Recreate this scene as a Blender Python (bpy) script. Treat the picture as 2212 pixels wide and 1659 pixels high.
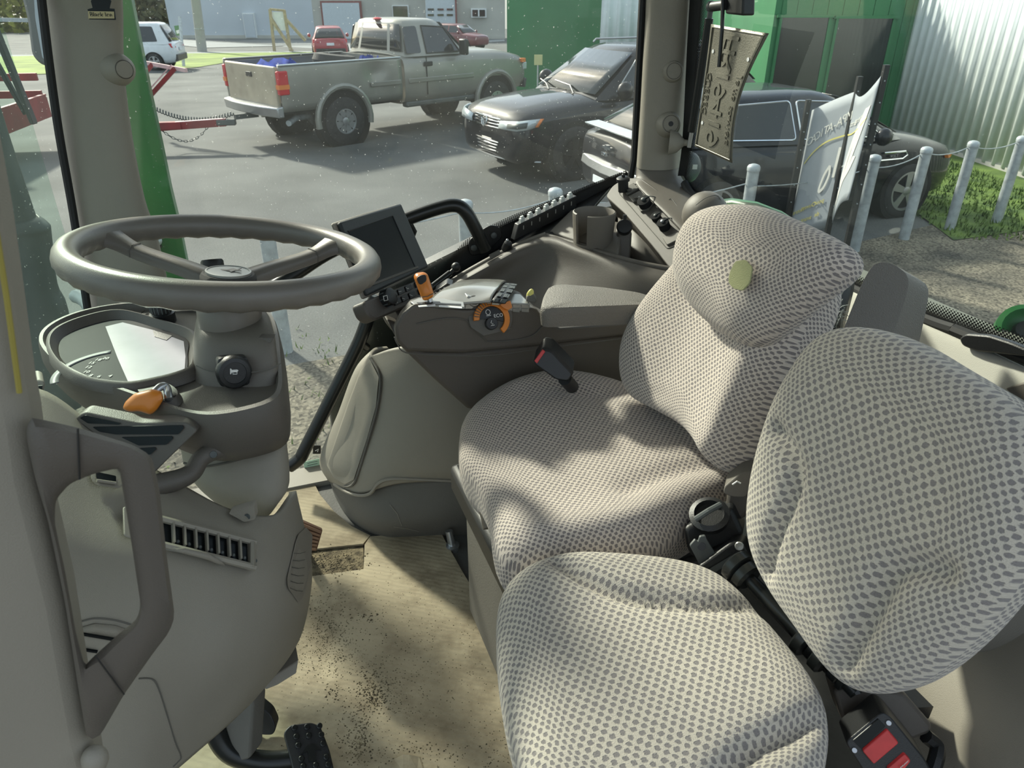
import bpy, bmesh, math, random
from mathutils import Vector, Matrix, noise
RND = random.Random(11)
for o in list(bpy.data.objects):
    bpy.data.objects.remove(o)
SC = bpy.context.scene
COL = SC.collection
# ------------------------------------------------------------------ camera
F, IW, IH = 1580.0, 2212, 1659
PITCH = math.radians(28.3)
CP, SP = math.cos(PITCH), math.sin(PITCH)
CZ = 2.46          # camera height above the yard
ZF = 1.30          # cab floor height above the yard
cam = bpy.data.cameras.new('camera')
cam.sensor_width = 36.0
cam.lens = 36.0 * F / IW
cam.clip_start = 0.02
cam.clip_end = 500
cam.dof.use_dof = True
cam.dof.focus_distance = 1.35
cam.dof.aperture_fstop = 18
camo = bpy.data.objects.new('camera', cam)
COL.objects.link(camo)
camo.location = (0, 0, CZ)
camo.rotation_euler = (math.pi / 2 - PITCH, 0, 0)
SC.camera = camo
# ------------------------------------------------------------------ light
SUN_DIR = Vector((-0.50, 0.58, 0.50)).normalized()     # towards the sun
world = bpy.data.worlds.new('world')
SC.world = world
world.use_nodes = True
wn = world.node_tree.nodes
wl = world.node_tree.links
wn.clear()
w_out = wn.new('ShaderNodeOutputWorld')
w_bg = wn.new('ShaderNodeBackground')
w_sky = wn.new('ShaderNodeTexSky')
w_sky.sky_type = 'NISHITA'
w_sky.sun_disc = False
w_sky.sun_elevation = math.asin(SUN_DIR.z)
w_sky.sun_rotation = math.atan2(SUN_DIR.x, SUN_DIR.y)
w_sky.air_density = 1.0
w_sky.dust_density = 3.0
w_sky.ozone_density = 1.0
# thin broken cloud over the sky
w_tc = wn.new('ShaderNodeTexCoord')
w_no = wn.new('ShaderNodeTexNoise')
w_no.inputs['Scale'].default_value = 2.6
w_no.inputs['Detail'].default_value = 6
w_cr = wn.new('ShaderNodeValToRGB')
w_cr.color_ramp.elements[0].position = 0.30
w_cr.color_ramp.elements[0].color = (0.25, 0.25, 0.25, 1)
w_cr.color_ramp.elements[1].position = 0.62
w_cr.color_ramp.elements[1].color = (0.9, 0.9, 0.9, 1)
w_mx = wn.new('ShaderNodeMixRGB')
w_mx.inputs[2].default_value = (2.7, 2.95, 3.05, 1)
wl.new(w_tc.outputs['Generated'], w_no.inputs['Vector'])
wl.new(w_no.outputs['Fac'], w_cr.inputs['Fac'])
wl.new(w_cr.outputs['Color'], w_mx.inputs['Fac'])
wl.new(w_sky.outputs['Color'], w_mx.inputs[1])
wl.new(w_mx.outputs['Color'], w_bg.inputs['Color'])
w_bg.inputs['Strength'].default_value = 0.30
wl.new(w_bg.outputs['Background'], w_out.inputs['Surface'])
sun = bpy.data.lights.new('sun', 'SUN')
sun.energy = 6.0
sun.angle = math.radians(4.0)
sun.color = (1.0, 0.93, 0.80)
suno = bpy.data.objects.new('sun', sun)
COL.objects.link(suno)
suno.location = (-10, 12, 14)
suno.rotation_euler = SUN_DIR.to_track_quat('Z', 'Y').to_euler()
SC.view_settings.view_transform = 'Standard'
SC.view_settings.look = 'None'
SC.view_settings.gamma = 1.0
SC.view_settings.use_curve_mapping = False
SC.view_settings.exposure = 0.25
# ------------------------------------------------------------------ geometry of the view: a photo position on a known surface
YAW = math.radians(20)
RX = Vector((math.cos(YAW), math.sin(YAW), 0))     # towards the rear of the tractor
AX = Vector((-math.sin(YAW), math.cos(YAW), 0))    # towards the right side of the tractor
UP = Vector((0, 0, 1))
EYE = Vector((0, 0, CZ))
SLOPE, SLY = 0.03, 18.0
def V(*a): return Vector(a)
def ray(px, py):
    x = (px - 1106) / F; y = (py - 829.5) / F
    return Vector((x, CP - y * SP, -(SP + y * CP)))
def D(px, py, d): return EYE + ray(px, py) * d
def ZP(px, py, z):
    k = ray(px, py); return EYE + k * ((ZF + z - CZ) / k.z)
def YP(px, py, y):
    k = ray(px, py); return EYE + k * (y / k.y)
def LA(px, py, a):
    k = ray(px, py); return EYE + k * (a / k.dot(AX))
def LR(px, py, r):
    k = ray(px, py); return EYE + k * (r / k.dot(RX))
def PN(px, py, p0, n):
    k = ray(px, py); return EYE + k * ((p0 - EYE).dot(n) / k.dot(n))
def GP(px, py, z=0.0):
    k = ray(px, py)
    t = (z - CZ) / k.z if k.z < 0 else 1e9
    if t < 0 or t * k.y > SLY:
        t = (SLOPE * SLY - CZ + z) / (k.z + SLOPE * k.y)
    return EYE + k * t
def gz(y): return 0.0 if y < SLY else -SLOPE * (y - SLY)
def CAB(r, a, z): return RX * r + AX * a + UP * (ZF + z)
def cabc(p): return (p.dot(RX), p.dot(AX), p.z - ZF)
# ------------------------------------------------------------------ materials
def mat(name, col, rough=0.5, metal=0.0, var=0.06, vscale=6.0, bump=0.0, bscale=200.0, coat=0.0, col2=None, spec=0.5, sheen=0.0, emit=None, fine=None):
    m = bpy.data.materials.new(name); m.use_nodes = True
    n = m.node_tree.nodes; l = m.node_tree.links
    b = n['Principled BSDF']
    tc = n.new('ShaderNodeTexCoord')
    no = n.new('ShaderNodeTexNoise'); no.inputs['Scale'].default_value = vscale; no.inputs['Detail'].default_value = 4
    l.new(tc.outputs['Object'], no.inputs['Vector'])
    cr = n.new('ShaderNodeValToRGB')
    c2 = col2 or tuple(min(1, c * (1 + var)) for c in col)
    c1 = tuple(c * (1 - var) for c in col)
    cr.color_ramp.elements[0].position = 0.3; cr.color_ramp.elements[0].color = (*c1, 1)
    cr.color_ramp.elements[1].position = 0.7; cr.color_ramp.elements[1].color = (*c2, 1)
    l.new(no.outputs['Fac'], cr.inputs['Fac']); l.new(cr.outputs['Color'], b.inputs['Base Color'])
    if fine:
        fs, amt, stones = fine
        if stones:
            fn = n.new('ShaderNodeTexVoronoi'); fo = fn.outputs['Color']
        else:
            fn = n.new('ShaderNodeTexNoise'); fn.inputs['Detail'].default_value = 3; fo = fn.outputs['Fac']
        fn.inputs['Scale'].default_value = fs; l.new(tc.outputs['Object'], fn.inputs['Vector'])
        bw = n.new('ShaderNodeRGBToBW'); l.new(fo, bw.inputs[0])
        ma = n.new('ShaderNodeMath'); ma.operation = 'MULTIPLY_ADD'; ma.inputs[1].default_value = 2 * amt; ma.inputs[2].default_value = 1 - amt; l.new(bw.outputs[0], ma.inputs[0])
        cb_ = n.new('ShaderNodeCombineXYZ')
        for i in range(3): l.new(ma.outputs[0], cb_.inputs[i])
        mu = n.new('ShaderNodeMixRGB'); mu.blend_type = 'MULTIPLY'; mu.inputs[0].default_value = 1.0
        l.new(cr.outputs['Color'], mu.inputs[1]); l.new(cb_.outputs[0], mu.inputs[2]); l.new(mu.outputs[0], b.inputs['Base Color'])
    b.inputs['Roughness'].default_value = rough; b.inputs['Metallic'].default_value = metal
    b.inputs['Coat Weight'].default_value = coat; b.inputs['Coat Roughness'].default_value = 0.05
    b.inputs['Specular IOR Level'].default_value = spec
    b.inputs['Sheen Weight'].default_value = sheen
    if bump:
        bn = n.new('ShaderNodeTexNoise'); bn.inputs['Scale'].default_value = bscale; bn.inputs['Detail'].default_value = 3
        l.new(tc.outputs['Object'], bn.inputs['Vector'])
        bp = n.new('ShaderNodeBump'); bp.inputs['Strength'].default_value = bump; bp.inputs['Distance'].default_value = 0.002
        l.new(bn.outputs['Fac'], bp.inputs['Height']); l.new(bp.outputs['Normal'], b.inputs['Normal'])
    if emit:
        b.inputs['Emission Color'].default_value = (*emit[:3], 1); b.inputs['Emission Strength'].default_value = emit[3]
    return m
def nd(m, t, **kw):
    x = m.node_tree.nodes.new(t)
    for k, v in kw.items():
        if hasattr(x, k): setattr(x, k, v)
        else: x.inputs[k].default_value = v
    return x
def mth(m, op, a, b=None, c=None):
    x = m.node_tree.nodes.new('ShaderNodeMath'); x.operation = op
    for i, s in enumerate((a, b, c)):
        if s is None: continue
        if isinstance(s, (int, float)): x.inputs[i].default_value = s
        else: m.node_tree.links.new(s, x.inputs[i])
    return x.outputs[0]
# ------------------------------------------------------------------ mesh building
class M:
    def __init__(s): s.v = []; s.f = []; s.uv = {}
    def add(s, vs, fs, uvs=None):
        o = len(s.v); s.v += [Vector(p) for p in vs]; s.f += [tuple(i + o for i in f) for f in fs]
        if uvs:
            for i, u in enumerate(uvs): s.uv[o + i] = u
        return s
    def loft(s, rings, closed=True, cap0=True, cap1=True, uvs=None):
        n = len(rings[0]); vs = [p for r in rings for p in r]; fs = []
        for i in range(len(rings) - 1):
            for j in range(n if closed else n - 1):
                k = (j + 1) % n
                fs.append((i * n + j, i * n + k, (i + 1) * n + k, (i + 1) * n + j))
        if cap0 and closed: fs.append(tuple(range(n - 1, -1, -1)))
        if cap1 and closed: fs.append(tuple((len(rings) - 1) * n + j for j in range(n)))
        return s.add(vs, fs, uvs)
    def box(s, c, hx, hy, hz):
        c = Vector(c); hx, hy, hz = Vector(hx), Vector(hy), Vector(hz)
        vs = [c + hx * i + hy * j + hz * k for k in (-1, 1) for j in (-1, 1) for i in (-1, 1)]
        return s.add(vs, [(0, 2, 3, 1), (4, 5, 7, 6), (0, 1, 5, 4), (2, 6, 7, 3), (0, 4, 6, 2), (1, 3, 7, 5)])
    def bx(s, x0, x1, y0, y1, z0, z1):
        return s.box(((x0 + x1) / 2, (y0 + y1) / 2, (z0 + z1) / 2), ((x1 - x0) / 2, 0, 0), (0, (y1 - y0) / 2, 0), (0, 0, (z1 - z0) / 2))
    def ring(s, c, ax, r, n, ref=None, r2=None):
        ax = Vector(ax).normalized()
        ref = Vector(ref) if ref is not None else (Vector((0, 0, 1)) if abs(ax.z) < 0.9 else Vector((1, 0, 0)))
        u = (ref - ax * ref.dot(ax)).normalized(); w = ax.cross(u)
        r2 = r if r2 is None else r2
        return [Vector(c) + u * (r * math.cos(2 * math.pi * i / n)) + w * (r2 * math.sin(2 * math.pi * i / n)) for i in range(n)]
    def cyl(s, p0, p1, r0, r1=None, n=16, caps=True, ref=None):
        p0, p1 = Vector(p0), Vector(p1); r1 = r0 if r1 is None else r1; ax = p1 - p0
        return s.loft([s.ring(p0, ax, r0, n, ref), s.ring(p1, ax, r1, n, ref)], True, caps, caps)
    def lathe(s, o, ax, prof, n=24, caps=True, ref=None):
        o = Vector(o); ax = Vector(ax).normalized()
        return s.loft([s.ring(o + ax * h, ax, max(r, 1e-5), n, ref) for r, h in prof], True, caps, caps)
    def tube(s, path, r, n=10, caps=True):
        path = [Vector(p) for p in path]; rs = r if isinstance(r, (list, tuple)) else [r] * len(path)
        u = None; rings = []
        for i, p in enumerate(path):
            t = (path[min(i + 1, len(path) - 1)] - path[max(i - 1, 0)]).normalized()
            if u is None:
                u = t.orthogonal().normalized()
            u = (u - t * u.dot(t)).normalized(); w = t.cross(u)
            rings.append([p + (u * math.cos(2 * math.pi * k / n) + w * math.sin(2 * math.pi * k / n)) * rs[i] for k in range(n)])
        return s.loft(rings, True, caps, caps)
    def prism(s, pts, vec):
        vec = Vector(vec); pts = [Vector(p) for p in pts]
        return s.loft([pts, [p + vec for p in pts]])
    def ball(s, c, r, n=14, m=8, ax=(0, 0, 1), k0=-1.0, k1=1.0):
        rs = r if isinstance(r, (tuple, list)) else (r, r)
        prof = []
        for i in range(m + 1):
            t = math.asin(k0) + (math.asin(k1) - math.asin(k0)) * i / m
            prof.append((rs[0] * math.cos(t), rs[1] * math.sin(t)))
        return s.lathe(c, ax, prof, n)
def mesh_of(mb, name):
    me = bpy.data.meshes.new(name)
    me.from_pydata([tuple(v) for v in mb.v], [], mb.f)
    if mb.uv:
        ul = me.uv_layers.new(name='uv')
        for lp in me.loops:
            ul.data[lp.index].uv = mb.uv.get(lp.vertex_index, (0, 0))
    me.validate()
    bm = bmesh.new(); bm.from_mesh(me)
    bmesh.ops.recalc_face_normals(bm, faces=bm.faces)
    bm.to_mesh(me); bm.free()
    return me
WM = {}
def fin(ob, m, parent, smooth, bevel, seg, solid, sub, ang, local):
    if m is not None: ob.data.materials.append(m)
    me = ob.data
    if smooth:
        me.shade_smooth()
        if not sub: me.set_sharp_from_angle(angle=math.radians(ang))
    if solid:
        face_eye(ob, (WM[parent.name].inverted() @ EYE) if (local and parent is not None) else EYE)
        md = ob.modifiers.new('solid', 'SOLIDIFY'); md.thickness = abs(solid); md.offset = -1 if solid > 0 else 1
    if bevel:
        md = ob.modifiers.new('bevel', 'BEVEL'); md.width = bevel; md.segments = seg; md.limit_method = 'ANGLE'; md.angle_limit = math.radians(34)
        md.harden_normals = False
    if sub:
        md = ob.modifiers.new('sub', 'SUBSURF'); md.levels = sub; md.render_levels = sub
    if parent is not None:
        ob.parent = parent
        if not local:
            ob.matrix_parent_inverse = WM[parent.name].inverted()
    WM[ob.name] = Matrix.Identity(4) if (not local or parent is None) else WM[parent.name].copy()
    return ob
def face_eye(ob, eye):
    """open sheets: turn the outside towards the cab door so thickness grows to the hidden side"""
    me = ob.data; s = 0.0
    for p in me.polygons: s += p.normal.dot(eye - p.center) * p.area
    if s < 0: me.flip_normals()
def part(name, mb, m, parent=None, smooth=True, bevel=0.0, seg=2, solid=0.0, sub=0, ang=38, local=False, label=None, kind=None):
    ob = bpy.data.objects.new(name, mesh_of(mb, name)); COL.objects.link(ob)
    fin(ob, m, parent, smooth, bevel, seg, solid, sub, ang, local)
    if label: ob['label'] = label
    if kind: ob['kind'] = kind
    return ob
def lpart(name, mb, m, parent, **kw): return part(name, mb, m, parent, local=True, **kw)
def thing(name, label, cat, loc=(0, 0, 0), rotz=0.0, group=None):
    o = bpy.data.objects.new(name, None); COL.objects.link(o)
    o.empty_display_size = 0.1
    o.location = loc; o.rotation_euler = (0, 0, rotz)
    o['label'] = label; o['category'] = cat
    if group: o['group'] = group
    WM[o.name] = Matrix.Translation(Vector(loc)) @ Matrix.Rotation(rotz, 4, 'Z')
    return o
def tag(o, label, cat=None, group=None, kind=None):
    o['label'] = label
    if cat: o['category'] = cat
    if group: o['group'] = group
    if kind: o['kind'] = kind
    return o
def struct(name, mb, m, label, **kw):
    o = part(name, mb, m, None, **kw); o['kind'] = 'structure'; o['label'] = label; return o
def share(name, src, parent, mtx, label=None):
    """another object on the same mesh data, moved by mtx (in its parent's space)"""
    o = bpy.data.objects.new(name, src.data); COL.objects.link(o); o.parent = parent; o.matrix_parent_inverse = Matrix.Identity(4)
    o.matrix_basis = mtx
    for md in src.modifiers:
        n = o.modifiers.new(md.name, md.type)
        for k in ('width', 'segments', 'limit_method', 'angle_limit'):
            if md.type == 'BEVEL': setattr(n, k, getattr(md, k))
    if label: o['label'] = label
    return o
def copy_tree(o, mtx=None, parent=None, label=None):
    c = o.copy(); COL.objects.link(c)
    if parent is not None: c.parent = parent
    if mtx is not None: c.matrix_basis = mtx
    if label: c['label'] = label
    for ch in list(o.children): copy_tree(ch, None, c)
    return c
def cr(pts, n, closed=False):
    """Catmull-Rom through points (any dimension), n samples per span"""
    P = [Vector(p) for p in pts]; out = []; N = len(P)
    for i in range(N if closed else N - 1):
        if closed: a, b, c, d = P[(i - 1) % N], P[i], P[(i + 1) % N], P[(i + 2) % N]
        else: a, b, c, d = P[max(i - 1, 0)], P[i], P[i + 1], P[min(i + 2, N - 1)]
        for k in range(n):
            t = k / n
            out.append(0.5 * ((2 * b) + (c - a) * t + (2 * a - 5 * b + 4 * c - d) * t * t + (3 * b - a - 3 * c + d) * t ** 3))
    if not closed: out.append(P[-1])
    return out
def resample(pts, n, closed=True):
    P = [Vector(p) for p in pts]
    if closed: P = P + [P[0]]
    L = [0]
    for i in range(1, len(P)): L.append(L[-1] + (P[i] - P[i - 1]).length)
    out = []; j = 0; N = n if closed else n - 1
    for k in range(n):
        t = L[-1] * k / N
        while j < len(L) - 2 and L[j + 1] < t: j += 1
        q = (t - L[j]) / max(1e-9, L[j + 1] - L[j]); out.append(P[j].lerp(P[j + 1], min(1, q)))
    return out
def rpoly(pts, r, n=4):
    """round the corners of a closed planar polygon by radius r"""
    P = [Vector(p) for p in pts]; out = []; N = len(P)
    for i in range(N):
        a, b, c = P[i - 1], P[i], P[(i + 1) % N]
        u = (a - b); w = (c - b); k = min(r, u.length * 0.45, w.length * 0.45)
        p, q = b + u.normalized() * k, b + w.normalized() * k
        for j in range(n + 1):
            t = j / n; out.append(p * (1 - t) ** 2 + b * 2 * t * (1 - t) + q * t * t)
    return out
def net(rows, nu=6, nv=6):
    """smooth surface through a control net of 3D points (rows of equal length) -> grid of points"""
    R1 = [cr(r, nu) for r in rows]
    cols = list(zip(*R1)); C1 = [cr(c, nv) for c in cols]
    return [list(r) for r in zip(*C1)]
def patch(rows, nu=6, nv=6):
    g = net(rows, nu, nv); m = M(); m.loft(g, closed=False); return m
def pxnet(rows, nu=6, nv=6): return patch([[D(*q) for q in r] for r in rows], nu, nv)
def text_mesh(body, size, extrude=0.0):
    cu = bpy.data.curves.new('t', 'FONT'); cu.body = body; cu.size = size; cu.extrude = extrude
    cu.align_x = 'CENTER'; cu.align_y = 'CENTER'; cu.resolution_u = 3
    ob = bpy.data.objects.new('t', cu); COL.objects.link(ob)
    dg = bpy.context.evaluated_depsgraph_get(); dg.update()
    me = bpy.data.meshes.new_from_object(ob.evaluated_get(dg))
    bpy.data.objects.remove(ob); bpy.data.curves.remove(cu)
    return me
def text_part(name, body, size, o, ux, uy, m, parent, extrude=0.0004, label=None, local=False, sx=1.0):
    me = text_mesh(body, size, extrude); me.name = name
    ux = Vector(ux).normalized(); uy = Vector(uy).normalized(); uz = ux.cross(uy); o = Vector(o)
    for v in me.vertices:
        p = v.co; v.co = o + ux * p.x * sx + uy * p.y + uz * p.z
    ob = bpy.data.objects.new(name, me); COL.objects.link(ob); ob.data.materials.clear()
    fin(ob, m, parent, False, 0, 2, 0, 0, 38, local)
    if label: ob['label'] = label
    return ob
# ================================================================== the yard outside
m_asph = mat('asphalt', (0.075, 0.08, 0.08), 0.9, var=0.28, vscale=0.55, bump=0.9, bscale=60, col2=(0.125, 0.13, 0.127), fine=(70, .75, False))
m_gravel = mat('gravel', (0.085, 0.08, 0.066), 0.95, var=0.4, vscale=1.6, bump=1.0, bscale=60, col2=(0.17, 0.15, 0.11), fine=(52, .85, True))
m_grass = mat('grass', (0.05, 0.11, 0.018), 0.9, var=0.4, vscale=3, col2=(0.12, 0.19, 0.03))
m_fargrass = mat('verge_grass', (0.14, 0.21, 0.03), 0.9, var=0.3, vscale=0.6, col2=(0.25, 0.33, 0.055))
m_road = mat('road', (0.22, 0.235, 0.24), 0.85, var=0.1, vscale=0.2)
m_white = mat('white_paint', (0.72, 0.74, 0.75), 0.5)
m_black = mat('black_plastic', (0.012, 0.013, 0.014), 0.42, var=0.2)
m_rubber = mat('tyre_rubber', (0.022, 0.022, 0.023), 0.8, var=0.3, vscale=20, bump=0.4, bscale=80)
m_chrome = mat('chrome', (0.75, 0.77, 0.78), 0.12, 1.0)
m_alloy = mat('alloy', (0.42, 0.43, 0.44), 0.35, 0.8)
m_steel = mat('galvanised', (0.40, 0.44, 0.46), 0.5, 0.35, var=0.22, vscale=14)
m_carglass = mat('car_glass', (0.012, 0.016, 0.018), 0.06, spec=0.8)
m_silverp = mat('pewter_paint', (0.27, 0.265, 0.235), 0.38, 0.35, var=0.10, vscale=2.2, coat=0.3)
m_tan = mat('faded_tailgate', (0.42, 0.37, 0.28), 0.5, 0.2, var=0.15, vscale=4)
m_blackp = mat('black_car_paint', (0.006, 0.007, 0.011), 0.45, 0.0, coat=.75, spec=.15)
m_redp = mat('red_car_paint', (0.36, 0.03, 0.045), 0.3, coat=0.6)
m_dkred = mat('maroon_car_paint', (0.14, 0.02, 0.03), 0.3, coat=0.6)
m_whitep = mat('white_car_paint', (0.72, 0.75, 0.78), 0.3, coat=0.5)
m_redlens = mat('red_lens', (0.55, 0.02, 0.03), 0.15)
m_amber = mat('amber_lens', (0.75, 0.22, 0.05), 0.2)
m_lamp = mat('clear_lens', (0.50, 0.55, 0.57), 0.15, 0.2)
m_plate = mat('number_plate', (0.75, 0.78, 0.82), 0.4)
m_green = mat('green_cladding', (0.035, 0.19, 0.075), 0.55, var=0.12, vscale=1.0)
m_greenp = mat('tractor_green', (0.024, 0.15, 0.04), 0.4, var=0.1, coat=0.2)
m_corr = mat('white_cladding', (0.66, 0.71, 0.72), 0.55, 0.1, var=0.05)
m_bluegrey = mat('bluegrey_cladding', (0.47, 0.52, 0.58), 0.7, var=0.06, vscale=0.4)
m_concrete = mat('stained_wall', (0.42, 0.42, 0.39), 0.85, var=0.15, vscale=0.35, col2=(0.50, 0.49, 0.45))
m_gdoor = mat('garage_door', (0.50, 0.56, 0.61), 0.6)
m_wood = mat('timber', (0.40, 0.32, 0.20), 0.8, var=0.2)
m_redmet = mat('trailer_red', (0.24, 0.018, 0.022), 0.5, var=0.25, vscale=3)
m_pink = mat('trailer_pale_top', (0.62, 0.42, 0.42), 0.6, var=0.15)
m_dark = mat('dark_grey_metal', (0.075, 0.085, 0.085), 0.5, var=0.15)
m_blue = mat('blue_tarp', (0.02, 0.045, 0.26), 0.9, var=0.4, vscale=9, spec=.1)
m_darkwell = mat('wheel_well', (0.006, 0.006, 0.006), 0.9)
# --- ground: asphalt yard that falls away towards the road
g = M(); ys = [-25, 0, 8, 18, 40, 80, 160]; xs = [-140, -60, -20, 0, 20, 60, 140]
g.loft([[V(x, y, gz(y)) for x in xs] for y in ys], closed=False)
struct('ground', g, m_asph, 'grey asphalt yard around the tractor')
def flat(name, pts, m, label, dz, kind='structure'):
    mb = M(); mb.add([(p[0], p[1], gz(p[1]) + dz) for p in pts], [tuple(range(len(pts)))])
    o = part(name, mb, m, smooth=False); o['kind'] = kind; o['label'] = label; return o
# gravel margin along the bollards, on the tractor side
flat('gravel_strip', [(-6, -3), (9, -3), (9, 9.6), (5.8, 9.0), (3.65, 7.75), (0.4, 6.2), (-0.4, 5.4), (-2.2, 4.6), (-6, 2.6)], m_gravel, 'stony gravel strip beside the tractor', 0.012)
flat('grass_plot', [(4.9, 7.9), (6.0, 8.3), (9.5, 8.2), (9.5, 16), (6.7, 16), (6.2, 13.5), (5.2, 10.2)], m_grass, 'green lawn between the bollards and the white wall', 0.02)
def px_flat(name, pxs, m, label, dz):
    return flat(name, [GP(*p)[:2] for p in pxs], m, label, dz)
px_flat('verge', [(-60, 168), (110, 160), (330, 150), (420, 147), (520, 131), (790, 128), (790, 112), (440, 113), (110, 120), (-60, 125)], m_fargrass, 'bright green grass verge before the road', 0.02)
px_flat('road', [(-150, 121), (110, 119), (440, 113), (800, 111), (1090, 90), (1090, 86), (700, 98), (440, 104), (110, 70), (-150, 30)], m_road, 'pale grey road beyond the verge', 0.03)
# lawn blades: nobody could count them
gb = M()
for i in range(5200):
    y = RND.uniform(7.9, 15); x = RND.uniform(4.95 + max(0, (y - 9) * 0.25), 7.1)
    h = RND.uniform(0.03, 0.11); a = RND.uniform(0, 6.28); w = 0.012
    dx, dy = math.cos(a) * w, math.sin(a) * w
    gb.add([(x - dx, y - dy, 0.015), (x + dx, y + dy, 0.015), (x + dy * 3, y - dx * 3, h)], [(0, 1, 2)])
for i in range(260):
    y = RND.uniform(1.5, 5.5); x = RND.uniform(-3.4, -0.2)
    for k in range(4):
        h = RND.uniform(0.02, 0.07); a = RND.uniform(0, 6.28); xx = x + RND.uniform(-.05, .05); yy = y + RND.uniform(-.05, .05)
        dx, dy = math.cos(a) * .006, math.sin(a) * .006
        gb.add([(xx - dx, yy - dy, 0.012), (xx + dx, yy + dy, 0.012), (xx + dy * 5, yy - dx * 5, h)], [(0, 1, 2)])
tag(part('grass_blades', gb, m_grass, smooth=False), 'short green grass blades standing on the lawn', 'grass', kind='stuff')
# --- bollards with a cable
BOL = [(-1.75, 5.1), (-0.37, 5.76), (0.363, 6.15), (2.3, 7.1), (3.65, 7.55), (4.38, 7.97), (5.07, 8.32), (5.79, 8.62)]
BL = ['galvanised steel bollard furthest left, seen through the steering wheel',
      'galvanised steel bollard behind the black grab handle beside the monitor',
      'galvanised bollard whose domed cap shows above the window rim left of the cup holder',
      'galvanised bollard under the hanging number plate in the rear window',
      'galvanised bollard just right of the banner, by the dark car front wheel',
      'galvanised bollard right of the dark car front wheel, second from the banner',
      'galvanised bollard on the lawn edge, third from the banner',
      'galvanised bollard at the right edge of the view']
def bollard(x, y, label, h=1.0):
    t = thing('bollard', label, 'bollard', (x, y, 0), 0, 'galvanised bollards along the yard edge')
    lpart('post', M().lathe((0, 0, 0), (0, 0, 1), [(0.056, -0.05), (0.056, h - 0.05)], 20), m_steel, t)
    lpart('cap', M().lathe((0, 0, 0), (0, 0, 1), [(0.061, h - 0.055), (0.062, h - 0.02), (0.05, h - 0.002), (0.025, h + 0.008), (0.0, h + 0.01)], 20), m_steel, t)
for (x, y), lb in zip(BOL, BL): bollard(x, y, lb)
def cable(pts, label, r=0.006):
    mb = M(); mb.tube(pts, r, 6); tag(part('cable', mb, m_steel), label, 'cable')
def sag(p, q, s, n=8):
    p, q = Vector(p), Vector(q); return [p.lerp(q, i / n) - V(0, 0, s * 4 * (i / n) * (1 - i / n)) for i in range(n + 1)]
cable(sag((-1.69, 5.1, .9), (-0.43, 5.76, .9), .04) + sag((-.31, 5.76, .9), (.31, 6.15, .9), .03) + sag((.42, 6.15, .9), (2.24, 7.1, .82), .08), 'thin steel cable strung between the left bollards')
cable(sag((2.36, 7.1, .80), (3.59, 7.55, .86), .04) + sag((3.71, 7.55, .88), (4.32, 7.97, .92), .03) + sag((4.44, 7.97, .93), (5.01, 8.32, .93), .03) + sag((5.13, 8.32, .93), (5.73, 8.62, .93), .03), 'thin steel cable strung between the right bollards')
# ------------------------------------------------------------------ vehicles
def wheel(parent, x, y, r, side, w=0.24, rim=m_alloy, spokes=5, name='wheel', rr=0.62):
    """tyre with tread shoulder, rim and spokes; side = +1 left, -1 right"""
    s = side; mb = M()
    prof = [(r * .62, -w / 2), (r * .9, -w / 2), (r * .98, -w * .42), (r, -w * .3), (r, w * .3), (r * .98, w * .42), (r * .9, w / 2), (r * rr, w / 2), (r * rr * .98, w * .3)]
    mb.lathe((x, y, r), (0, s, 0), prof, 28, caps=True)
    t = lpart('tyre', mb, m_rubber, parent)
    rb = M(); rb.lathe((x, y, r), (0, s, 0), [(r * rr, w * .30), (r * rr, w * .5), (r * rr * .9, w * .5), (r * rr * .88, w * .34)], 28, caps=False)
    hub = r * .16
    rb.lathe((x, y, r), (0, s, 0), [(hub, w * .28), (hub, w * .47), (hub * .5, w * .5), (0, w * .5)], 16)
    for k in range(spokes):
        a = 2 * math.pi * k / spokes + .3; u = V(math.cos(a), 0, math.sin(a)); q = V(-math.sin(a), 0, math.cos(a)); c = V(x, y, r)
        wi, wo = r * .10, r * .15
        pts = [c + u * hub * .8 + q * wi, c + u * r * rr * .92 + q * wo, c + u * r * rr * .92 - q * wo, c + u * hub * .8 - q * wi]
        rb.prism([p + V(0, s * w * .36, 0) for p in pts], (0, s * w * .1, 0))
    lpart('rim', rb, rim, t)
    bk = M(); bk.lathe((x, y, r), (0, s, 0), [(0, w * .25), (r * rr, w * .25)], 24); lpart('brake_disc', bk, m_dark, t)
    return t
def sect(w, zb, zs, zt):
    h = [(0, zb), (w * .78, zb), (w * .93, zb + .05), (w * .985, zb + .16), (w, zb + .5 * (zs - zb)), (w * .985, zs - .10), (w * .95, zs - .025), (w * .86, zs + (zt - zs) * .5), (w * .5, zt), (0, zt + .015)]
    return h + [(-y, z) for y, z in h[-2:0:-1]]
def lower(t, st, m, name='body'):
    rings = [[V(x, y, z) for y, z in sect(w, zb, zs, zt)] for x, zb, zs, zt, w in st]
    cols = [cr(c, 3) for c in zip(*rings)]; rings = [list(r) for r in zip(*cols)]
    return lpart(name, M().loft(rings), m, t, ang=50)
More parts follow.
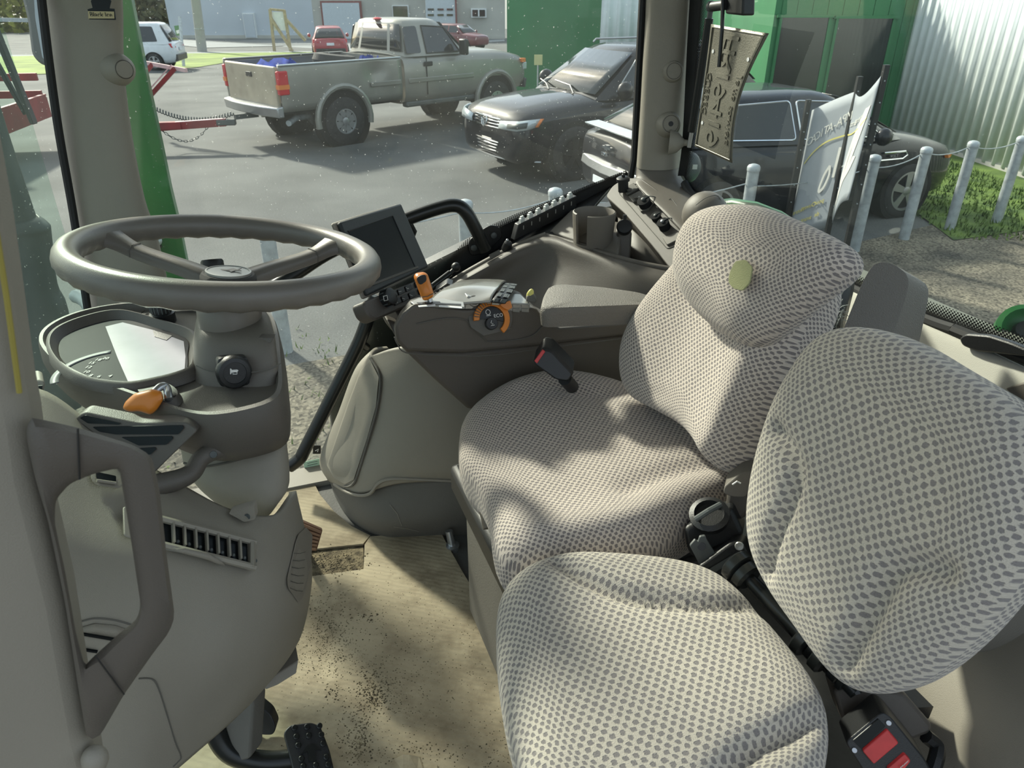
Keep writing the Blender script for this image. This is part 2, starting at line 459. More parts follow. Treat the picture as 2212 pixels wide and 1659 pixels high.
class GH:
    def __init__(s, xa, xb, xc, xd, zf, zr, zt, wb, wr): s.__dict__.update(locals())
    def xf(s, t): return s.xa + (s.xb - s.xa) * t
    def xr(s, t): return s.xd + (s.xc - s.xd) * t
    def zb(s, x): return s.zf + (s.zr - s.zf) * (s.xa - x) / (s.xa - s.xd)
    def side(s, x, t, sd, off=.007):
        return V(x, sd * (s.wb + (s.wr - s.wb) * t + off), s.zb(x) + (s.zt - s.zb(x)) * t)
    def ringat(s, t, k=1.0, dz=0.0):
        x0, x1 = s.xr(t), s.xf(t); w = s.wb + (s.wr - s.wb) * t; cx = (x0 + x1) / 2
        pts = []
        for (x, y) in [(x1, -w * .55), (x1, w * .55), (x1 - .10, w * .93), (x1 - .32, w), (cx, w), (x0 + .3, w), (x0 + .08, w * .93), (x0, w * .55), (x0, -w * .55), (x0 + .08, -w * .93), (x0 + .3, -w), (cx, -w), (x1 - .32, -w), (x1 - .10, -w * .93)]:
            xx = cx + (x - cx) * k; pts.append(V(xx, y * k, s.zb(x) + (s.zt - s.zb(x)) * t + dz))
        return pts
    def build(s, t, m):
        return lpart('cabin', M().loft([s.ringat(-.05), s.ringat(.5), s.ringat(.9), s.ringat(1.0, .96, .0), s.ringat(1.0, .8, .03), s.ringat(1.0, .4, .04)]), m, t, ang=40)
    def sidewin(s, t, pts, sd, name='side_window', trim=None):
        P = [s.side(x, q, sd) for x, q in pts]
        o = lpart(name, M().prism(rpoly(P, .05), V(0, -sd * .012, 0)), m_carglass, t)
        if trim:
            lpart('chrome_trim', M().tube(rpoly(P, .05) + [rpoly(P, .05)[0]], .010, 6), trim, o)
        return o
    def endwin(s, t, front, t0=.08, t1=.92, name=None, inset=.1):
        f = s.xf if front else s.xr; sg = 1 if front else -1; P = []
        for q, k in ((t0, 1), (t1, 1), (t1, -1), (t0, -1)):
            w = (s.wb + (s.wr - s.wb) * q) * (1 - inset)
            x = f(q); P.append(V(x + sg * .004, k * w, s.zb(f(0)) + (s.zt - s.zb(f(0))) * q))
        # bowed pane: middle column pushed outwards
        rows = []
        for (a, b) in ((P[0], P[3]), (P[1], P[2])):
            rows.append([a.lerp(b, j / 8) + V(sg * .035 * (1 - (2 * j / 8 - 1) ** 2) - sg * .03, 0, 0.006) for j in range(9)])
        return lpart(name or ('windscreen' if front else 'rear_window'), M().loft(rows, closed=False), m_carglass, t, solid=.008)
def wells(t, xs, w, r, k=1.17):
    for x in xs:
        for s in (1, -1):
            lpart('wheel_arch', M().lathe((x, s * (w - .22), r), (0, s, 0), [(r * k, 0), (r * k, .224)], 28), m_darkwell, t)
# ---- black SUV, nose towards the tractor
p = GP(1232, 388)
fwd = V(-.87, -.49, 0).normalized(); lf = V(-fwd.y, fwd.x, 0)
o0 = p - lf * .87 - fwd * 1.45
t = thing('suv', 'black sport utility vehicle parked facing the tractor, chrome grille bars', 'car', (o0.x, o0.y, 0), math.atan2(fwd.y, fwd.x))
lower(t, [(2.38, .42, .70, .78, .62), (2.33, .30, .80, .90, .84), (2.1, .25, .93, 1.0, .94), (1.45, .25, 1.00, 1.09, .965), (.9, .25, 1.03, 1.13, .965), (0, .25, 1.05, 1.15, .965), (-1.5, .25, 1.07, 1.17, .965), (-2.2, .3, 1.06, 1.15, .92), (-2.4, .42, .98, 1.05, .8)], m_blackp)
wells(t, (1.45, -1.45), .965, .385)
for x in (1.45, -1.45):
    for s in (1, -1): wheel(t, x, s * .87, .385, s, .25, m_black, 5, rr=.66)
G_ = GH(1.12, .22, -1.55, -2.2, 1.09, 1.14, 1.70, .89, .66); G_.build(t, m_blackp)
G_.endwin(t, True); G_.endwin(t, False)
for s in (1, -1):
    G_.sidewin(t, [(.72, .10), (.22, .86), (-.35, .9), (-.35, .10)], s, trim=m_alloy)
    G_.sidewin(t, [(-.43, .10), (-.43, .9), (-1.25, .88), (-1.3, .10)], s, trim=m_alloy)
    mr = lpart('wing_mirror', M().ball((.70, s * 1.07, 1.20), (.13, .10), 14, 8, (0, s, 0)), m_blackp, t)
    lpart('mirror_foot', M().cyl((.72, s * .92, 1.10), (.70, s * 1.05, 1.15), .03), m_black, mr)
    lpart('roof_rail', M().tube([(.1, s * .63, 1.73), (.05, s * .63, 1.775), (-1.4, s * .63, 1.775), (-1.5, s * .63, 1.72)], .016, 8), m_alloy, t)
    hb_ = [V(2.400, s * .40, .735), V(2.385, s * .62, .735), V(2.345, s * .84, .745), V(2.24, s * .93, .765), V(2.10, s * .965, .80)]
    ht_ = [V(2.372, s * .41, .835), V(2.352, s * .62, .855), V(2.31, s * .83, .875), V(2.20, s * .925, .895), V(2.04, s * .96, .905)]
    h = lpart('headlight', M().loft([hb_, [p.lerp(q, .5) + V(.012, s * .008, 0) for p, q in zip(hb_, ht_)], ht_], closed=False), m_lamp, t, solid=.02)
    lpart('lamp_housing', M().loft([[p.lerp(q, .22) + V(.018, s * .014, 0) for p, q in zip(hb_[1:4], ht_[1:4])], [p.lerp(q, .78) + V(.018, s * .014, 0) for p, q in zip(hb_[1:4], ht_[1:4])]], closed=False), m_dark, h, solid=.004)
    lpart('indicator', M().loft([[hb_[4] + V(.03, s * .012, 0), hb_[4] + V(-.02, s * .014, 0)], [ht_[4] + V(.0, s * .012, 0), ht_[4] + V(-.05, s * .014, 0)]], closed=False), m_amber, h, solid=.01)
def fx(y): return 2.405 - .13 * (abs(y) / .8) ** 2
for zz in (.735, .775, .815, .85):
    lpart('grille_bar', M().tube([(fx(y) + .01 - (zz - .73) * .25, y, zz) for y in [i * .05 for i in range(-8, 9)]], .011, 6), m_chrome, t)
lpart('grille_back', M().loft([[V(fx(y) - .005, y, .71) for y in [i * .05 for i in range(-8, 9)]], [V(fx(y) - .04, y, .87) for y in [i * .05 for i in range(-8, 9)]]], closed=False), m_black, t, solid=.01)
for zz in (.40, .445, .49, .53):
    lpart('lower_grille_bar', M().tube([(fx(y) - .02 + (zz - .4) * .1, y, zz) for y in [i * .05 for i in range(-11, 12)]], .010, 6), m_chrome, t)
lpart('lower_grille_back', M().loft([[V(fx(y) - .035, y, .37) for y in [i * .05 for i in range(-11, 12)]], [V(fx(y) - .02, y, .56) for y in [i * .05 for i in range(-11, 12)]]], closed=False), m_black, t, solid=.02)
lpart('bumper_lip', M().tube([(fx(y) - .03, y, .315) for y in [i * .06 for i in range(-12, 13)]] + [(2.0, .93, .315)], .013, 6), m_alloy, t)
eb = lpart('badge', M().lathe((2.412, 0, .79), (1, 0, .3), [(.062, 0), (.066, .008), (.075, .008), (.078, 0)], 24, caps=False), m_chrome, t)
lpart('badge_strokes', M().tube([(2.43, .05, .83), (2.43, .018, .79), (2.43, 0, .815), (2.43, -.018, .79), (2.43, -.05, .83)], .006, 5).tube([(2.43, .06, .80), (2.43, .03, .735), (2.43, 0, .785), (2.43, -.03, .735), (2.43, -.06, .80)], .006, 5), m_chrome, eb)
wq = M()
wq.tube([(1.17, .45, 1.13), (1.0, .1, 1.20), (.98, -.35, 1.235)], .010, 5); lpart('wiper', wq, m_black, t)
wq = M(); wq.tube([(1.19, -.2, 1.13), (1.05, -.5, 1.18), (1.0, -.75, 1.22)], .010, 5); lpart('wiper', wq, m_black, t)
# ---- dark hatchback behind the banner, nose to the right
p = GP(1930, 466)
fwd = V(.94, .34, 0).normalized(); lf = V(-fwd.y, fwd.x, 0)
o0 = p + lf * .81 - fwd * 1.34
t = thing('hatchback', 'glossy black hatchback parked side-on behind the grey banner', 'car', (o0.x, o0.y, 0), math.atan2(fwd.y, fwd.x))
lower(t, [(2.25, .34, .60, .66, .50), (2.15, .24, .70, .78, .72), (1.8, .20, .80, .88, .86), (1.3, .20, .88, .96, .895), (.6, .2, .92, 1.0, .895), (-.6, .2, .96, 1.04, .895), (-1.5, .22, 1.0, 1.07, .88), (-2.1, .34, .98, 1.03, .80), (-2.22, .42, .92, .98, .72)], m_blackp)
wells(t, (1.34, -1.34), .895, .325)
for x in (1.34, -1.34):
    for s in (1, -1): wheel(t, x, s * .81, .325, s, .22, m_alloy, 5, rr=.72)
G_ = GH(1.25, .30, -1.35, -2.1, .94, 1.03, 1.43, .83, .58); G_.build(t, m_blackp); G_.endwin(t, True); G_.endwin(t, False, .15, .95)
for s in (1, -1):
    G_.sidewin(t, [(.85, .05), (.35, .82), (-.28, .9), (-.28, .05)], s, trim=m_chrome)
    G_.sidewin(t, [(-.36, .05), (-.36, .9), (-1.15, .85), (-1.35, .10)], s, trim=m_chrome)
    lpart('wing_mirror', M().ball((.72, s * .98, 1.0), (.10, .09), 12, 8, (0, s, 0)), m_blackp, t)
    lpart('fender_vent', M().tube([(.86, s * .905, .80), (1.18, s * .90, .80), (1.22, s * .898, .76), (1.15, s * .905, .72), (.78, s * .91, .72)], .013, 6), m_chrome, t)
    lpart('tail_light', M().prism([V(-2.08, s * .62, .80), V(-2.0, s * .80, .80), V(-1.9, s * .84, .96), V(-2.06, s * .66, .96)], V(-.09, s * .03, 0)), m_redlens, t, bevel=.008)
    lpart('side_marker', M().prism([V(2.02, s * .76, .66), V(1.93, s * .81, .66), V(1.90, s * .82, .70), V(2.0, s * .78, .70)], V(.03, s * .03, 0)), m_amber, t)
    lpart('door_handle', M().bx(-.12, .06, s * .90, s * .925, .83, .86), m_blackp, t, bevel=.008)
lpart('spoiler', M().loft([[V(-2.02, y, 1.06), V(-2.05, y, 1.10), V(-2.24, y, 1.085), V(-2.22, y, 1.06)] for y in (-.66, -.3, 0, .3, .66)]), m_lamp, t, bevel=.008)
lpart('bumper_band', M().loft([[V(-2.12, y, .60), V(-2.16, y, .74), V(-2.30 + .08 * (y / .7) ** 2, y, .72), V(-2.32 + .08 * (y / .7) ** 2, y, .62)] for y in (-.72, -.4, 0, .4, .72)]), m_alloy, t, bevel=.01)
lpart('number_plate', M().bx(-2.335, -2.325, -.16, .16, .50, .58), m_plate, t)
eb = lpart('badge', M().prism([V(-2.27, y, z) for y, z in ((-.10, -.012 + .9), (-.035, -.012 + .9), (-.035, .872), (.035, .872), (.035, .888), (.10, .888), (.10, .912), (.035, .912), (.035, .928), (-.035, .928), (-.035, .912), (-.10, .912))], V(.04, 0, 0)), m_chrome, t)
text_part('model_lettering', 'VOLT', .05, (-2.275, 0, .83), (0, -1, 0), (0, 0, 1), m_chrome, t, .02, local=True)
text_part('vent_lettering', 'VOLT', .045, (1.0, -.915, .76), (1, 0, 0), (0, 0, 1), m_alloy, t, .01, local=True)
# ---- silver pickup with a dented bed
p0, p1 = GP(746, 312), V(-.10, 16.6, 0)
fwd = (p1 - p0); fwd.z = 0; fwd.normalize(); lf = V(-fwd.y, fwd.x, 0)
o0 = p0 + lf * .90 + fwd * 1.85
t = thing('pickup_truck', 'dirty pewter pickup truck with a dented bed and mud tyres', 'truck', (o0.x, o0.y, 0), math.atan2(fwd.y, fwd.x))
lower(t, [(2.80, .72, 1.02, 1.10, .80), (2.72, .62, 1.18, 1.26, .93), (2.3, .58, 1.28, 1.36, .985), (1.85, .56, 1.31, 1.40, .99), (1.2, .55, 1.34, 1.42, .99), (.3, .55, 1.35, 1.42, .99), (-.40, .55, 1.35, 1.42, .99), (-.47, .56, 1.34, 1.40, .97)], m_silverp)
wells(t, (1.85, -1.85), .985, .41, 1.28)
for x in (1.85, -1.85):
    for s in (1, -1): wheel(t, x, s * .88, .41, s, .27, m_alloy, 8, rr=.52)
    for s in (1, -1):
        arc = []
        for k in range(15):
            a = math.radians(-12 + 204 * k / 14); arc.append(V(x + math.cos(a) * .545, s * .985, .45 + math.sin(a) * .545))
        lpart('fender_flare', M().tube(arc, .055, 8), m_silverp, t)
G_ = GH(1.18, .62, -.34, -.46, 1.40, 1.40, 1.96, .93, .76); G_.build(t, m_silverp); G_.endwin(t, True); G_.endwin(t, False, .10, .90)
for s in (1, -1):
    w = G_.sidewin(t, [(.92, .03), (.62, .80), (.10, .86), (.10, .03)], s, 'front_window')
    lpart('window_seal', M().tube([G_.side(x, q, s, .012) for x, q in [(.92, .03), (.62, .80), (.10, .86), (.10, .03), (.92, .03)]], .014, 5), m_black, w)
    G_.sidewin(t, [(-.02, .05), (-.02, .86), (-.33, .84), (-.36, .05)], s, 'rear_side_window')
    lpart('wing_mirror', M().box((.86, s * 1.13, 1.50), (.05, 0, 0), (0, .10, 0), (0, 0, .14)), m_black, t, bevel=.03)
    lpart('door_handle', M().bx(-.02, .18, s * .985, s * 1.01, 1.20, 1.28), m_black, t, bevel=.015)
    lpart('door_seam', M().bx(.03, .045, s * .985, s * .998, .70, 1.36), m_black, t)
    lpart('door_moulding', M().bx(-.40, 1.22, s * .985, s * 1.012, .93, 1.01), m_silverp, t, bevel=.01)
    lpart('rocker', M().bx(-.45, 1.3, s * .80, s * .95, .50, .60), m_dark, t, bevel=.03)
    # bed side: outer skin with the crumpled dent ahead of the wheel
    rows = []
    for i, z in enumerate((.66, .78, .95, 1.10, 1.22, 1.33, 1.38)):
        row = []
        for j in range(26):
            x = -3.0 + 2.46 * j / 25; y = .985 - .012 * ((z - 1.05) / .35) ** 2 * 2
            dn = .09 * math.exp(-((x + 1.10) / .22) ** 2 - ((z - 1.16) / .16) ** 2) - .03 * math.exp(-((x + .88) / .07) ** 2 - ((z - 1.10) / .2) ** 2)
            if s < 0: y -= dn
            row.append(V(x, s * y, z))
        rows.append(row)
    lpart('bed_side', M().loft(rows, closed=False), m_silverp, t, solid=.05)
    lpart('bed_rail', M().bx(-3.0, -.54, s * .90, s * .985, 1.375, 1.395), m_lamp if s < 0 else m_silverp, t, bevel=.01)
    lpart('bed_moulding', M().bx(-1.25, -.58, s * .985, s * 1.012, .93, 1.01), m_silverp, t, bevel=.01)
    tl = lpart('tail_light', M().bx(-3.045, -2.86, s * .90, s * 1.0, .93, 1.30), m_redlens, t, bevel=.02)
    lpart('indicator_lens', M().bx(-3.052, -2.86, s * .895, s * 1.005, 1.02, 1.09), m_amber, tl)
lpart('bed_floor', M().bx(-2.98, -.55, -.95, .95, .72, .80), m_dark, t)
lpart('bed_front', M().bx(-.60, -.54, -.95, .95, .66, 1.38), m_silverp, t)
tg = lpart('tailgate', M().bx(-3.04, -2.97, -.88, .88, .72, 1.36), m_tan, t, bevel=.025)
lpart('tailgate_handle', M().bx(-3.055, -3.03, -.10, .10, 1.16, 1.24), m_black, tg, bevel=.01)
bp = lpart('rear_bumper', M().loft([[V(-3.20 + .10 * abs(y) ** 2, y, .58), V(-3.22 + .10 * abs(y) ** 2, y, .74), V(-3.0, y, .76), V(-3.0, y, .58)] for y in (-.97, -.5, -.3, 0, .3, .5, .97)]), m_alloy, t, bevel=.02)
lpart('hitch', M().bx(-3.42, -3.0, -.04, .04, .50, .58), m_dark, bp)
lpart('exhaust_pipe', M().tube([(-2.3, -.55, .50), (-2.62, -.62, .50), (-2.86, -.80, .46)], .05, 10), m_steel, t)
lpart('front_bumper', M().loft([[V(2.90 - .16 * y * y, y, .62), V(2.94 - .16 * y * y, y, .80), V(2.72, y, .82), V(2.72, y, .62)] for y in (-.95, -.5, 0, .5, .95)]), m_dark, t, bevel=.02)
lpart('head_light', M().bx(2.68, 2.80, -.94, -.60, .98, 1.12), m_lamp, t, bevel=.02)
lpart('head_light', M().bx(2.68, 2.80, .60, .94, .98, 1.12), m_lamp, t, bevel=.02)
lpart('corner_marker', M().bx(2.60, 2.72, -.985, -.90, 1.12, 1.20), m_amber, t, bevel=.01)
lpart('roof_lamp', M().ball((-.30, 0, 1.985), (.10, .03), 10, 4), m_redlens, t)
lpart('axle', M().cyl((-1.85, -.8, .40), (-1.85, .8, .40), .06).ball((-1.85, 0, .40), (.17, .17), 12, 8), m_dark, t)
lpart('axle', M().cyl((1.85, -.8, .40), (1.85, .8, .40), .06), m_dark, t)
for s in (-1, 1): lpart('chassis_rail', M().bx(-2.9, 2.5, s * .40 - .05, s * .40 + .05, .55, .66), m_dark, t)
def world_pt(th, x, y, z): return WM[th.name] @ V(x, y, z)
PK = t
# load in the bed: separate things
def lump(name, label, cat, c, s, m, seed):
    mb = M(); rr = random.Random(seed); rows = []
    for i in range(9):
        row = []
        for j in range(14):
            u, v_ = j / 13 * 2 - 1, i / 8 * 2 - 1; e = max(0, 1 - max(abs(u), abs(v_)) ** 4)
            row.append(WM[PK.name] @ V(c[0] + u * s[0], c[1] + v_ * s[1], c[2] + (s[2] * (.55 + .45 * rr.random())) * e))
        rows.append(row)
    mb.loft(rows, closed=False); tag(part(name, mb, m, smooth=True, ang=60), label, cat)
lump('tarpaulin', 'crumpled blue tarpaulin lying in the pickup bed by the tailgate', 'tarpaulin', (-2.45, .1, .80), (.45, .8, .66), m_blue, 3)
lump('tarpaulin', 'small blue bundle in the pickup bed near the cab', 'tarpaulin', (-.85, -.45, .80), (.20, .30, .68), m_blue, 5)
mb = M(); c = world_pt(PK, -1.45, -.2, 1.33)
mb.lathe(c, (.1, .05, 1), [(.22, -.12), (.36, -.10), (.40, 0), (.36, .10), (.22, .12), (.20, 0)], 24, caps=False)
tag(part('spare_tyre', mb, m_rubber), 'black spare tyre lying in the pickup bed', 'tyre')
# ---- small far cars
def small_car(name, label, loc, ang, m, h=1.5, L=4.2, kind='hatch', plate=True):
    t = thing(name, label, 'car', loc, ang)
    f, b = L / 2, -L / 2; w = .88
    lower(t, [(f, .40, .66, .72, .6), (f - .12, .26, .78, .86, .80), (f - .9, .22, .92, 1.0, w), (.4, .22, .95, 1.02, w), (-.8, .22, .97, 1.04, w), (b + .25, .25, .98, 1.05, .84), (b, .40, .92, 1.0, .74)], m)
    wells(t, (L * .31, -L * .31), w, .32)
    for x in (L * .31, -L * .31):
        for s in (1, -1): wheel(t, x, s * (w - .075), .32, s, .2, m_alloy, 5, rr=.68)
    g2 = GH(f - 1.0, f - 1.75, b + .45, b + .08, .98, 1.0, h, w * .93, w * .68); g2.build(t, m); g2.endwin(t, True); g2.endwin(t, False)
    for s in (1, -1):
        g2.sidewin(t, [(f - 1.35, .08), (f - 1.75, .85), (-.1, .88), (-.1, .08)], s)
        g2.sidewin(t, [(-.2, .08), (-.2, .88), (b + .75, .85), (b + .6, .1)], s)
        lpart('tail_light', M().prism([V(b + .02, s * .55, .84), V(b + .12, s * .80, .84), V(b + .2, s * .80, 1.0), V(b + .08, s * .55, .98)], V(-.05, s * .03, 0)), m_redlens, t, bevel=.01)
        lpart('wing_mirror', M().ball((f - 1.3, s * .98, 1.05), (.1, .09), 10, 6, (0, s, 0)), m, t)
    lpart('rear_bumper', M().loft([[V(b - .05, y, .34), V(b - .06, y, .58), V(b + .15, y, .60), V(b + .15, y, .34)] for y in (-.72, 0, .72)]), m_black, t, bevel=.03)
    if plate: lpart('number_plate', M().bx(b - .05, b - .02, -.18, .18, .72, .84), m_plate, t)
    return t
p = GP(700, 131); small_car('hatchback', 'small red hatchback with its back to the yard, by the road', (p.x, p.y + 1.6, gz(p.y)), math.radians(104), m_redp)
p = GP(335, 152); t = small_car('suv', 'white crossover behind the tractor post, red tail light showing', (p.x - 1.4, p.y + .6, gz(p.y)), math.radians(187), m_whitep, 1.72, 4.5)
p = GP(985, 108); small_car('sedan', 'maroon car parked behind the pickup cab', (p.x, p.y + 1.5, gz(p.y)), math.radians(-35), m_dkred, 1.5, 4.4)
# ------------------------------------------------------------------ red trailer coupled to the pickup
hx = world_pt(PK, -3.46, 0, .50)
tp = GP(345, 312, 0.42)
t = thing('trailer', 'red flatbed trailer coupled to the pickup, pale pink top edges', 'trailer', (tp.x - 1.4, tp.y, 0))
dirT = V(-.985, -.17, 0); nT = V(-dirT.y, dirT.x, 0)
if nT.y < 0: nT = -nT
e0 = hx + dirT * .12; e0.z = .46; e1 = hx + dirT * 2.7; e1.z = .34; e2 = hx + dirT * 6.5; e2.z = .34
part('tongue', M().box((e0 + e1) / 2, (e1 - e0) / 2, nT * .05, UP * .06), m_redmet, t, bevel=.008)
part('tongue_top', M().box((e0 + e1) / 2 + UP * .064, (e1 - e0) / 2, nT * .045, UP * .004), m_pink, t)  # paler pink strip along the tongue top
part('coupler', M().box(e0, dirT * .16, nT * .06, UP * .05), m_dark, t, bevel=.02)
part('tongue_plate', M().box(e0.lerp(e1, .42) + UP * .02, dirT * .35, nT * .07, UP * .06), m_redmet, t, bevel=.01)
dk = hx + dirT * 2.7
def tb(name, l0, l1, n0, n1, z0, z1, m):
    c = hx + dirT * ((l0 + l1) / 2) + nT * ((n0 + n1) / 2); c.z = (z0 + z1) / 2
    return part(name, M().box(c, dirT * ((l1 - l0) / 2), nT * ((n1 - n0) / 2), UP * ((z1 - z0) / 2)), m, t, bevel=.006)
for z0, z1 in ((.50, .60), (.80, .92), (1.08, 1.20)):
    s_ = tb('side_beam', 3.3, 9.0, -1.05, -.98, z0, z1, m_redmet)
    c = tb('beam_top', 3.3, 9.0, -1.05, -.98, z1, z1 + .012, m_white)
    s_ = tb('side_beam', 3.3, 9.0, .98, 1.05, z0, z1, m_redmet)
tb('headboard', 3.25, 3.32, -1.05, 1.05, .48, .86, m_redmet)
tb('deck', 3.3, 9.0, -1.0, 1.0, .60, .66, m_dark)
for l in (3.35, 4.9, 6.4): tb('side_post', l, l + .08, -1.04, -.97, .5, 1.16, m_redmet)
tb('fender', 4.4, 5.9, -1.35, -1.05, .72, .80, m_redmet)
for l in (4.8, 5.55):
    c = hx + dirT * l + nT * -1.2; c.z = .33
    part('wheel', M().lathe(c - nT * .1, nT, [(.18, 0), (.30, 0), (.33, .04), (.33, .16), (.30, .2), (.18, .2)], 24), m_rubber, t)
# raised loading ramp at the far side
q0, q1 = GP(322, 213), GP(383, 158)
b0 = YP(310, 135, 14.6); b1 = YP(402, 152, 14.2); f0 = YP(324, 208, 14.4); f1 = YP(378, 148, 14.25); f2 = YP(312, 160, 14.5); f3 = YP(330, 138, 14.5)
part('ramp_bar', M().tube([b0, b1], .045, 4), m_pink, t)
part('ramp_leg', M().tube([f0, f1], .05, 4), m_redmet, t)
part('ramp_leg', M().tube([f2, f3], .05, 4), m_redmet, t)
part('ramp_foot', M().tube([f0, V(f0.x, f0.y, .45)], .045, 6), m_redmet, t)
part('ramp_leg_top', M().tube([f0 + V(-.05, 0, .06), f1 + V(-.05, 0, .06)], .014, 4), m_pink, t)
# coiled breakaway lead and safety chain
s0 = YP(326, 230, 14.2); s1 = hx + V(.05, -.1, .12); pts = []
for i in range(29 * 10 + 1):
    u = i / 290; c = s0.lerp(s1, u) - UP * (.16 * 4 * u * (1 - u)); a = u * 29 * 2 * math.pi
    pts.append(c + V(0, math.cos(a) * .035, math.sin(a) * .035))
tag(part('coiled_cable', M().tube(pts, .010, 5), m_dark), 'grey coiled electrical lead between trailer and pickup', 'cable')
c0 = e0.lerp(e1, .42) - UP * .04; c1 = e0.lerp(e1, .12) - UP * .04; ch = M(); N = 16
for i in range(N):
    u = (i + .5) / N; c = c0.lerp(c1, u) - UP * (.22 * 4 * u * (1 - u)); d_ = (c1 - c0).normalized() + UP * (-.22 * 4 * (1 - 2 * u)) / (c1 - c0).length; d_.normalize()
    nn = d_.cross(nT).normalized() if i % 2 else nT
    rg = [c + d_ * (.035 * math.cos(a)) + nn * (.018 * math.sin(a)) for a in [k * math.pi / 4 for k in range(9)]]
    ch.tube(rg, .006, 5)
tag(part('safety_chain', ch, m_dark), 'dark safety chain looping under the trailer tongue', 'chain')
# ------------------------------------------------------------------ buildings
# green and white shop wall behind the black SUV, green porch, white side wall
def corrug(p0, p1, z0, z1, pitch, amp, nrm):
    p0, p1 = Vector(p0), Vector(p1); L = (p1 - p0).length; n = int(L / pitch); u = (p1 - p0) / L; nrm = Vector(nrm); row = []
    for i in range(n):
        b = i * pitch
        for f, h in ((0, 0), (.45, 0), (.60, 1), (.85, 1)): row.append(p0 + u * (b + f * pitch) + nrm * (amp * h))
    row.append(p1)
    return M().loft([[V(p.x, p.y, z0) for p in row], [V(p.x, p.y, z1) for p in row]], closed=False)
YB = 21.5
def yx(px, py, y): return YP(px, py, y).x
t = thing('shop_building', 'workshop building with green panel, green porch and white ribbed cladding', 'building', (6, 16, 0))
xg0, xg1, xw = yx(1095, 60, YB), yx(1297, 60, YB), yx(1700, 60, YB)
part('green_wall_panel', M().bx(xg0, xg1, YB, YB + .3, -.6, 3.6), m_green, t)
part('white_wall', corrug((xg1, YB, 0), (xw, YB, 0), -.4, 3.6, .28, -.04, (0, 1, 0)), m_corr, t, solid=.03)
cnr = GP(1911, 288); yp = cnr.y; xp1 = cnr.x; xp0 = yx(1655, 150, yp)
part('porch', M().bx(xp0, xp1, yp, YB, -.05, 2.9), m_green, t)
for k in range(9):
    x = xp0 + .12 + k * (xp1 - xp0) / 9
    part('porch_panel', M().bx(x, x + (xp1 - xp0) / 9 - .012, yp - .015, yp, -.05, 2.9), m_green, t)
part('corner_flashing', M().bx(xp1 - .02, xp1 + .06, yp - .06, yp + .5, -.05, 2.9), m_green, t, bevel=.01)
for (a, b) in (((1690, 38), (1764, 206)), ((1812, 40), (1895, 214))):
    A_, B_ = YP(a[0], a[1], yp - .03), YP(b[0], b[1], yp - .03); xb = yx(b[0] - 8, b[1], yp - .03); xa = yx(a[0] + 2, a[1], yp - .03)
    x0, x1 = min(A_.x, xa), (B_.x + xb) / 2; z1, z0 = A_.z, B_.z
    wf = part('window', M().bx(x0 - .05, x0, yp - .05, yp, z0, z1).bx(x1, x1 + .05, yp - .05, yp, z0, z1).bx(x0 - .1, x1 + .1, yp - .07, yp, z1, z1 + .05).bx(x0 - .05, x1 + .05, yp - .05, yp, z0 - .05, z0), m_green, t)
    part('pane', M().bx(x0, x1, yp - .03, yp - .02, z0, z1), m_carglass, wf)
e_ = GP(2212, 388); dv = (V(e_.x, e_.y, 0) - V(xp1, yp, 0)).normalized(); pe = V(xp1, yp, 0) + dv * 9
nv = V(-dv.y, dv.x, 0)
part('white_side_wall', corrug((xp1 + .03, yp, 0), pe, .06, 3.8, .235, .035, nv if nv.x < 0 else -nv), m_corr, t, solid=.03)
part('wall_kerb', M().prism([V(xp1, yp, 0), pe, pe + V(.3, 0, 0), V(xp1 + .3, yp, 0)], (0, 0, .08)), m_concrete, t)
p = YP(2130, 272, yp - 2.2); part('wall_tap', M().cyl(p, p + V(-.12, -.05, 0), .03).ball(p + V(-.13, -.05, .03), .05, 8, 6), m_dark, t)
# far building
t = thing('far_building', 'long grey metal and concrete building across the road, two garage doors', 'building', (-20, 75, gz(75)))
FB = GP(660, 84).y; zg = gz(FB)
def fbx(name, px0, py0, px1, py1, m, y0=0.0, y1=.3, parent=t, **kw):
    A_, B_ = YP(px0, py0, FB), YP(px1, py1, FB); x0 = YP(px0, (py0 + py1) / 2, FB).x; x1 = YP(px1, (py0 + py1) / 2, FB).x
    z1 = YP((px0 + px1) / 2, py0, FB).z; z0 = YP((px0 + px1) / 2, py1, FB).z
    return part(name, M().bx(x0, x1, FB - y1, FB - y0, z0, z1), m, parent, **kw)
fbx('metal_wall', 338, -260, 662, 84, m_bluegrey, -3, 0)
fbx('concrete_wall', 662, -260, 1090, 84, m_concrete, -3, 0)
fbx('foundation', 338, 76, 662, 108, m_concrete, -3, .25)
fbx('foundation', 662, 78, 1090, 104, m_concrete, -3, .25)
def fwin(name, a, b, c, d, m, frame, k):
    w = fbx(name, a - k, b - k, c + k, d + k, frame, 0, .35); fbx('panel' if 'door' in name else 'pane', a, b, c, d, m, .0, .45, w); return w
fwin('door', 531, 30, 552, 80, m_bluegrey, m_white, 2)
m_frred = mat('red_frame', (.20, .05, .05), .7)
gd = fbx('garage_door', 697, 2, 784, 85, m_frred, 0, .3); fbx('door_leaf', 701, 6, 780, 84, m_gdoor, 0, .4, gd)
gd = fbx('garage_door', 920, -20, 986, 62, m_white, 0, .3); fbx('door_leaf', 921, -20, 984, 62, m_gdoor, 0, .4, gd)
fbx('door_post', 984, -20, 987, 64, m_frred, 0, .5, gd)
for r_ in (18, 30):
    for c_ in (925, 946, 966): fbx('door_light', c_, r_, c_ + 13, r_ + 4, m_carglass, 0, .5, gd)
fwin('window', 851, 13, 882, 52, m_carglass, m_white, 2)
w = fwin('window', 1021, 21, 1048, 35, m_carglass, m_white, 3); fbx('mullion', 1033, 21, 1036, 35, m_white, 0, .6, w)
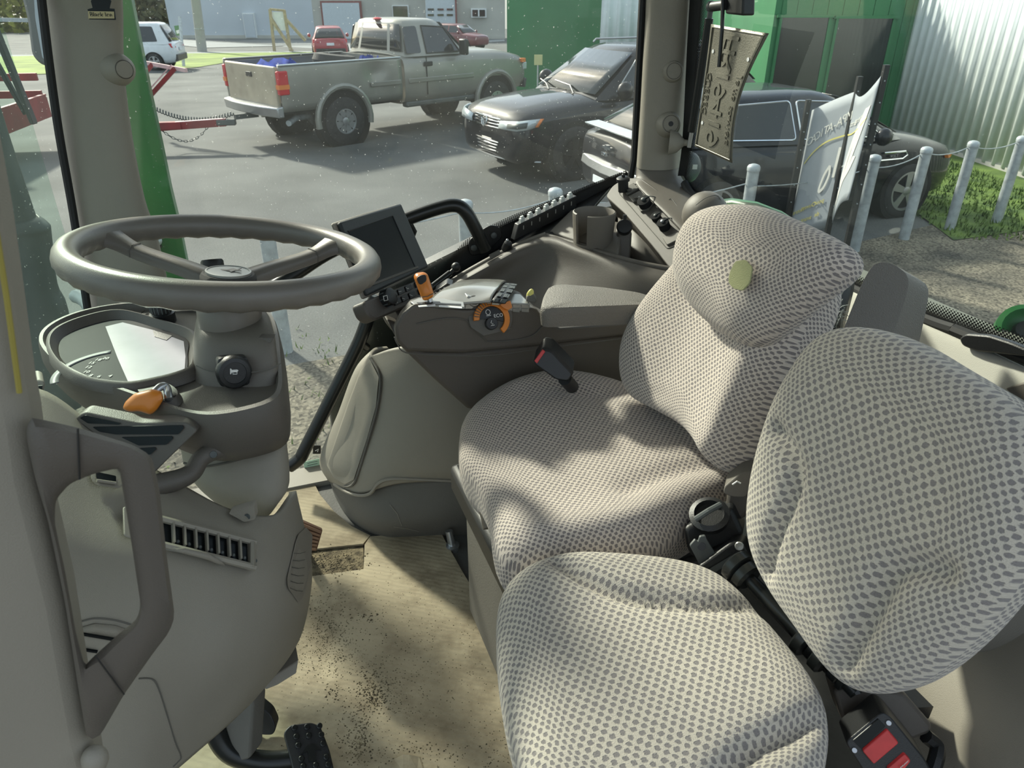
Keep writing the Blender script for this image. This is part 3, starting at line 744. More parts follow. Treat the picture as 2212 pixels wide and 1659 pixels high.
# sign board on raking timber props, green road sign, utility pole, small yard sign
def ypx(px, py, y): return YP(px, py, y)
SY = GP(595, 112).y
t = thing('sign_board', 'blank white sign board on raking timber posts by the far building', 'sign', ypx(600, 111, SY))
A_, B_, C_, E_ = ypx(588, 26, SY), ypx(614, 26, SY), ypx(618, 66, SY), ypx(590, 66, SY)
part('board', M().prism([A_, B_, C_, E_], (0, .1, 0)), m_white, t)
for (a, b) in (((583, 20), (593, 111)), ((614, 22), (628, 111)), ((586, 40), (632, 111)), ((618, 42), (660, 88))):
    part('timber_post', M().tube([ypx(*a, SY - .05), ypx(*b, SY - .05)], .11, 4), m_wood, t)
part('top_rail', M().tube([ypx(583, 20, SY), ypx(615, 23, SY)], .09, 4), m_wood, t)
SY = GP(396, 142).y
t = thing('road_sign', 'small green road sign on a leaning pole in the verge', 'sign', GP(396, 143))
part('pole', M().cyl(GP(397, 144), ypx(388, 36, SY), .07, n=8), m_steel, t)
part('panel', M().prism([ypx(376, 56, SY - .1), ypx(390, 54, SY - .1), ypx(392, 76, SY - .1), ypx(381, 78, SY - .1)], (0, .05, 0)), m_greenp, t)
part('symbol', M().prism([ypx(380, 66, SY - .12), ypx(387, 64, SY - .12), ypx(388, 72, SY - .12), ypx(382, 73, SY - .12)], (0, .01, 0)), m_white, t)
p = GP(437, 113); q = ypx(415, -60, p.y)
t = thing('utility_pole', 'grey wooden utility pole standing before the far building', 'pole', p)
part('shaft', M().cyl(p, q, .30, .26, 12), mat('weathered_pole', (.33, .33, .31), .9), t)
part('pole_band', M().cyl(p.lerp(q, .3), p.lerp(q, .31), .31, n=12), m_steel, t)
p = V(yx(1162, 150, 20.5), 20.5, 0); tpz = YP(1162, 140, 20.5).z
t = thing('yard_sign', 'small yellow sign on a stake before the green wall', 'sign', p)
part('stake', M().cyl(p, p + UP * tpz, .02, n=6), m_steel, t)
part('panel', M().bx(p.x - .10, p.x + .11, 20.44, 20.47, tpz, tpz + .24), mat('pale_yellow', (.62, .60, .30), .6), t)
# guard rail and trees beyond the road
t = thing('guard_rail', 'steel guard rail along the far side of the road', 'guard rail', YP(20, 47, 100))
y0 = 100.0
A_, B_ = ypx(-200, 38, y0), ypx(250, 48, y0)
part('rail', M().box((A_ + B_) / 2, (B_ - A_) / 2, (0, .05, 0), (0, 0, .22)), m_steel, t)
for k in range(6):
    c = A_.lerp(B_, (k + .5) / 6); part('rail_post', M().bx(c.x - .08, c.x + .08, c.y + .05, c.y + .2, c.z - 1.8, c.z), m_steel, t)
m_leafy = mat('yellow_foliage', (.16, .19, .035), .9, var=.4, vscale=1.5, col2=(.34, .33, .06))
m_leafd = mat('dark_foliage', (.05, .065, .03), .9, var=.5, vscale=2, col2=(.14, .13, .05))
def bush(name, label, c, r, h, m, seed, n=260, leaf=.5):
    t = thing(name, label, 'tree', c); rr = random.Random(seed); mb = M()
    for i in range(n):
        a = rr.uniform(0, 6.28); b = rr.uniform(-1, 1); k = math.sqrt(rr.random()); q = V(math.cos(a) * r * k * math.sqrt(1 - max(0, b) ** 2 * .7), math.sin(a) * r * k, h * (.5 + .5 * b))
        d1 = V(rr.uniform(-1, 1), rr.uniform(-1, 1), rr.uniform(-1, 1)).normalized() * leaf; d2 = d1.orthogonal().normalized() * leaf * .6
        q = Vector(c) + q; mb.add([q - d1, q + d2, q + d1, q - d2], [(0, 1, 2, 3)])
    part('crown', mb, m, t, smooth=False); part('trunk', M().cyl(c, Vector(c) + UP * h * .6, r * .07, r * .04, 8), m_wood, t)
for i, (px_, py_, r, h, lb) in enumerate(((-130, 50, 5, 6, 'yellow-green tree furthest left beyond the guard rail'), (20, 50, 5, 7, 'yellow-green tree beyond the guard rail left of the mirror'), (130, 52, 5, 8, 'yellow-green tree hidden mostly by the windscreen post'))):
    p = YP(px_, py_ + 6, 122); bush('tree', lb, (p.x, p.y, gz(p.y)), r * 1.6, h * 1.6, m_leafy, i + 2, 900, .7)
p = GP(318, 80); bush('tree', 'dark bare-twigged tree beside the far grey building', (p.x - .5, p.y + 4, gz(p.y + 4)), 4.6, 7, m_leafd, 9, 1100, .5)
# ------------------------------------------------------------------ banner between stakes, seen from behind
m_ban = mat('banner_cloth', (.30, .33, .36), .7, var=.05)
bn = m_ban.node_tree.nodes['Principled BSDF']; bn.inputs['Transmission Weight'].default_value = 0.0
m_banw = mat('banner_white', (.62, .62, .58), .7); m_bany = mat('banner_yellow', (.58, .52, .16), .7)
bp_ = []
for (tx, ty), (bx_, by_), yy in (((1748, 215), (1700, 470), 7.4), ((1850, 165), (1797, 490), 6.95), ((1913, 140), (1833, 520), 6.55)):
    a = YP(tx, ty, yy); b = YP(bx_, by_, yy); xm = (a.x + b.x) / 2; bp_.append((V(xm, yy, a.z), xm, yy))
t = thing('banner', 'grey banner on three dark stakes, its lettering showing mirrored from behind', 'banner', (bp_[1][1], bp_[1][2], 0))
for i, (top, x, y) in enumerate(bp_):
    st = part('stake', M().box(V(x, y, top.z / 2), (.022, 0, 0), (0, .022, 0), (0, 0, top.z / 2)), m_black, t)
    for k in range(7):
        zz = top.z - .12 - k * .17; part('stud', M().cyl(V(x, y - .022, zz), V(x, y - .03, zz), .006, n=6), m_steel, st)
def ban(u, v_):
    """u 0..1 left to right, v 0 bottom..1 top"""
    P = [bp_[0], bp_[1], bp_[2]]
    tl, tm, tr = YP(1754, 238, 7.4), YP(1846, 198, 6.95), YP(1903, 164, 6.55)
    bl, bm_, br = YP(1700, 520, 7.4), YP(1795, 489, 6.95), YP(1832, 432, 6.5)
    if u < .62:
        k = u / .62; a = tl.lerp(tm, k); b = bl.lerp(bm_, k); sg_ = .04 * math.sin(k * math.pi)
    else:
        k = (u - .62) / .38; a = tm.lerp(tr, k); b = bm_.lerp(br, k); sg_ = .07 * math.sin(k * math.pi)
        a = a - UP * .10 * math.sin(k * math.pi); b = b + UP * .06 * math.sin(k * math.pi)
    return b.lerp(a, v_) + V(0, sg_ * .6, 0)
clo = part('cloth', M().loft([[ban(i / 24, j / 12) for i in range(25)] for j in range(13)], closed=False), m_ban, t, solid=.003)
def tow(p): return p + (EYE - p).normalized() * .014
def stroke(pts, w, m, name):
    mb = M(); P = cr([(u, v_, 0) for u, v_ in pts], 4); L, Rr = [], []
    for i, q in enumerate(P):
        d_ = (P[min(i + 1, len(P) - 1)] - P[max(0, i - 1)]).normalized(); n_ = V(-d_.y, d_.x, 0) * w
        f = lambda s_: tow(ban(min(1, max(0, q.x + s_ * n_.x)), min(1, max(0, q.y + s_ * n_.y))))
        L.append(f(1)); Rr.append(f(-1))
    mb.loft([L, Rr], closed=False); part(name, mb, m, clo, smooth=False, solid=.002)
# big hand-lettered word, mirrored
stroke([(.93, .82), (.88, .60), (.80, .38), (.66, .18), (.60, .05)], .035, m_banw, 'letter_stroke')
stroke([(.93, .82), (.86, .70), (.75, .45), (.70, .30), (.83, .32), (.90, .42)], .03, m_banw, 'letter_stroke')
stroke([(.56, .62), (.53, .40)], .018, m_banw, 'letter_stroke')
stroke([(.46, .50), (.40, .44), (.36, .33), (.42, .34), (.47, .43), (.46, .50)], .014, m_banw, 'letter_stroke')
stroke([(.04, .60), (.16, .66), (.34, .70), (.56, .70), (.80, .69), (.95, .72)], .006, m_bany, 'underline')
def blines(words, u0, du, v0, h, m):
    for k, wd in enumerate(words):
        o = ban(u0 + du * k, v0 + .008 * k); ux = (ban(u0 + du * k - .05, v0) - ban(u0 + du * k + .05, v0)).normalized(); uy = (ban(u0, v0 + .05) - ban(u0, v0)).normalized()
        text_part('lettering', wd, h, tow(o), ux, uy, m, clo, .001)
blines(['O', 'A', 'C', 'I', 'T', 'A', '-', 'A', 'P', 'M'], .07, .060, .76, .11, m_banw)
blines(['Brossard'[:4], 'ment'], .74, .10, .78, .07, m_banw)
blines(['notre', 'Ouvert', 'pour'], .10, .15, .22, .065, m_bany)
blines(['visitez', 'avant', 'de'], .10, .15, .12, .065, m_bany)
# ================================================================== tractor cab: shell, glass, posts
def plastic(name, c, rough, bump=.25, bs=900, var=.04):
    return mat(name, c, rough, var=var, vscale=5, bump=bump, bscale=bs)
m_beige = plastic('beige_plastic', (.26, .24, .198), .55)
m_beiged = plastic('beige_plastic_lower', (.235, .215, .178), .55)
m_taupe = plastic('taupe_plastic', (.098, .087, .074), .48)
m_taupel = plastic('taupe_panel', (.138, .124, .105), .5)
m_taupes = plastic('taupe_grained_pad', (.15, .137, .118), .5, .8, 500)
m_wheelp = plastic('wheel_urethane', (.15, .137, .119), .36, .15)
m_blk = plastic('cab_black_plastic', (.014, .015, .016), .4, .2)
m_blkm = mat('black_satin_metal', (.012, .014, .014), .3, .2)
m_boot = plastic('dark_boot_plastic', (.11, .104, .09), .65, .3, 300, .12)
m_floorm = mat('rubber_floor', (.075, .075, .072), .7, var=.25, vscale=10, bump=.4, bscale=150)
m_orange = mat('orange_plastic', (.62, .20, .025), .35, var=.06)
m_yel = mat('yellow_plastic', (.62, .58, .16), .45)
m_red = mat('red_button', (.50, .035, .035), .4, var=.12, vscale=60)
m_screen = mat('dark_screen', (.004, .006, .007), .28, spec=.22)
m_silver = mat('satin_silver', (.36, .36, .34), .32, .35)
m_symbol = mat('white_symbol', (.75, .75, .72), .6)
m_seal = mat('rubber_seal', (.010, .011, .012), .6)
m_scr = mat('steel_screw', (.5, .52, .54), .3, .9)
# --- glass: clear, thin, a little dust and water spotting
def glassmat(name, dust=.10, speck=.72, tint=(.90, .965, .94), refl=.4):
    m = bpy.data.materials.new(name); m.use_nodes = True; n = m.node_tree.nodes; l = m.node_tree.links; n.clear()
    out = n.new('ShaderNodeOutputMaterial'); tr = n.new('ShaderNodeBsdfTransparent'); tr.inputs[0].default_value = (*tint, 1)
    gl = n.new('ShaderNodeBsdfGlossy'); gl.inputs['Roughness'].default_value = .02
    fr = n.new('ShaderNodeFresnel'); fr.inputs[0].default_value = 1.45
    mx = n.new('ShaderNodeMixShader'); k = mth(m, 'MULTIPLY', fr.outputs[0], refl); l.new(k, mx.inputs[0]); l.new(tr.outputs[0], mx.inputs[1]); l.new(gl.outputs[0], mx.inputs[2])
    df = n.new('ShaderNodeBsdfDiffuse'); df.inputs[0].default_value = (.62, .66, .64, 1)
    tl = n.new('ShaderNodeBsdfTranslucent'); tl.inputs[0].default_value = (.75, .80, .78, 1)
    ad = n.new('ShaderNodeMixShader'); ad.inputs[0].default_value = .6; l.new(df.outputs[0], ad.inputs[1]); l.new(tl.outputs[0], ad.inputs[2])
    tc = n.new('ShaderNodeTexCoord')
    n1 = nd(m, 'ShaderNodeTexNoise', Scale=4.0, Detail=5.0); l.new(tc.outputs['Object'], n1.inputs['Vector'])
    n2 = nd(m, 'ShaderNodeTexNoise', Scale=190.0, Detail=2.0); l.new(tc.outputs['Object'], n2.inputs['Vector'])
    sp_ = mth(m, 'MULTIPLY', mth(m, 'GREATER_THAN', n2.outputs['Fac'], speck), .3)
    fac = mth(m, 'ADD', mth(m, 'MULTIPLY', n1.outputs['Fac'], dust), sp_)
    m2 = n.new('ShaderNodeMixShader'); l.new(fac, m2.inputs[0]); l.new(mx.outputs[0], m2.inputs[1]); l.new(ad.outputs[0], m2.inputs[2])
    l.new(m2.outputs[0], out.inputs[0]); return m
m_glass = glassmat('cab_glass', .03, .735, (.93, .965, .945))
m_glassw = glassmat('windscreen_glass', .012, .78, (.86, .93, .90), .08)
m_glassr = glassmat('rear_glass', .02, .775, (.93, .965, .945), refl=.10)
# --- printed dot edge of the glass
def fritmat():
    m = bpy.data.materials.new('dot_frit'); m.use_nodes = True; n = m.node_tree.nodes; l = m.node_tree.links; n.clear()
    out = n.new('ShaderNodeOutputMaterial'); tr = n.new('ShaderNodeBsdfTransparent'); bs = n.new('ShaderNodeBsdfPrincipled')
    bs.inputs['Base Color'].default_value = (.008, .009, .010, 1); bs.inputs['Roughness'].default_value = .35
    uv = n.new('ShaderNodeUVMap'); se = n.new('ShaderNodeSeparateXYZ'); l.new(uv.outputs[0], se.inputs[0])
    P = .0062
    ux = mth(m, 'DIVIDE', se.outputs[0], P); vy = mth(m, 'DIVIDE', se.outputs[1], P * .5)
    row = mth(m, 'FLOOR', vy); sh = mth(m, 'MULTIPLY', mth(m, 'FLOORED_MODULO', row, 2.0), .5)
    du = mth(m, 'SUBTRACT', mth(m, 'FRACT', mth(m, 'ADD', ux, sh)), .5); dv = mth(m, 'MULTIPLY', mth(m, 'SUBTRACT', mth(m, 'FRACT', vy), .5), .5)
    r = mth(m, 'SQRT', mth(m, 'ADD', mth(m, 'POWER', du, 2.0), mth(m, 'POWER', dv, 2.0)))
    size = mth(m, 'SUBTRACT', .60, mth(m, 'MULTIPLY', se.outputs[1], 15.0))
    dot = mth(m, 'LESS_THAN', r, size)
    mx = n.new('ShaderNodeMixShader'); l.new(dot, mx.inputs[0]); l.new(tr.outputs[0], mx.inputs[1]); l.new(bs.outputs[0], mx.inputs[2]); l.new(mx.outputs[0], out.inputs[0]); return m
m_frit = fritmat()
# --- floor, roof, lower walls
def cabpoly(pts, z0, z1): return M().prism([CAB(r, a, z0) for r, a in pts], (0, 0, z1 - z0))
struct('floor', cabpoly([(-.62, .28), (1.10, .28), (1.10, 1.74), (-.62, 1.74)], -.06, 0), m_floorm, 'dark grey rubber cab floor')
ROOF_Z = 1.62
rf = struct('ceiling', cabpoly([(-.75, .02), (1.45, .02), (1.45, 1.86), (-.75, 1.86)], ROOF_Z, ROOF_Z + .12), plastic('headliner', (.42, .41, .38), .9), 'pale cab headliner above the view')
struct('wall_rear', M().prism([CAB(1.06, .2, 0), CAB(1.06, 1.76, 0), CAB(1.06, 1.76, .68), CAB(1.06, .2, .68)], RX * .05), m_beige, 'beige panel under the rear window')
struct('wall_rightlower', M().prism([CAB(.12, 1.76, -.05), CAB(1.1, 1.76, -.05), CAB(1.1, 1.76, .66), CAB(.62, 1.76, .62), CAB(.30, 1.76, .50), CAB(.12, 1.76, .2)], AX * .04), m_blk, 'black lower wall under the side window')
struct('wall_left', M().prism([CAB(.62, .18, -.05), CAB(1.1, .18, -.05), CAB(1.1, .18, .64), CAB(.72, .18, .60)], AX * -.04), m_beige, 'beige left rear quarter wall out of view')
# --- right side glass
AG = 1.75
gl = struct('window_1', M().prism([CAB(-.62, AG, 0.0), CAB(1.04, AG, 0.0), CAB(1.04, AG, 1.62), CAB(-.62, AG, 1.62)], AX * .005), m_glass, 'large dusty side window of the cab', smooth=False)
def strip(inner, outer, m, name, parent=None, scale=1.0):
    """ribbon with a UV in metres: u along, v across from inner edge"""
    mb = M(); vs, uvs, fs = [], [], []; L = 0
    I = cr(inner, 5); O = cr(outer, 5)
    for i, (p, q) in enumerate(zip(I, O)):
        if i: L += ((p + q) / 2 - (I[i - 1] + O[i - 1]) / 2).length
        vs += [p, q]; w = (q - p).length; uvs += [(L, 0), (L, w)]
        if i: fs.append((2 * i - 2, 2 * i - 1, 2 * i + 1, 2 * i))
    mb.add(vs, fs, uvs); return part(name, mb, m, parent, smooth=False)
ga = AG - .004
fo = [(930, 628), (955, 585), (990, 535), (1030, 502), (1100, 468), (1200, 428), (1290, 392), (1352, 368)]
fi = [(985, 640), (1000, 605), (1040, 565), (1085, 540), (1130, 515), (1215, 470), (1315, 410), (1370, 392)]
fm = [tuple(Vector(a).lerp(Vector(b), .30)) for a, b in zip(fo, fi)]
strip([LA(*p, ga) for p in fi], [LA(*p, ga) for p in fm], m_seal, 'black_border', gl)
strip([LA(*p, ga) for p in fm], [LA(*p, ga) for p in fo], m_frit, 'dot_border', gl)
# seal against the rear corner post, and the door seal line
part('window_seal', M().tube([LA(1391, -60, AG - .02), LA(1378, 180, AG - .02), LA(1370, 340, AG - .02), LA(1362, 385, AG - .02)], .009, 8), m_seal, gl)
# --- rear glass
RG = 1.05
gr = struct('window_2', M().prism([CAB(RG, .15, .62), CAB(RG, 1.72, .62), CAB(RG, 1.72, 1.62), CAB(RG, .15, 1.62)], RX * .005), m_glassr, 'rear window of the cab', smooth=False)
rg = RG - .004
bi = [(1470, 345), (1482, 385), (1510, 412), (1560, 440), (1700, 512), (1836, 606), (1997, 672), (2110, 712), (2230, 760)]
bo = [(1512, -20), (1500, 200), (1497, 330), (1520, 385), (1575, 425), (1710, 490), (1840, 588), (2000, 645), (2115, 690)]
strip([LR(*p, rg) for p in [(1476, 380), (1500, 412), (1560, 446), (1700, 522), (1836, 614), (1997, 682), (2110, 722), (2250, 775)]],
      [LR(*p, rg) for p in [(1500, 372), (1540, 402), (1590, 428), (1710, 490), (1840, 588), (2000, 646), (2115, 690), (2250, 738)]], m_frit, 'dot_border', gr)
strip([LR(*p, rg) for p in [(1516, -40), (1505, 100), (1490, 300), (1478, 380)]], [LR(*p, rg) for p in [(1535, -40), (1522, 100), (1507, 300), (1498, 372)]], m_frit, 'dot_border', gr)
strip([LR(*p, rg) for p in [(1492, -40), (1484, 100), (1474, 300), (1464, 380)]], [LR(*p, rg) for p in [(1516, -40), (1505, 100), (1490, 300), (1478, 380)]], m_seal, 'black_border', gr)
sl = [LR(*p, RG - .012) for p in [(1478, 395), (1500, 425), (1560, 456), (1700, 532), (1836, 622), (1997, 690), (2060, 712)]]
part('window_seal', M().tube(cr(sl, 4), .010, 8), m_seal, gr)
sl = [LR(*p, RG - .012) for p in [(2060, 712), (2150, 748), (2260, 790)]]
part('window_seal', M().tube(cr(sl, 4), .010, 8), m_seal, gr)
# latch tab on the rear sill
lt = [LR(*p, RG - .02) for p in [(2085, 728), (2100, 718), (2150, 722), (2200, 738), (2240, 755), (2235, 768), (2180, 762), (2120, 756), (2092, 744)]]
tag(part('latch', M().prism(rpoly(lt, .006), RX * -.014), m_blk, bevel=.003), 'black rounded latch tab on the rear window sill', 'latch')
# --- windscreen on the far left
RW = -.36
wsp = cr([V(-.34, 1.60, 0), V(-.52, 1.36, 0), V(-.62, 1.0, 0), V(-.60, .70, 0), V(-.46, .40, 0)], 6)
gw = struct('window_3', M().loft([[CAB(p.x, p.y, .25) for p in wsp], [CAB(p.x, p.y, 1.62) for p in wsp]], closed=False), m_glassw, 'curved windscreen left of the front post', solid=.005)
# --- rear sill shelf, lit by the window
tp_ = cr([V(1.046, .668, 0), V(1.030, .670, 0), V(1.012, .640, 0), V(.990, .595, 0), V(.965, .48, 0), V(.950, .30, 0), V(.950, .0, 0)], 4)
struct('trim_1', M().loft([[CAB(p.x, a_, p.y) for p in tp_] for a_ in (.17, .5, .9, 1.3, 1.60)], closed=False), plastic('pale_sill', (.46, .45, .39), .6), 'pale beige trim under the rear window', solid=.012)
tr = [(2170, 838), (2230, 820), (2260, 835), (2230, 880), (2190, 862)]
tag(part('trim_clip', M().prism([LR(*p, 1.0) for p in tr], RX * .03), m_taupel, bevel=.003), 'small taupe trim corner on the pale rear sill at the right edge', 'trim')
# ------------------------------------------------------------------ posts
def vloft(secs, n=28, ex=2.6):
    """secs: (px_left, px_right, py, depth, half_thickness) horizontal-ish sections facing the viewer"""
    rings = []
    for xl, xr, py, d, hd in secs:
        a, b = D(xl, py, d), D(xr, py, d); c = (a + b) / 2; u = (b - a) / 2; k = ray((xl + xr) / 2, py); w = V(k.x, k.y, 0).normalized(); r = []
        for i in range(n):
            t = 2 * math.pi * i / n; ct, st = math.cos(t), math.sin(t)
            r.append(c + u * math.copysign(abs(ct) ** (2 / ex), ct) + w * (hd * math.copysign(abs(st) ** (2 / ex), st)) + w * hd)
        rings.append(r)
    cols = [cr(c, 4) for c in zip(*rings)]
    return M().loft([list(r) for r in zip(*cols)])
t = thing('front_post', 'beige front corner post left of the side window', 'post', CAB(-.33, 1.62, 0))
part('cover', vloft([(60, 250, -250, 1.14, .05), (92, 268, 0, 1.26, .05), (112, 272, 150, 1.31, .05), (134, 290, 300, 1.36, .05), (160, 318, 440, 1.41, .05), (172, 345, 520, 1.44, .05), (190, 372, 640, 1.48, .05), (215, 400, 800, 1.53, .05)]), m_beige, t)
kb = M()
c = D(266, 150, 1.312); w = V(.72, -.69, .05).normalized()
kb.lathe(c, w, [(.030, -.03), (.024, -.006), (.0175, .003), (.0145, .006), (.014, .008), (.0, .008)], 24)
part('round_cap', kb, m_beige, t)
part('cap_groove', M().lathe(c + w * .0058, w, [(.0148, 0), (.0154, .0008), (.016, 0)], 24, caps=False), m_taupe, t)
part('post_seal', M().tube(cr([D(84, -60, 1.25), D(92, 20, 1.26), D(108, 150, 1.30), D(128, 290, 1.35), D(158, 460, 1.42), D(182, 620, 1.47), D(200, 740, 1.5)], 5), [.0075] * 31, 8), m_seal, t)
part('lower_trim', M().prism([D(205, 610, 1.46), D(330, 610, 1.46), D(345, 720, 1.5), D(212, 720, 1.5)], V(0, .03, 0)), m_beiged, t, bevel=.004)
# green outer post panel beyond the glass
gp = [(235, -120), (262, -120), (284, 0), (304, 101), (327, 215), (349, 316), (370, 418), (390, 500), (412, 610), (420, 680), (300, 680), (250, 300)]
t = thing('green_post', 'green painted outer cab post seen through the side glass', 'post', CAB(-.5, 1.84, 0))
part('panel', M().prism([LA(*p, 1.86) for p in gp], AX * .07), m_greenp, t, bevel=.004)
part('hinge', M().ball(D(318, 528, 1.70), (.03, .022), 12, 8, (1, 0, .2)).cyl(D(300, 535, 1.68), D(345, 522, 1.70), .014), m_blk, t)
part('hinge_washer', M().lathe(D(338, 520, 1.68), ray(338, 520) * -1, [(.012, 0), (.012, .006), (.006, .008), (0, .008)], 14), m_scr, t)
# rear corner post
P1, P2, P3 = LA(1338, 396, 1.70), D(1455, 578, 1.645), LR(1545, 470, 1.0)
NS = (P2 - P1).cross(P3 - P1).normalized()
if NS.dot(EYE - P1) < 0: NS = -NS
def SPn(px, py, off=0.0): return PN(px, py, P1 + NS * off, NS)
def dS(px, py): return (SPn(px, py) - EYE).dot(V(0, CP, -SP))
t = thing('rear_post', 'beige rear corner post between side and rear windows', 'post', CAB(.98, 1.66, 0))
part('cover', vloft([(1393, 1510, -220, 1.60, .05), (1393, 1500, 0, 1.69, .05), (1387, 1490, 130, 1.74, .05), (1380, 1480, 260, 1.80, .05), (1373, 1468, 368, 1.85, .05)], 30, 2.3), m_beige, t)
part('flared_base', vloft([(1374, 1467, 366, 1.855, .046), (1372, 1470, 388, 1.85, .05), (1372, 1480, 405, dS(1425, 405) + .012, .05), (1392, 1500, 428, dS(1440, 428) - .002, .05), (1424, 1535, 460, dS(1475, 460) - .006, .045), (1462, 1560, 500, dS(1505, 500) - .004, .04), (1500, 1575, 540, dS(1530, 540) + .006, .04)], 30, 2.3), m_taupel, t)  # same plastic as the post, its darker shading put into the colour
for (x, y, r) in ((1453, 154, .021), (1446, 268, .023)):
    c = D(x, y, 1.755 if y < 200 else 1.80); w = (EYE - c).normalized() + V(.35, 0, .05); w.normalize()
    part('round_boss', M().lathe(c, w, [(r * 1.55, -.03), (r * 1.35, -.004), (r * 1.05, .008), (r * .98, .010), (0, .010)], 26), m_beige, t)
    part('boss_ring', M().lathe(c + w * .0102, w, [(r * .82, 0), (r * .86, .0008), (r * .90, 0)], 26, caps=False), m_taupel, t)
c = D(1446, 268, 1.80); w = ((EYE - c).normalized() + V(.35, 0, .05)).normalized()
part('socket_hole', M().lathe(c + w * .0095, w, [(.006, 0), (.006, .002), (0, .002)], 12), m_blk, t)
c = D(1474, 308, 1.80)
part('side_peg', M().lathe(c - V(.012, 0, 0), V(1, -.2, 0), [(.030, -.02), (.024, .0), (.012, .012), (.008, .016), (.007, .032), (0, .034)], 18), m_beige, t)
# ------------------------------------------------------------------ left post with grab handle, close to the lens
t = thing('left_post', 'beige left door post close to the lens, out of focus', 'post', CAB(-.42, .47, 0))
lp = [(-260, -420), (-120, -420), (-60, 200), (-8, 470), (18, 640), (48, 850), (64, 930), (78, 1040), (142, 1310), (190, 1600), (200, 1640), (222, 1760), (-200, 1760)]
part('cover', M().prism([LA(*p, .465) for p in lp], AX * .05), m_beige, t, bevel=.012, seg=3)
part('yellow_glint', M().tube([LA(-8, 500, .463), LA(14, 640, .463), LA(42, 848, .463)], .0016, 6), mat('yellow_reflection', (.30, .25, .05), .6), t)  # yellow reflection along the edge painted as a thin strip
t = thing('grab_loop', 'dark taupe grab handle loop on the near left post', 'handle', LA(200, 1300, .45))
ho = rpoly([V(*p, 0) for p in [(56, 940), (62, 900), (170, 924), (290, 962), (328, 985), (345, 1060), (360, 1200), (378, 1332), (366, 1365), (330, 1412), (268, 1500), (215, 1592), (188, 1600), (168, 1480), (140, 1300), (105, 1130), (75, 1030)]], 14, 3)
hi = rpoly([V(*p, 0) for p in [(120, 1080), (150, 1045), (200, 1024), (258, 1010), (264, 1050), (285, 1180), (304, 1308), (296, 1338), (250, 1375), (195, 1425), (183, 1440), (165, 1370), (140, 1230), (118, 1130)]], 12, 3)
ho = resample(ho, 90); hi = resample(hi, 90)
def start_near(pts, q):
    k = min(range(len(pts)), key=lambda i: (pts[i] - q).length); return pts[k:] + pts[:k]
ho = start_near(ho, V(62, 915, 0)); hi = start_near(hi, V(125, 1070, 0))
def hs(pts, a): return [LA(p.x, p.y, a) for p in pts]
mid = [a.lerp(b, .5) for a, b in zip(ho, hi)]
rings = [hs(ho, .455), hs([a.lerp(b, .12) for a, b in zip(ho, hi)], .448), hs([a.lerp(b, .5) for a, b in zip(ho, hi)], .446), hs([a.lerp(b, .88) for a, b in zip(ho, hi)], .448), hs(hi, .455), hs(hi, .468), hs([a.lerp(b, .5) for a, b in zip(ho, hi)], .474), hs(ho, .468), hs(ho, .455)]
part('loop', M().loft(rings, closed=True, cap0=False, cap1=False), m_taupe, t, ang=60)
for a, b in (((168, 925), (172, 1035)), ((206, 1416), (268, 1500))):
    part('joint_line', M().tube([LA(*a, .446), LA((a[0] + b[0]) / 2, (a[1] + b[1]) / 2, .4445), LA(*b, .446)], .0007, 5), m_blk, t)
part('bolt_cap', M().ball(LA(205, 1640, .46), (.010, .012), 14, 8, (0, 0, 1)), m_beige, t)
# ------------------------------------------------------------------ outside on the tractor: exhaust stack, mirror, wipers, fender
m_stack = mat('stack_grey', (.028, .034, .033), .55, var=.12)
t = thing('exhaust_stack', 'dark grey exhaust stack beyond the windscreen', 'exhaust', CAB(-1.3, 1.2, 0))
part('pipe', vloft([(-290, -80, -80, 2.15, .12), (-215, 4, 225, 2.25, .12), (-160, 68, 422, 2.30, .12), (-140, 96, 505, 2.33, .12)], 26, 2.2), m_stack, t)
part('shroud', vloft([(-120, 95, 486, 2.30, .12), (-125, 120, 505, 2.30, .14), (-125, 126, 530, 2.31, .15), (-120, 140, 640, 2.33, .15), (-120, 165, 700, 2.35, .15), (-110, 200, 900, 2.4, .15)], 26, 2.2), m_stack, t)
part('bolt', M().ball(D(22, 455, 2.24), (.012, .008), 10, 6, (0, -1, .2)), m_dark, t)
tag(part('hose', M().tube(cr([D(165, 640, 2.1), D(185, 650, 2.05), D(200, 680, 2.0), D(190, 720, 2.0)], 5), .02, 10), m_steel), 'grey hose elbow beyond the windscreen beside the exhaust', 'hose')
t = thing('mirror', 'dark wing mirror beyond the windscreen at the upper left', 'mirror', D(80, 120, 2.0))
part('housing', M().prism(rpoly([D(*p, 2.0) for p in [(30, -60), (130, -60), (140, 60), (118, 146), (85, 142), (66, 120), (56, 40)]], .02), V(-.02, .12, .01)), m_dark, t, bevel=.015)
part('face', M().prism(rpoly([D(*p, 1.99) for p in [(70, -60), (120, -60), (130, 60), (112, 132), (92, 128), (76, 40)]], .01), V(0, .004, 0)), mat('mirror_glass', (.30, .34, .36), .15, .4), t)
t = thing('wiper', 'black windscreen wiper, twin arms', 'wiper', D(60, 250, 1.75))
part('blade', M().prism([D(*p, 1.75) for p in [(-40, 20), (-28, 20), (70, 262), (72, 270), (64, 268)]], V(0, .02, 0)), m_seal, t, bevel=.002)
part('arm', M().prism([D(*p, 1.77) for p in [(-60, 60), (-48, 60), (52, 238), (50, 250)]], V(0, .012, 0)), m_seal, t, bevel=.002)
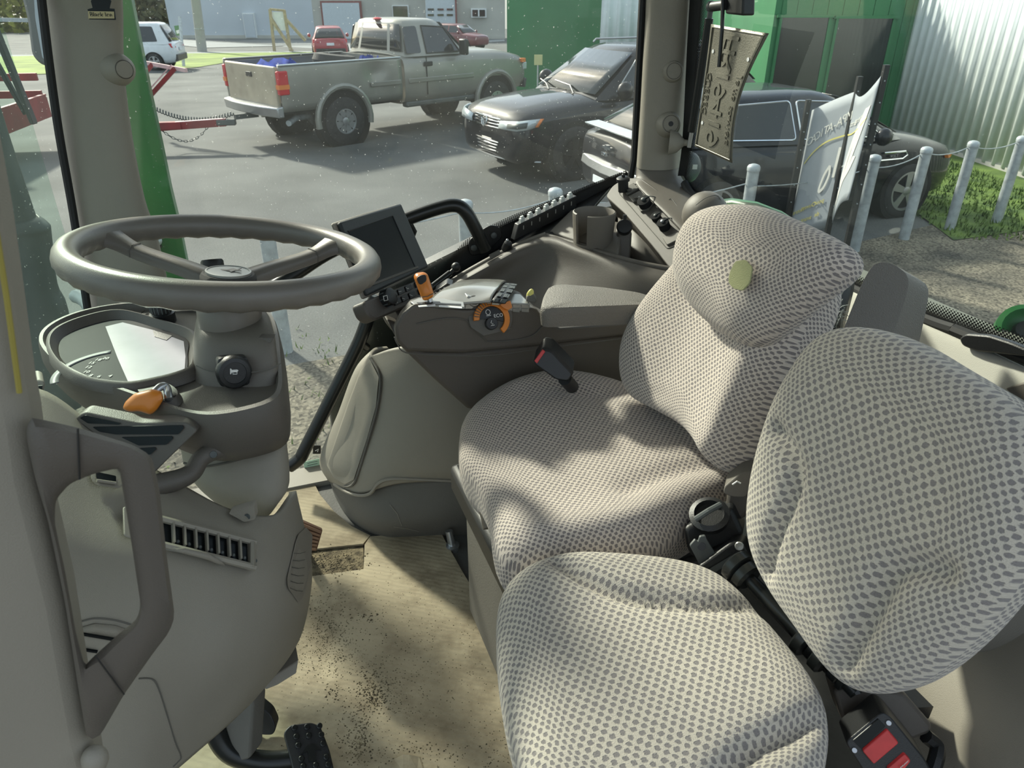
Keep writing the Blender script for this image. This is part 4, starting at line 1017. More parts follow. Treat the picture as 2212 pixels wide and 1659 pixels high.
# rear outside: fender crown, work lamp, licence plate, wiper, gas strut
t = thing('rear_fender', 'green rear fender crown below the rear window', 'fender', CAB(1.25, 1.7, .3))
part('crown', M().loft([[LR(px + dx, py + dy, r_) for dx, dy, r_ in ((0, 0, 1.15), (0, -6, 1.25), (0, -6, 1.4), (0, 8, 1.5))] for px, py in ((1490, 470), (1530, 456), (1580, 450), (1630, 458), (1680, 478), (1720, 505))], closed=False), m_greenp, t, solid=.02)
t = thing('work_lamp', 'black rear work lamp with a round housing beside the corner post', 'lamp', LR(1495, 360, 1.16))
c = LR(1490, 362, 1.14)
part('housing', M().lathe(c, V(.5, -.85, .1), [(.038, -.05), (.042, -.01), (.040, .0), (.030, .012), (.012, .018), (0, .018)], 22), m_dark, t)
part('emblem', M().prism([c + V(.008, -.02, .006) + V(x, 0, z) for x, z in ((-.006, -.006), (.006, -.006), (.006, .006), (-.006, .006))], V(.001, -.002, 0)), m_symbol, t)
c = LR(2215, 712, 1.13)
t = thing('tail_fitting', 'green round fitting outside the rear window at the right edge', 'fitting', c)
part('cup', M().lathe(c, V(-.3, -.7, .6), [(.040, -.03), (.042, .0), (.034, .004), (.030, -.005), (.02, -.012), (0, -.012)], 22), m_greenp, t)
part('stem', M().cyl(c + V(.01, .03, -.02), c + V(.03, .06, -.5), .018), m_greenp, t)
part('core', M().lathe(c, V(-.3, -.7, .6), [(.016, -.012), (.014, .002), (0, .004)], 16), m_blk, t)
# licence plate hanging inside the rear window: rear side, embossing mirrored
m_lp = mat('bare_plate_metal', (.16, .155, .125), .42, .4, var=.18, vscale=16, bump=.3, bscale=300)
PO = LR(1575, 200, 1.00)
TLp, TRp, BLp, BRp = [LR(x, y, 1.0) for x, y in ((1536, 52), (1660, 72), (1500, 316), (1582, 352))]
NP = (TRp - TLp).cross(BLp - TLp).normalized()
if NP.dot(EYE - PO) < 0: NP = -NP
def lpt(u, v_, off=0):
    """u across 0..1, v down 0..1; the sheet is bent along its right edge"""
    a = TLp.lerp(TRp, u); b = BLp.lerp(BRp, u); p = a.lerp(b, v_)
    bend = .022 * math.sin(v_ * math.pi) * u ** 1.5 * -1
    return p + (TRp - TLp).normalized() * bend + NP * (.012 * math.sin(v_ * 3.0) * (u - .2) + off)
t = thing('licence_plate', 'bent bare-metal licence plate hanging in the rear window, reversed embossing', 'licence plate', lpt(.5, 1))
rows = [[lpt(i / 10, j / 24) for i in range(11)] for j in range(25)]
sheet = part('sheet', M().loft(rows, closed=False), m_lp, t, solid=.0015)
def lpath(pts): return [lpt(u, v_, .0012) for u, v_ in pts]
part('rim_bead', M().tube(lpath([(.04, .02)] + [(.04 + .92 * i / 8, .02) for i in range(1, 9)] + [(.96, .02 + .96 * i / 14) for i in range(1, 15)] + [(.96 - .92 * i / 8, .98) for i in range(1, 9)] + [(.04, .98 - .96 * i / 14) for i in range(1, 15)]), .0011, 6), m_lp, sheet)
def plate_text(s, v0, dv, size, u, sx=1.0, ex=.0006):
    for k, ch in enumerate(s):
        if ch == ' ': continue
        v_ = v0 + dv * k
        o = lpt(u, v_, .0014); ux = (lpt(u, v_ + .02) - lpt(u, v_ - .02)).normalized(); uy = (lpt(u - .05, v_) - lpt(u + .05, v_)).normalized()
        text_part('embossed_character', ch, size, o, ux, uy, m_lp, sheet, ex, sx=sx)
plate_text('FR19419', .11, .128, .074, .46, 1.15)
plate_text('Je me souviens', .34, .040, .026, .82)
plate_text('QUEBEC', .40, .055, .024, .12)
for u, v_ in ((.12, .20), (.88, .20), (.12, .78)):
    part('slot_hole', M().lathe(lpt(u, v_, .0006), NP, [(.004, 0), (.004, .001), (0, .001)], 12), m_white, sheet)
t = thing('gas_strut', 'black gas strut along the rear window edge', 'strut', LR(1500, 300, 1.03))
part('cylinder', M().cyl(LR(1532, 40, 1.03), LR(1494, 285, 1.03), .0095), m_blkm, t)
part('rod', M().cyl(LR(1494, 285, 1.03), LR(1488, 318, 1.03), .005), m_scr, t)
part('ball_end', M().ball(LR(1536, 14, 1.03), .012, 12, 8).cyl(LR(1536, 14, 1.03), LR(1532, 40, 1.03), .006), m_dark, t)
t = thing('rear_wiper', 'black rear wiper arm crossing the licence plate', 'wiper', LR(1560, 70, .99))
part('arm', M().tube([LR(1563, -40, .985), LR(1560, 60, .985), LR(1553, 145, .985)], .0042, 8), m_blkm, t)
part('motor', M().prism([LR(*p, 1.0) for p in [(1565, -40), (1606, -40), (1604, 34), (1566, 30)]], RX * .03), m_blk, t, bevel=.004)
part('pivot', M().cyl(LR(1540, 14, 1.0), LR(1570, 10, 1.0), .010), m_blk, t)
# air freshener hanging on the front post
t = thing('air_freshener', 'black tree-shaped air freshener hanging on the front post', 'air freshener', D(217, 40, 1.20))
pts = [(193, 42), (189, 20), (200, 17), (196, 2), (202, -4), (196, -20), (222, -40), (240, -20), (234, -4), (240, 2), (236, 18), (247, 19), (250, 43)]
card = part('card', M().prism([D(*p, 1.215) for p in pts], V(0, .0016, 0)), mat('black_card', (.010, .012, .015), .6), t)
part('label_panel', M().prism([D(*p, 1.2145) for p in [(190, 24), (246, 25), (247, 40), (191, 40)]], V(0, .0005, 0)), mat('tan_label', (.55, .46, .26), .6), card)
ux = (D(247, 33, 1.213) - D(190, 32, 1.213)).normalized()
text_part('lettering', 'Black Ice', .0105, D(218, 32, 1.2135), ux, ux.cross(V(0, 1, 0)) * -1 if False else V(0, 0, 1), m_black, card, .0002)
# ================================================================== seats
def fabmat(name, light, dark, w=.0108, h=.0058):
    m = bpy.data.materials.new(name); m.use_nodes = True; n = m.node_tree.nodes; l = m.node_tree.links; b = n['Principled BSDF']
    uv = n.new('ShaderNodeUVMap'); 
    nz = nd(m, 'ShaderNodeTexNoise', Scale=420.0, Detail=2.0); l.new(uv.outputs[0], nz.inputs['Vector'])
    nw = nd(m, 'ShaderNodeTexNoise', Scale=60.0, Detail=2.0); l.new(uv.outputs[0], nw.inputs['Vector'])
    se = n.new('ShaderNodeSeparateXYZ'); l.new(uv.outputs[0], se.inputs[0])
    wob = mth(m, 'MULTIPLY', mth(m, 'SUBTRACT', nw.outputs['Fac'], .5), .6)
    ux = mth(m, 'ADD', mth(m, 'DIVIDE', se.outputs[0], w), wob); vy = mth(m, 'ADD', mth(m, 'DIVIDE', se.outputs[1], h), wob)
    row = mth(m, 'FLOOR', vy); sh = mth(m, 'MULTIPLY', mth(m, 'FLOORED_MODULO', row, 2.0), .5)
    du = mth(m, 'ABSOLUTE', mth(m, 'SUBTRACT', mth(m, 'FRACT', mth(m, 'ADD', ux, sh)), .5)); dv = mth(m, 'ABSOLUTE', mth(m, 'SUBTRACT', mth(m, 'FRACT', vy), .5))
    rr = mth(m, 'ADD', mth(m, 'POWER', mth(m, 'DIVIDE', du, .27), 3.0), mth(m, 'POWER', mth(m, 'DIVIDE', dv, .44), 3.0))
    rr = mth(m, 'ADD', rr, mth(m, 'MULTIPLY', mth(m, 'SUBTRACT', nz.outputs['Fac'], .5), 2.6))
    mr = n.new('ShaderNodeMapRange'); mr.inputs[1].default_value = .55; mr.inputs[2].default_value = 1.15; l.new(rr, mr.inputs[0])
    cx = n.new('ShaderNodeMixRGB'); cx.inputs[1].default_value = (*dark, 1); cx.inputs[2].default_value = (*light, 1); l.new(mr.outputs[0], cx.inputs[0])
    n3 = nd(m, 'ShaderNodeTexNoise', Scale=900.0, Detail=1.0); l.new(uv.outputs[0], n3.inputs['Vector'])
    cv = n.new('ShaderNodeMixRGB'); cv.blend_type = 'MULTIPLY'; cv.inputs[0].default_value = .55; l.new(cx.outputs[0], cv.inputs[1])
    g2 = mth(m, 'ADD', n3.outputs['Fac'], .45); cb = n.new('ShaderNodeCombineXYZ')
    for i in range(3): l.new(g2, cb.inputs[i])
    l.new(cb.outputs[0], cv.inputs[2]); l.new(cv.outputs[0], b.inputs['Base Color'])
    hg = mth(m, 'ADD', mr.outputs[0], mth(m, 'MULTIPLY', n3.outputs['Fac'], .8))
    bp = n.new('ShaderNodeBump'); bp.inputs['Strength'].default_value = .7; bp.inputs['Distance'].default_value = .0012; l.new(hg, bp.inputs['Height']); l.new(bp.outputs[0], b.inputs['Normal'])
    b.inputs['Roughness'].default_value = .95; b.inputs['Specular IOR Level'].default_value = .15; b.inputs['Sheen Weight'].default_value = .25
    return m
m_fab1 = fabmat('seat_weave_taupe', (.56, .495, .435), (.205, .184, .18), .0096, .0050)
m_fab2 = fabmat('seat_weave_pale', (.50, .462, .392), (.215, .20, .192), .0112, .0062)
def pillow(outline, O, N, U, top, bot, rad, fn=None, rings=20, seg=128, sm=5, ex=2.4, rbot=None):
    """cushion over a closed outline (3D points on a plane through O with normal N); domed edges; fn(u,v)->extra height"""
    N = N.normalized(); U = (U - N * U.dot(N)).normalized(); W = N.cross(U)
    P2 = [V((p - O).dot(U), (p - O).dot(W), 0) for p in outline]
    P2 = resample(cr(P2, 8, True), seg)
    for _ in range(sm): P2 = [(P2[i - 1] + P2[i] * 2 + P2[(i + 1) % seg]) / 4 for i in range(seg)]
    c = sum(P2, V(0, 0, 0)) / seg; R0 = sum((p - c).length for p in P2) / seg
    mb = M(); vs, uvs = [], []; prof = []
    for i in range(rings, 0, -1):
        q = (i / rings) ** 1.7; k = 1 - q * .995; prof.append((k, -1, q))
    prof.append((1.0, 0, 0))
    for i in range(1, rings + 1):
        q = (i / rings) ** 1.7; prof.append((1 - q * .995, 1, q))
    rb = rbot or rad
    for k, s, q in prof:
        for p in P2:
            e = q * (p - c).length; r_ = rad if s >= 0 else rb; t = min(e / r_, 1); f = (1 - (1 - t) ** ex) ** (1 / ex)
            h = (top if s > 0 else -bot) * f if s else 0; uvp = c + (p - c) * k
            if s > 0 and fn: h += fn(uvp.x, uvp.y) * min(1, e / (rad * .6))
            vs.append(O + U * uvp.x + W * uvp.y + N * h)
            ext = (1 - t) * r_ * .6 + (bot * (f) if s < 0 else 0)
            dd = (p - c).normalized(); uvs.append(((uvp + dd * ext).x, (uvp + dd * ext).y))
    n = seg; fs = []
    for i in range(len(prof) - 1):
        for j in range(n):
            k2 = (j + 1) % n; fs.append((i * n + j, i * n + k2, (i + 1) * n + k2, (i + 1) * n + j))
    fs.append(tuple(range(n))); fs.append(tuple((len(prof) - 1) * n + j for j in range(n)))
    mb.add(vs, fs, uvs)
    return mb, (U, W, N, c)
def groover(lines, O, N, U):
    """creases: list of (pixel polyline on the plane, depth, width)"""
    N = N.normalized(); U = (U - N * U.dot(N)).normalized(); W = N.cross(U); L = []
    for pts, dep, wid in lines:
        q = [PN(*p, O, N) for p in pts]; q = [V((p - O).dot(U), (p - O).dot(W), 0) for p in q]; L.append((cr(q, 6), dep, wid))
    def f(u, v_):
        h = 0; p = V(u, v_, 0)
        for P, dep, wid in L:
            d = min((p - q).length for q in P)
            if d < wid * 3: h -= dep * math.exp(-(d / wid) ** 2)
        return h
    return f, (U, W)
def lin(O, N, U):
    N = N.normalized(); U = (U - N * U.dot(N)).normalized(); return U, N.cross(U)
# ------------------------------------------------------------------ driver seat
t = thing('driver_seat', 'taupe weave driver seat with raised back and pale emblem patch', 'seat', CAB(.35, .89, 0))
# cushion
O = CAB(.38, .90, .485); N = (UP + RX * .03).normalized()
Ou = O + N * .03
outl = [PN(*p, O, N) for p in [(990, 985), (1000, 920), (1045, 880), (1110, 852), (1190, 838), (1290, 842), (1400, 870), (1520, 930), (1620, 1010), (1625, 1060), (1560, 1110), (1470, 1165), (1400, 1215), (1290, 1240), (1170, 1248), (1098, 1240), (1065, 1190), (1058, 1120), (1030, 1060), (998, 1030)]]
Ux, Wy = lin(O, N, RX)
cr_f, _ = groover([([(1120, 900), (1200, 885), (1290, 900), (1360, 880)], .006, .02), ([(1350, 1110), (1430, 1075), (1530, 1050), (1590, 1035)], .010, .02)], O, N, RX)
def cush_fn(u, v_):
    return cr_f(u, v_) + .028 * max(0, (abs(v_ + .005) - .12) / .12) ** 1.5 - .012 * math.exp(-((u + .02) / .12) ** 2 - (v_ / .1) ** 2)
mb, _ = pillow(outl, O, N, RX, .045, .085, .07, cush_fn)
cu = part('cushion', mb, m_fab1, t, ang=80)
# lever under the front edge
lv = part('tilt_lever', M().tube(cr([D(1020, 1030, 1.18), D(1036, 1060, 1.16), D(1052, 1105, 1.13), D(1060, 1140, 1.12)], 4), [.012] * 13, 10), m_taupe, t)
for p in ((1040, 1048, 1.143), (1052, 1082, 1.118)): part('lever_mark', M().lathe(D(*p), (EYE - D(*p)), [(.003, 0), (.003, .001), (0, .001)], 8), m_symbol, lv)
# backrest
BO = CAB(.63, .89, .66); BN = (-RX * math.cos(.36) + UP * math.sin(.36)).normalized()
outl = [PN(*p, BO, BN) for p in [(1530, 520), (1470, 580), (1415, 650), (1372, 730), (1360, 800), (1372, 855), (1420, 885), (1490, 925), (1545, 985), (1585, 1030), (1620, 1000), (1650, 930), (1690, 840), (1720, 760), (1750, 680), (1770, 600), (1740, 540), (1640, 500)]]
bf, _ = groover([([(1640, 930), (1665, 860), (1690, 800)], .0, .02)], BO, BN, AX)
U_, W_ = lin(BO, BN, AX)
def back_fn(u, v_): return .030 * max(0, (abs(u + .0) - .09) / .11) ** 1.4 - .012 * math.exp(-(u / .07) ** 2)
mb, _ = pillow(outl, BO, BN, AX, .045, .085, .06, back_fn)
part('backrest', mb, m_fab1, t, ang=80)
# raised upper back pad
HO = BO + BN * .050 + RX * .0; HO = CAB(.665, .885, .80) + BN * .035
outl = [PN(*p, HO, BN) for p in [(1480, 600), (1484, 550), (1500, 500), (1530, 462), (1580, 445), (1650, 448), (1730, 478), (1800, 512), (1842, 540), (1850, 570), (1820, 605), (1760, 655), (1690, 715), (1640, 750), (1600, 742), (1545, 705), (1500, 655)]]
def head_fn(u, v_): return .012 * math.exp(-(u / .12) ** 2)
mb, hb = pillow(outl, HO, BN, AX, .050, .055, .075, head_fn, ex=2.1)
hd = part('upper_back_pad', mb, m_fab1, t, ang=80)
# emblem patch laid on the pad
pt = [PN(*p, HO + BN * .0625, BN) for p in [(1578, 590), (1590, 565), (1612, 561), (1628, 578), (1622, 612), (1606, 629), (1586, 624), (1575, 610)]]
part('emblem_patch', M().prism(rpoly(pt, .004), BN * .0022), mat('green_patch', (.30, .31, .16), .9, bump=.6, bscale=800), hd, bevel=.0008, label='pale green stitched patch')
# frayed cloth behind the pad
fr = M(); rr = random.Random(4)
for i in range(46):
    p = D(1800 + rr.uniform(-20, 25), 640 + rr.uniform(-30, 60), 1.22); q = p + V(rr.uniform(-.02, .02), rr.uniform(-.01, .02), rr.uniform(-.045, .01)); m_ = p.lerp(q, .5) + V(rr.uniform(-.008, .008), 0, rr.uniform(-.008, .008))
    fr.tube([p, m_, q], .0007, 4)
part('frayed_threads', fr, mat('thread', (.42, .46, .46), .9), t, kind='stuff')
part('back_shell', M().prism([D(*p, 1.24) for p in [(1740, 700), (1790, 560), (1840, 560), (1832, 640), (1812, 720), (1770, 790), (1720, 860), (1660, 960)]], V(.03, .04, 0)), m_blk, t, bevel=.012)
# pedestal and rails
part('sun_block', M().prism([CAB(.70, .60, .34), CAB(.78, .60, .34), CAB(.78, .72, .34), CAB(.70, .72, .34)], UP * .36), m_blk, t, bevel=.01)  # unseen block added to keep the sun off the left trim
part('pedestal', M().prism([CAB(.30, .74, .005), CAB(.30, 1.10, .005), CAB(.66, 1.10, .005), CAB(.66, .74, .005)], UP * .33), m_boot, t, bevel=.02)
part('seat_base', M().prism([CAB(.27, .76, .34), CAB(.27, 1.08, .34), CAB(.64, 1.08, .34), CAB(.64, .76, .34)], UP * .06), m_blk, t, bevel=.012)
part('pivot_cover', M().prism(rpoly([D(*p, 1.03) for p in [(1625, 985), (1650, 1000), (1640, 1090), (1600, 1130), (1560, 1125), (1570, 1050), (1600, 1020)]], .01), V(.03, .05, 0)), m_taupe, t, bevel=.01)
rl = part('recline_lever', M().prism(rpoly([D(*p, .99) for p in [(1564, 1052), (1600, 1022), (1632, 1018), (1626, 1040), (1612, 1076), (1580, 1074), (1562, 1066)]], .006), V(.012, .03, 0)), m_taupel, t, bevel=.004)
part('lever_symbol', M().tube([D(1582, 1047, .986), D(1592, 1040, .986), D(1600, 1044, .986)], .0012, 5), m_symbol, rl)
part('stop_peg', M().cyl(D(1618, 1030, 1.0), D(1628, 1012, 1.01), .005), m_blk, t)
# folded-up left armrest
t = thing('armrest', 'grained taupe armrest folded upright behind the driver seat', 'armrest', D(1860, 740, 1.14))
fa = [D(*p, 1.10) for p in [(1790, 790), (1862, 610), (1888, 566), (1925, 566), (1966, 596), (1958, 640), (1905, 790)]]
fb = [D(*p, 1.14) for p in [(1850, 800), (1905, 640), (1930, 592), (1965, 590), (2008, 618), (2004, 655), (1975, 790)]]
part('pad', M().loft([resample(rpoly(fa, .014), 48), resample(rpoly([p.lerp(q, .5) for p, q in zip(fa, fb)], .014), 48), resample(rpoly(fb, .014), 48)]), m_taupes, t, bevel=.007, seg=3)
part('hinge_block', M().prism([D(*p, 1.13) for p in [(1800, 790), (1960, 790), (1950, 860), (1790, 860)]], V(.01, .05, 0)), m_blk, t, bevel=.006)
# ------------------------------------------------------------------ instructor seat in the foreground
t = thing('instructor_seat', 'pale weave instructor seat in the foreground, fold-up cushion and small back', 'seat', CAB(.30, .45, 0))
O = CAB(.30, .42, .50); N = (UP + RX * .04).normalized()
outl = [PN(*p, O, N) for p in [(1072, 1400), (1078, 1310), (1120, 1262), (1200, 1232), (1300, 1228), (1420, 1236), (1510, 1254), (1575, 1288), (1652, 1370), (1732, 1470), (1778, 1550), (1784, 1640), (1740, 1790), (1600, 1880), (1350, 1880), (1180, 1800), (1112, 1640), (1084, 1520)]]
gf, _ = groover([([(1205, 1225), (1270, 1262), (1345, 1290), (1450, 1305), (1560, 1308), (1640, 1305)], .016, .012), ([(1830, 1530), (1760, 1552), (1690, 1590), (1620, 1630), (1560, 1690), (1520, 1760)], .018, .012)], O + N * .04, N, RX)
mb, _ = pillow(outl, O, N, RX, .045, .075, .055, lambda u, v_: gf(u, v_) + .012 * max(0, (abs(v_) - .12) / .1), rings=26, seg=150)
part('cushion', mb, m_fab2, t, ang=80)
BO2 = CAB(.545, .47, .70); BN2 = (-RX * math.cos(.30) + UP * math.sin(.30)).normalized()
outl = [PN(*p, BO2, BN2) for p in [(1692, 880), (1655, 1000), (1640, 1110), (1650, 1195), (1690, 1280), (1748, 1360), (1815, 1448), (1868, 1492), (1935, 1498), (2010, 1465), (2100, 1390), (2180, 1295), (2230, 1210), (2260, 1100), (2265, 990), (2220, 900), (2150, 842), (2060, 788), (1970, 735), (1880, 708), (1800, 720), (1740, 790)]]
gf2, _ = groover([([(1690, 930), (1722, 975), (1737, 1020), (1722, 1085), (1690, 1160), (1668, 1235)], .016, .011), ([(2050, 1232), (2000, 1222), (1962, 1228), (1935, 1255), (1905, 1310), (1872, 1372), (1836, 1432)], .018, .012)], BO2 + BN2 * .03, BN2, AX)
mb, _ = pillow(outl, BO2, BN2, AX, .045, .075, .055, lambda u, v_: gf2(u, v_), rings=26, seg=150)
part('backrest', mb, m_fab2, t, ang=80)
bcn = sum(outl, V(0, 0, 0)) / len(outl)
part('back_shell', M().prism(rpoly([p.lerp(bcn, .17) - BN2 * .055 for p in outl], .02), BN2 * -.10), m_boot, t, bevel=.012)  # added out of view to stop sun slipping behind the backrest
# hinge rod with collars, below and between
h0, h1 = D(1588, 1218, .90), D(1850, 1496, .78)
hx_ = h1 - h0
def hp(k): return h0 + hx_ * k
part('hinge_rod', M().cyl(hp(.0), hp(1.0), .0085, n=14), m_blkm, t)
for k, r in ((.02, .021), (.06, .016), (.10, .019), (.62, .021), (.70, .015), (.75, .019), (.86, .012)):
    part('rod_collar', M().lathe(hp(k), hx_, [(r * .8, -.008), (r, -.005), (r, .005), (r * .8, .008)], 18), m_blkm, t)
part('rod_nut', M().cyl(hp(.90), hp(.935), .013, n=6), m_blkm, t)
part('rod_thread', M().tube([hp(.935 + .006 * i) + V(0, 0, .0015 * (i % 2)) for i in range(11)], .007, 8), m_blkm, t)
part('hinge_plate', M().prism([hp(-.05) + V(.02, .02, -.03), hp(1.1) + V(.02, .02, -.03), hp(1.1) + V(.10, .04, -.05), hp(-.05) + V(.10, .04, -.05)], V(0, 0, -.02)), m_blk, t)
part('cushion_pan', M().prism([CAB(.20, .34, .38), CAB(.20, .56, .38), CAB(.48, .56, .38), CAB(.48, .34, .38)], UP * .07), m_blk, t, bevel=.015)
part('pan_post', M().prism([CAB(.32, .36, .0), CAB(.32, .54, .0), CAB(.50, .54, .0), CAB(.50, .36, .0)], UP * .38), m_boot, t, bevel=.01)
# ================================================================== floor things
def cardmat():
    m = mat('cardboard', (.31, .262, .175), .9, var=.18, vscale=5, col2=(.42, .362, .25))
    n = m.node_tree.nodes; l = m.node_tree.links; b = n['Principled BSDF']
    tc = n.new('ShaderNodeTexCoord')
    wv = nd(m, 'ShaderNodeTexWave', Scale=26.0, Distortion=3.0, Detail=2.0); wv.bands_direction = 'Y'; wv.inputs['Detail Scale'].default_value = 2
    mp = n.new('ShaderNodeMapping'); mp.inputs['Rotation'].default_value = (0, 0, .25); l.new(tc.outputs['Object'], mp.inputs[0]); l.new(mp.outputs[0], wv.inputs['Vector'])
    bp = n.new('ShaderNodeBump'); bp.inputs['Strength'].default_value = .35; bp.inputs['Distance'].default_value = .0012; l.new(wv.outputs['Fac'], bp.inputs['Height']); l.new(bp.outputs[0], b.inputs['Normal'])
    # soil trodden into the board
    base = b.inputs['Base Color'].links[0].from_socket
    ns = nd(m, 'ShaderNodeTexNoise', Scale=9.0, Detail=8.0, Roughness=.72); l.new(tc.outputs['Object'], ns.inputs['Vector'])
    r1 = n.new('ShaderNodeMapRange'); r1.inputs[1].default_value = .44; r1.inputs[2].default_value = .64; l.new(ns.outputs['Fac'], r1.inputs[0])
    mx = n.new('ShaderNodeMixRGB'); mx.inputs[2].default_value = (.17, .135, .085, 1); l.new(base, mx.inputs[1]); l.new(mth(m, 'MULTIPLY', r1.outputs[0], .75), mx.inputs[0])
    l.new(mx.outputs[0], b.inputs['Base Color']); return m
m_card = cardmat()
m_soil = mat('dry_soil', (.085, .068, .042), 1.0, var=.5, vscale=60, bump=1.0, bscale=200, col2=(.22, .18, .11))
cb = [(560, 1048), (642, 1030), (668, 1026), (692, 1072), (722, 1108), (760, 1140), (800, 1160), (785, 1178), (672, 1190), (560, 1205), (560, 1262), (675, 1248), (786, 1233), (788, 1180), (800, 1162), (860, 1158), (936, 1118), (962, 1172), (1000, 1240), (1068, 1352), (1100, 1450), (1150, 1659), (1190, 1800), (380, 1800), (300, 1560), (400, 1420), (480, 1290)]
front = [(560, 1048), (642, 1030), (668, 1026), (692, 1072), (722, 1108), (760, 1140), (800, 1160), (785, 1178), (672, 1190), (560, 1205)]
back = [(470, 1272), (675, 1248), (786, 1233), (788, 1180), (800, 1162), (860, 1158), (936, 1118), (962, 1172), (1000, 1240), (1068, 1352), (1100, 1450), (1150, 1659), (1190, 1800), (380, 1800), (300, 1560), (400, 1420)]
tag(part('cardboard', M().prism([ZP(*p, .004) for p in front], UP * .005), m_card, smooth=False), 'small strip of corrugated cardboard on the floor ahead of the side cover', 'cardboard')
tag(part('cardboard', M().prism([ZP(*p, .004) for p in back], UP * .005), m_card, smooth=False), 'large sheet of soiled cardboard covering the cab floor', 'cardboard')
tag(part('soil_patch', M().prism([ZP(*p, .001) for p in [(640, 1192), (785, 1178), (786, 1234), (640, 1252)]], UP * .002), m_soil, smooth=False), 'dry soil on the bare floor in the gap of the cardboard', 'soil', kind='stuff')
sl = M(); rr = random.Random(21)
def crumbs(px, py, sx, sy, n, s0, s1):
    for i in range(n):
        x, y = rr.gauss(px, sx), rr.gauss(py, sy); p = ZP(x, y, .009); s = rr.uniform(s0, s1)
        a = rr.uniform(0, 6.28); u, w = V(math.cos(a), math.sin(a), 0) * s, V(-math.sin(a), math.cos(a), 0) * s * rr.uniform(.6, 1)
        sl.add([p - u - w * .5, p + u * .8 - w, p + u * .6 + w, p - u * .7 + w * .8, p + UP * s * rr.uniform(.5, 1.0)], [(0, 1, 4), (1, 2, 4), (2, 3, 4), (3, 0, 4)])
for a in ((800, 1500, 18, 25, 170, .0008, .0025), (710, 1400, 45, 50, 330, .0006, .0018), (720, 1340, 60, 30, 120, .0006, .0018), (790, 1330, 20, 4, 10, .002, .004), (715, 1495, 8, 6, 14, .001, .003),
          (780, 1590, 14, 30, 100, .0008, .0025), (860, 1440, 120, 110, 900, .0005, .0014), (700, 1390, 30, 35, 300, .0005, .0014), (760, 1570, 20, 50, 200, .0006, .0018), (820, 1490, 30, 30, 260, .0005, .0016), (720, 1215, 35, 14, 260, .0008, .0025), (690, 1300, 30, 16, 60, .0006, .002), (900, 1300, 80, 60, 160, .0005, .0012), (900, 1630, 70, 20, 140, .0006, .002), (1080, 1600, 30, 40, 120, .0005, .0015)):
    crumbs(*a)
tag(part('soil_crumbs', sl, m_soil, smooth=False), 'loose dark soil crumbs scattered over the cardboard', 'soil', kind='stuff')
# torn spot in the cardboard, a small bolt by the pedestal
tag(part('cardboard_scrap', M().loft([[ZP(850 + 17 * i + rr.uniform(-4, 4), 1640 + rr.uniform(-6, 6) - 10 * math.sin(i * .6), .010 + .006 * math.sin(i)) for i in range(7)], [ZP(856 + 15 * i, 1665 + rr.uniform(-4, 4), .010) for i in range(7)]], closed=False), m_card, smooth=False, solid=.002), 'torn curled flap in the cardboard at the bottom edge', 'cardboard')
t = thing('floor_bolt', 'shiny steel bolt standing beside the cardboard edge', 'bolt', ZP(976, 1180, 0))
part('shank', M().cyl(ZP(978, 1186, .0), ZP(978, 1186, .0) + V(-.008, .012, .045), .009, n=12), m_scr, t)
part('collar', M().cyl(ZP(978, 1186, .0), ZP(978, 1186, .0) + UP * .012, .016, n=14), m_scr, t)
# pedals
t = thing('brake_pedal', 'black studded brake pedal at the bottom', 'pedal', ZP(660, 1640, 0))
PC = D(668, 1630, 1.22); pn = V(.25, -.35, .9).normalized()
pq = [PN(*p, PC, pn) for p in [(612, 1582), (626, 1566), (672, 1560), (692, 1568), (712, 1620), (735, 1720), (650, 1730), (632, 1660)]]
pd = part('pad', M().prism(rpoly(pq, .006), pn * -.012), m_blk, t, bevel=.003)
k = 0
for rows_, yy in enumerate((1573, 1592, 1611, 1640, 1656, 1676)):
    for cx in (0, 1, 2):
        if rows_ in (2, 3) and cx == 1: continue
        c = PN(636 + 27 * cx + rows_ * 4 + (rows_ > 2) * 3, yy - 2 * cx, PC, pn)
        part('stud', M().lathe(c, pn, [(.0052, -.001), (.005, .004), (.0035, .0055), (0, .0055)], 10), m_blkm, pd)
c = PN(672, 1618, PC, pn); e1 = (PN(700, 1612, PC, pn) - c).normalized(); e2 = pn.cross(e1)
part('pad_relief', M().prism([c + e1 * x + e2 * y for x, y in ((-.016, -.006), (-.006, .006), (.006, .006), (.016, -.006), (.006, -.003), (.006, -.02), (-.006, -.02), (-.006, -.003))], pn * .003), m_blkm, pd)
part('arm', M().tube(cr([D(640, 1640, 1.23), D(570, 1645, 1.21), D(505, 1630, 1.19), D(470, 1590, 1.18), D(450, 1520, 1.17)], 5), .017, 10), m_blkm, t)
part('bracket', M().prism([D(*p, 1.18) for p in [(480, 1560), (535, 1500), (548, 1520), (540, 1640), (510, 1650)]], V(.012, .03, 0)), m_boot, t, bevel=.004)
t = thing('park_hook', 'black curved hook behind the brake pedal arm', 'hook', D(565, 1580, 1.3))
part('hook', M().prism(rpoly([D(*p, 1.27) for p in [(538, 1530), (560, 1524), (585, 1545), (597, 1572), (590, 1588), (565, 1588), (548, 1576), (548, 1650), (538, 1650)]], .006), V(0, .02, 0)), m_blk, t, bevel=.003)
part('hook_base', M().prism([D(*p, 1.28) for p in [(530, 1600), (552, 1600), (552, 1700), (530, 1700)]], V(0, .02, 0)), m_blk, t)
t = thing('foot_throttle', 'worn brown ribbed rubber pedal beside the dash console', 'pedal', D(680, 1180, 1.45))
m_brown = mat('brown_rubber', (.26, .14, .08), .75, var=.2)
ft = part('pad', M().prism([D(*p, 1.42) for p in [(640, 1120), (697, 1145), (684, 1190), (640, 1188)]], V(-.01, .03, -.02)), m_brown, t, bevel=.002)
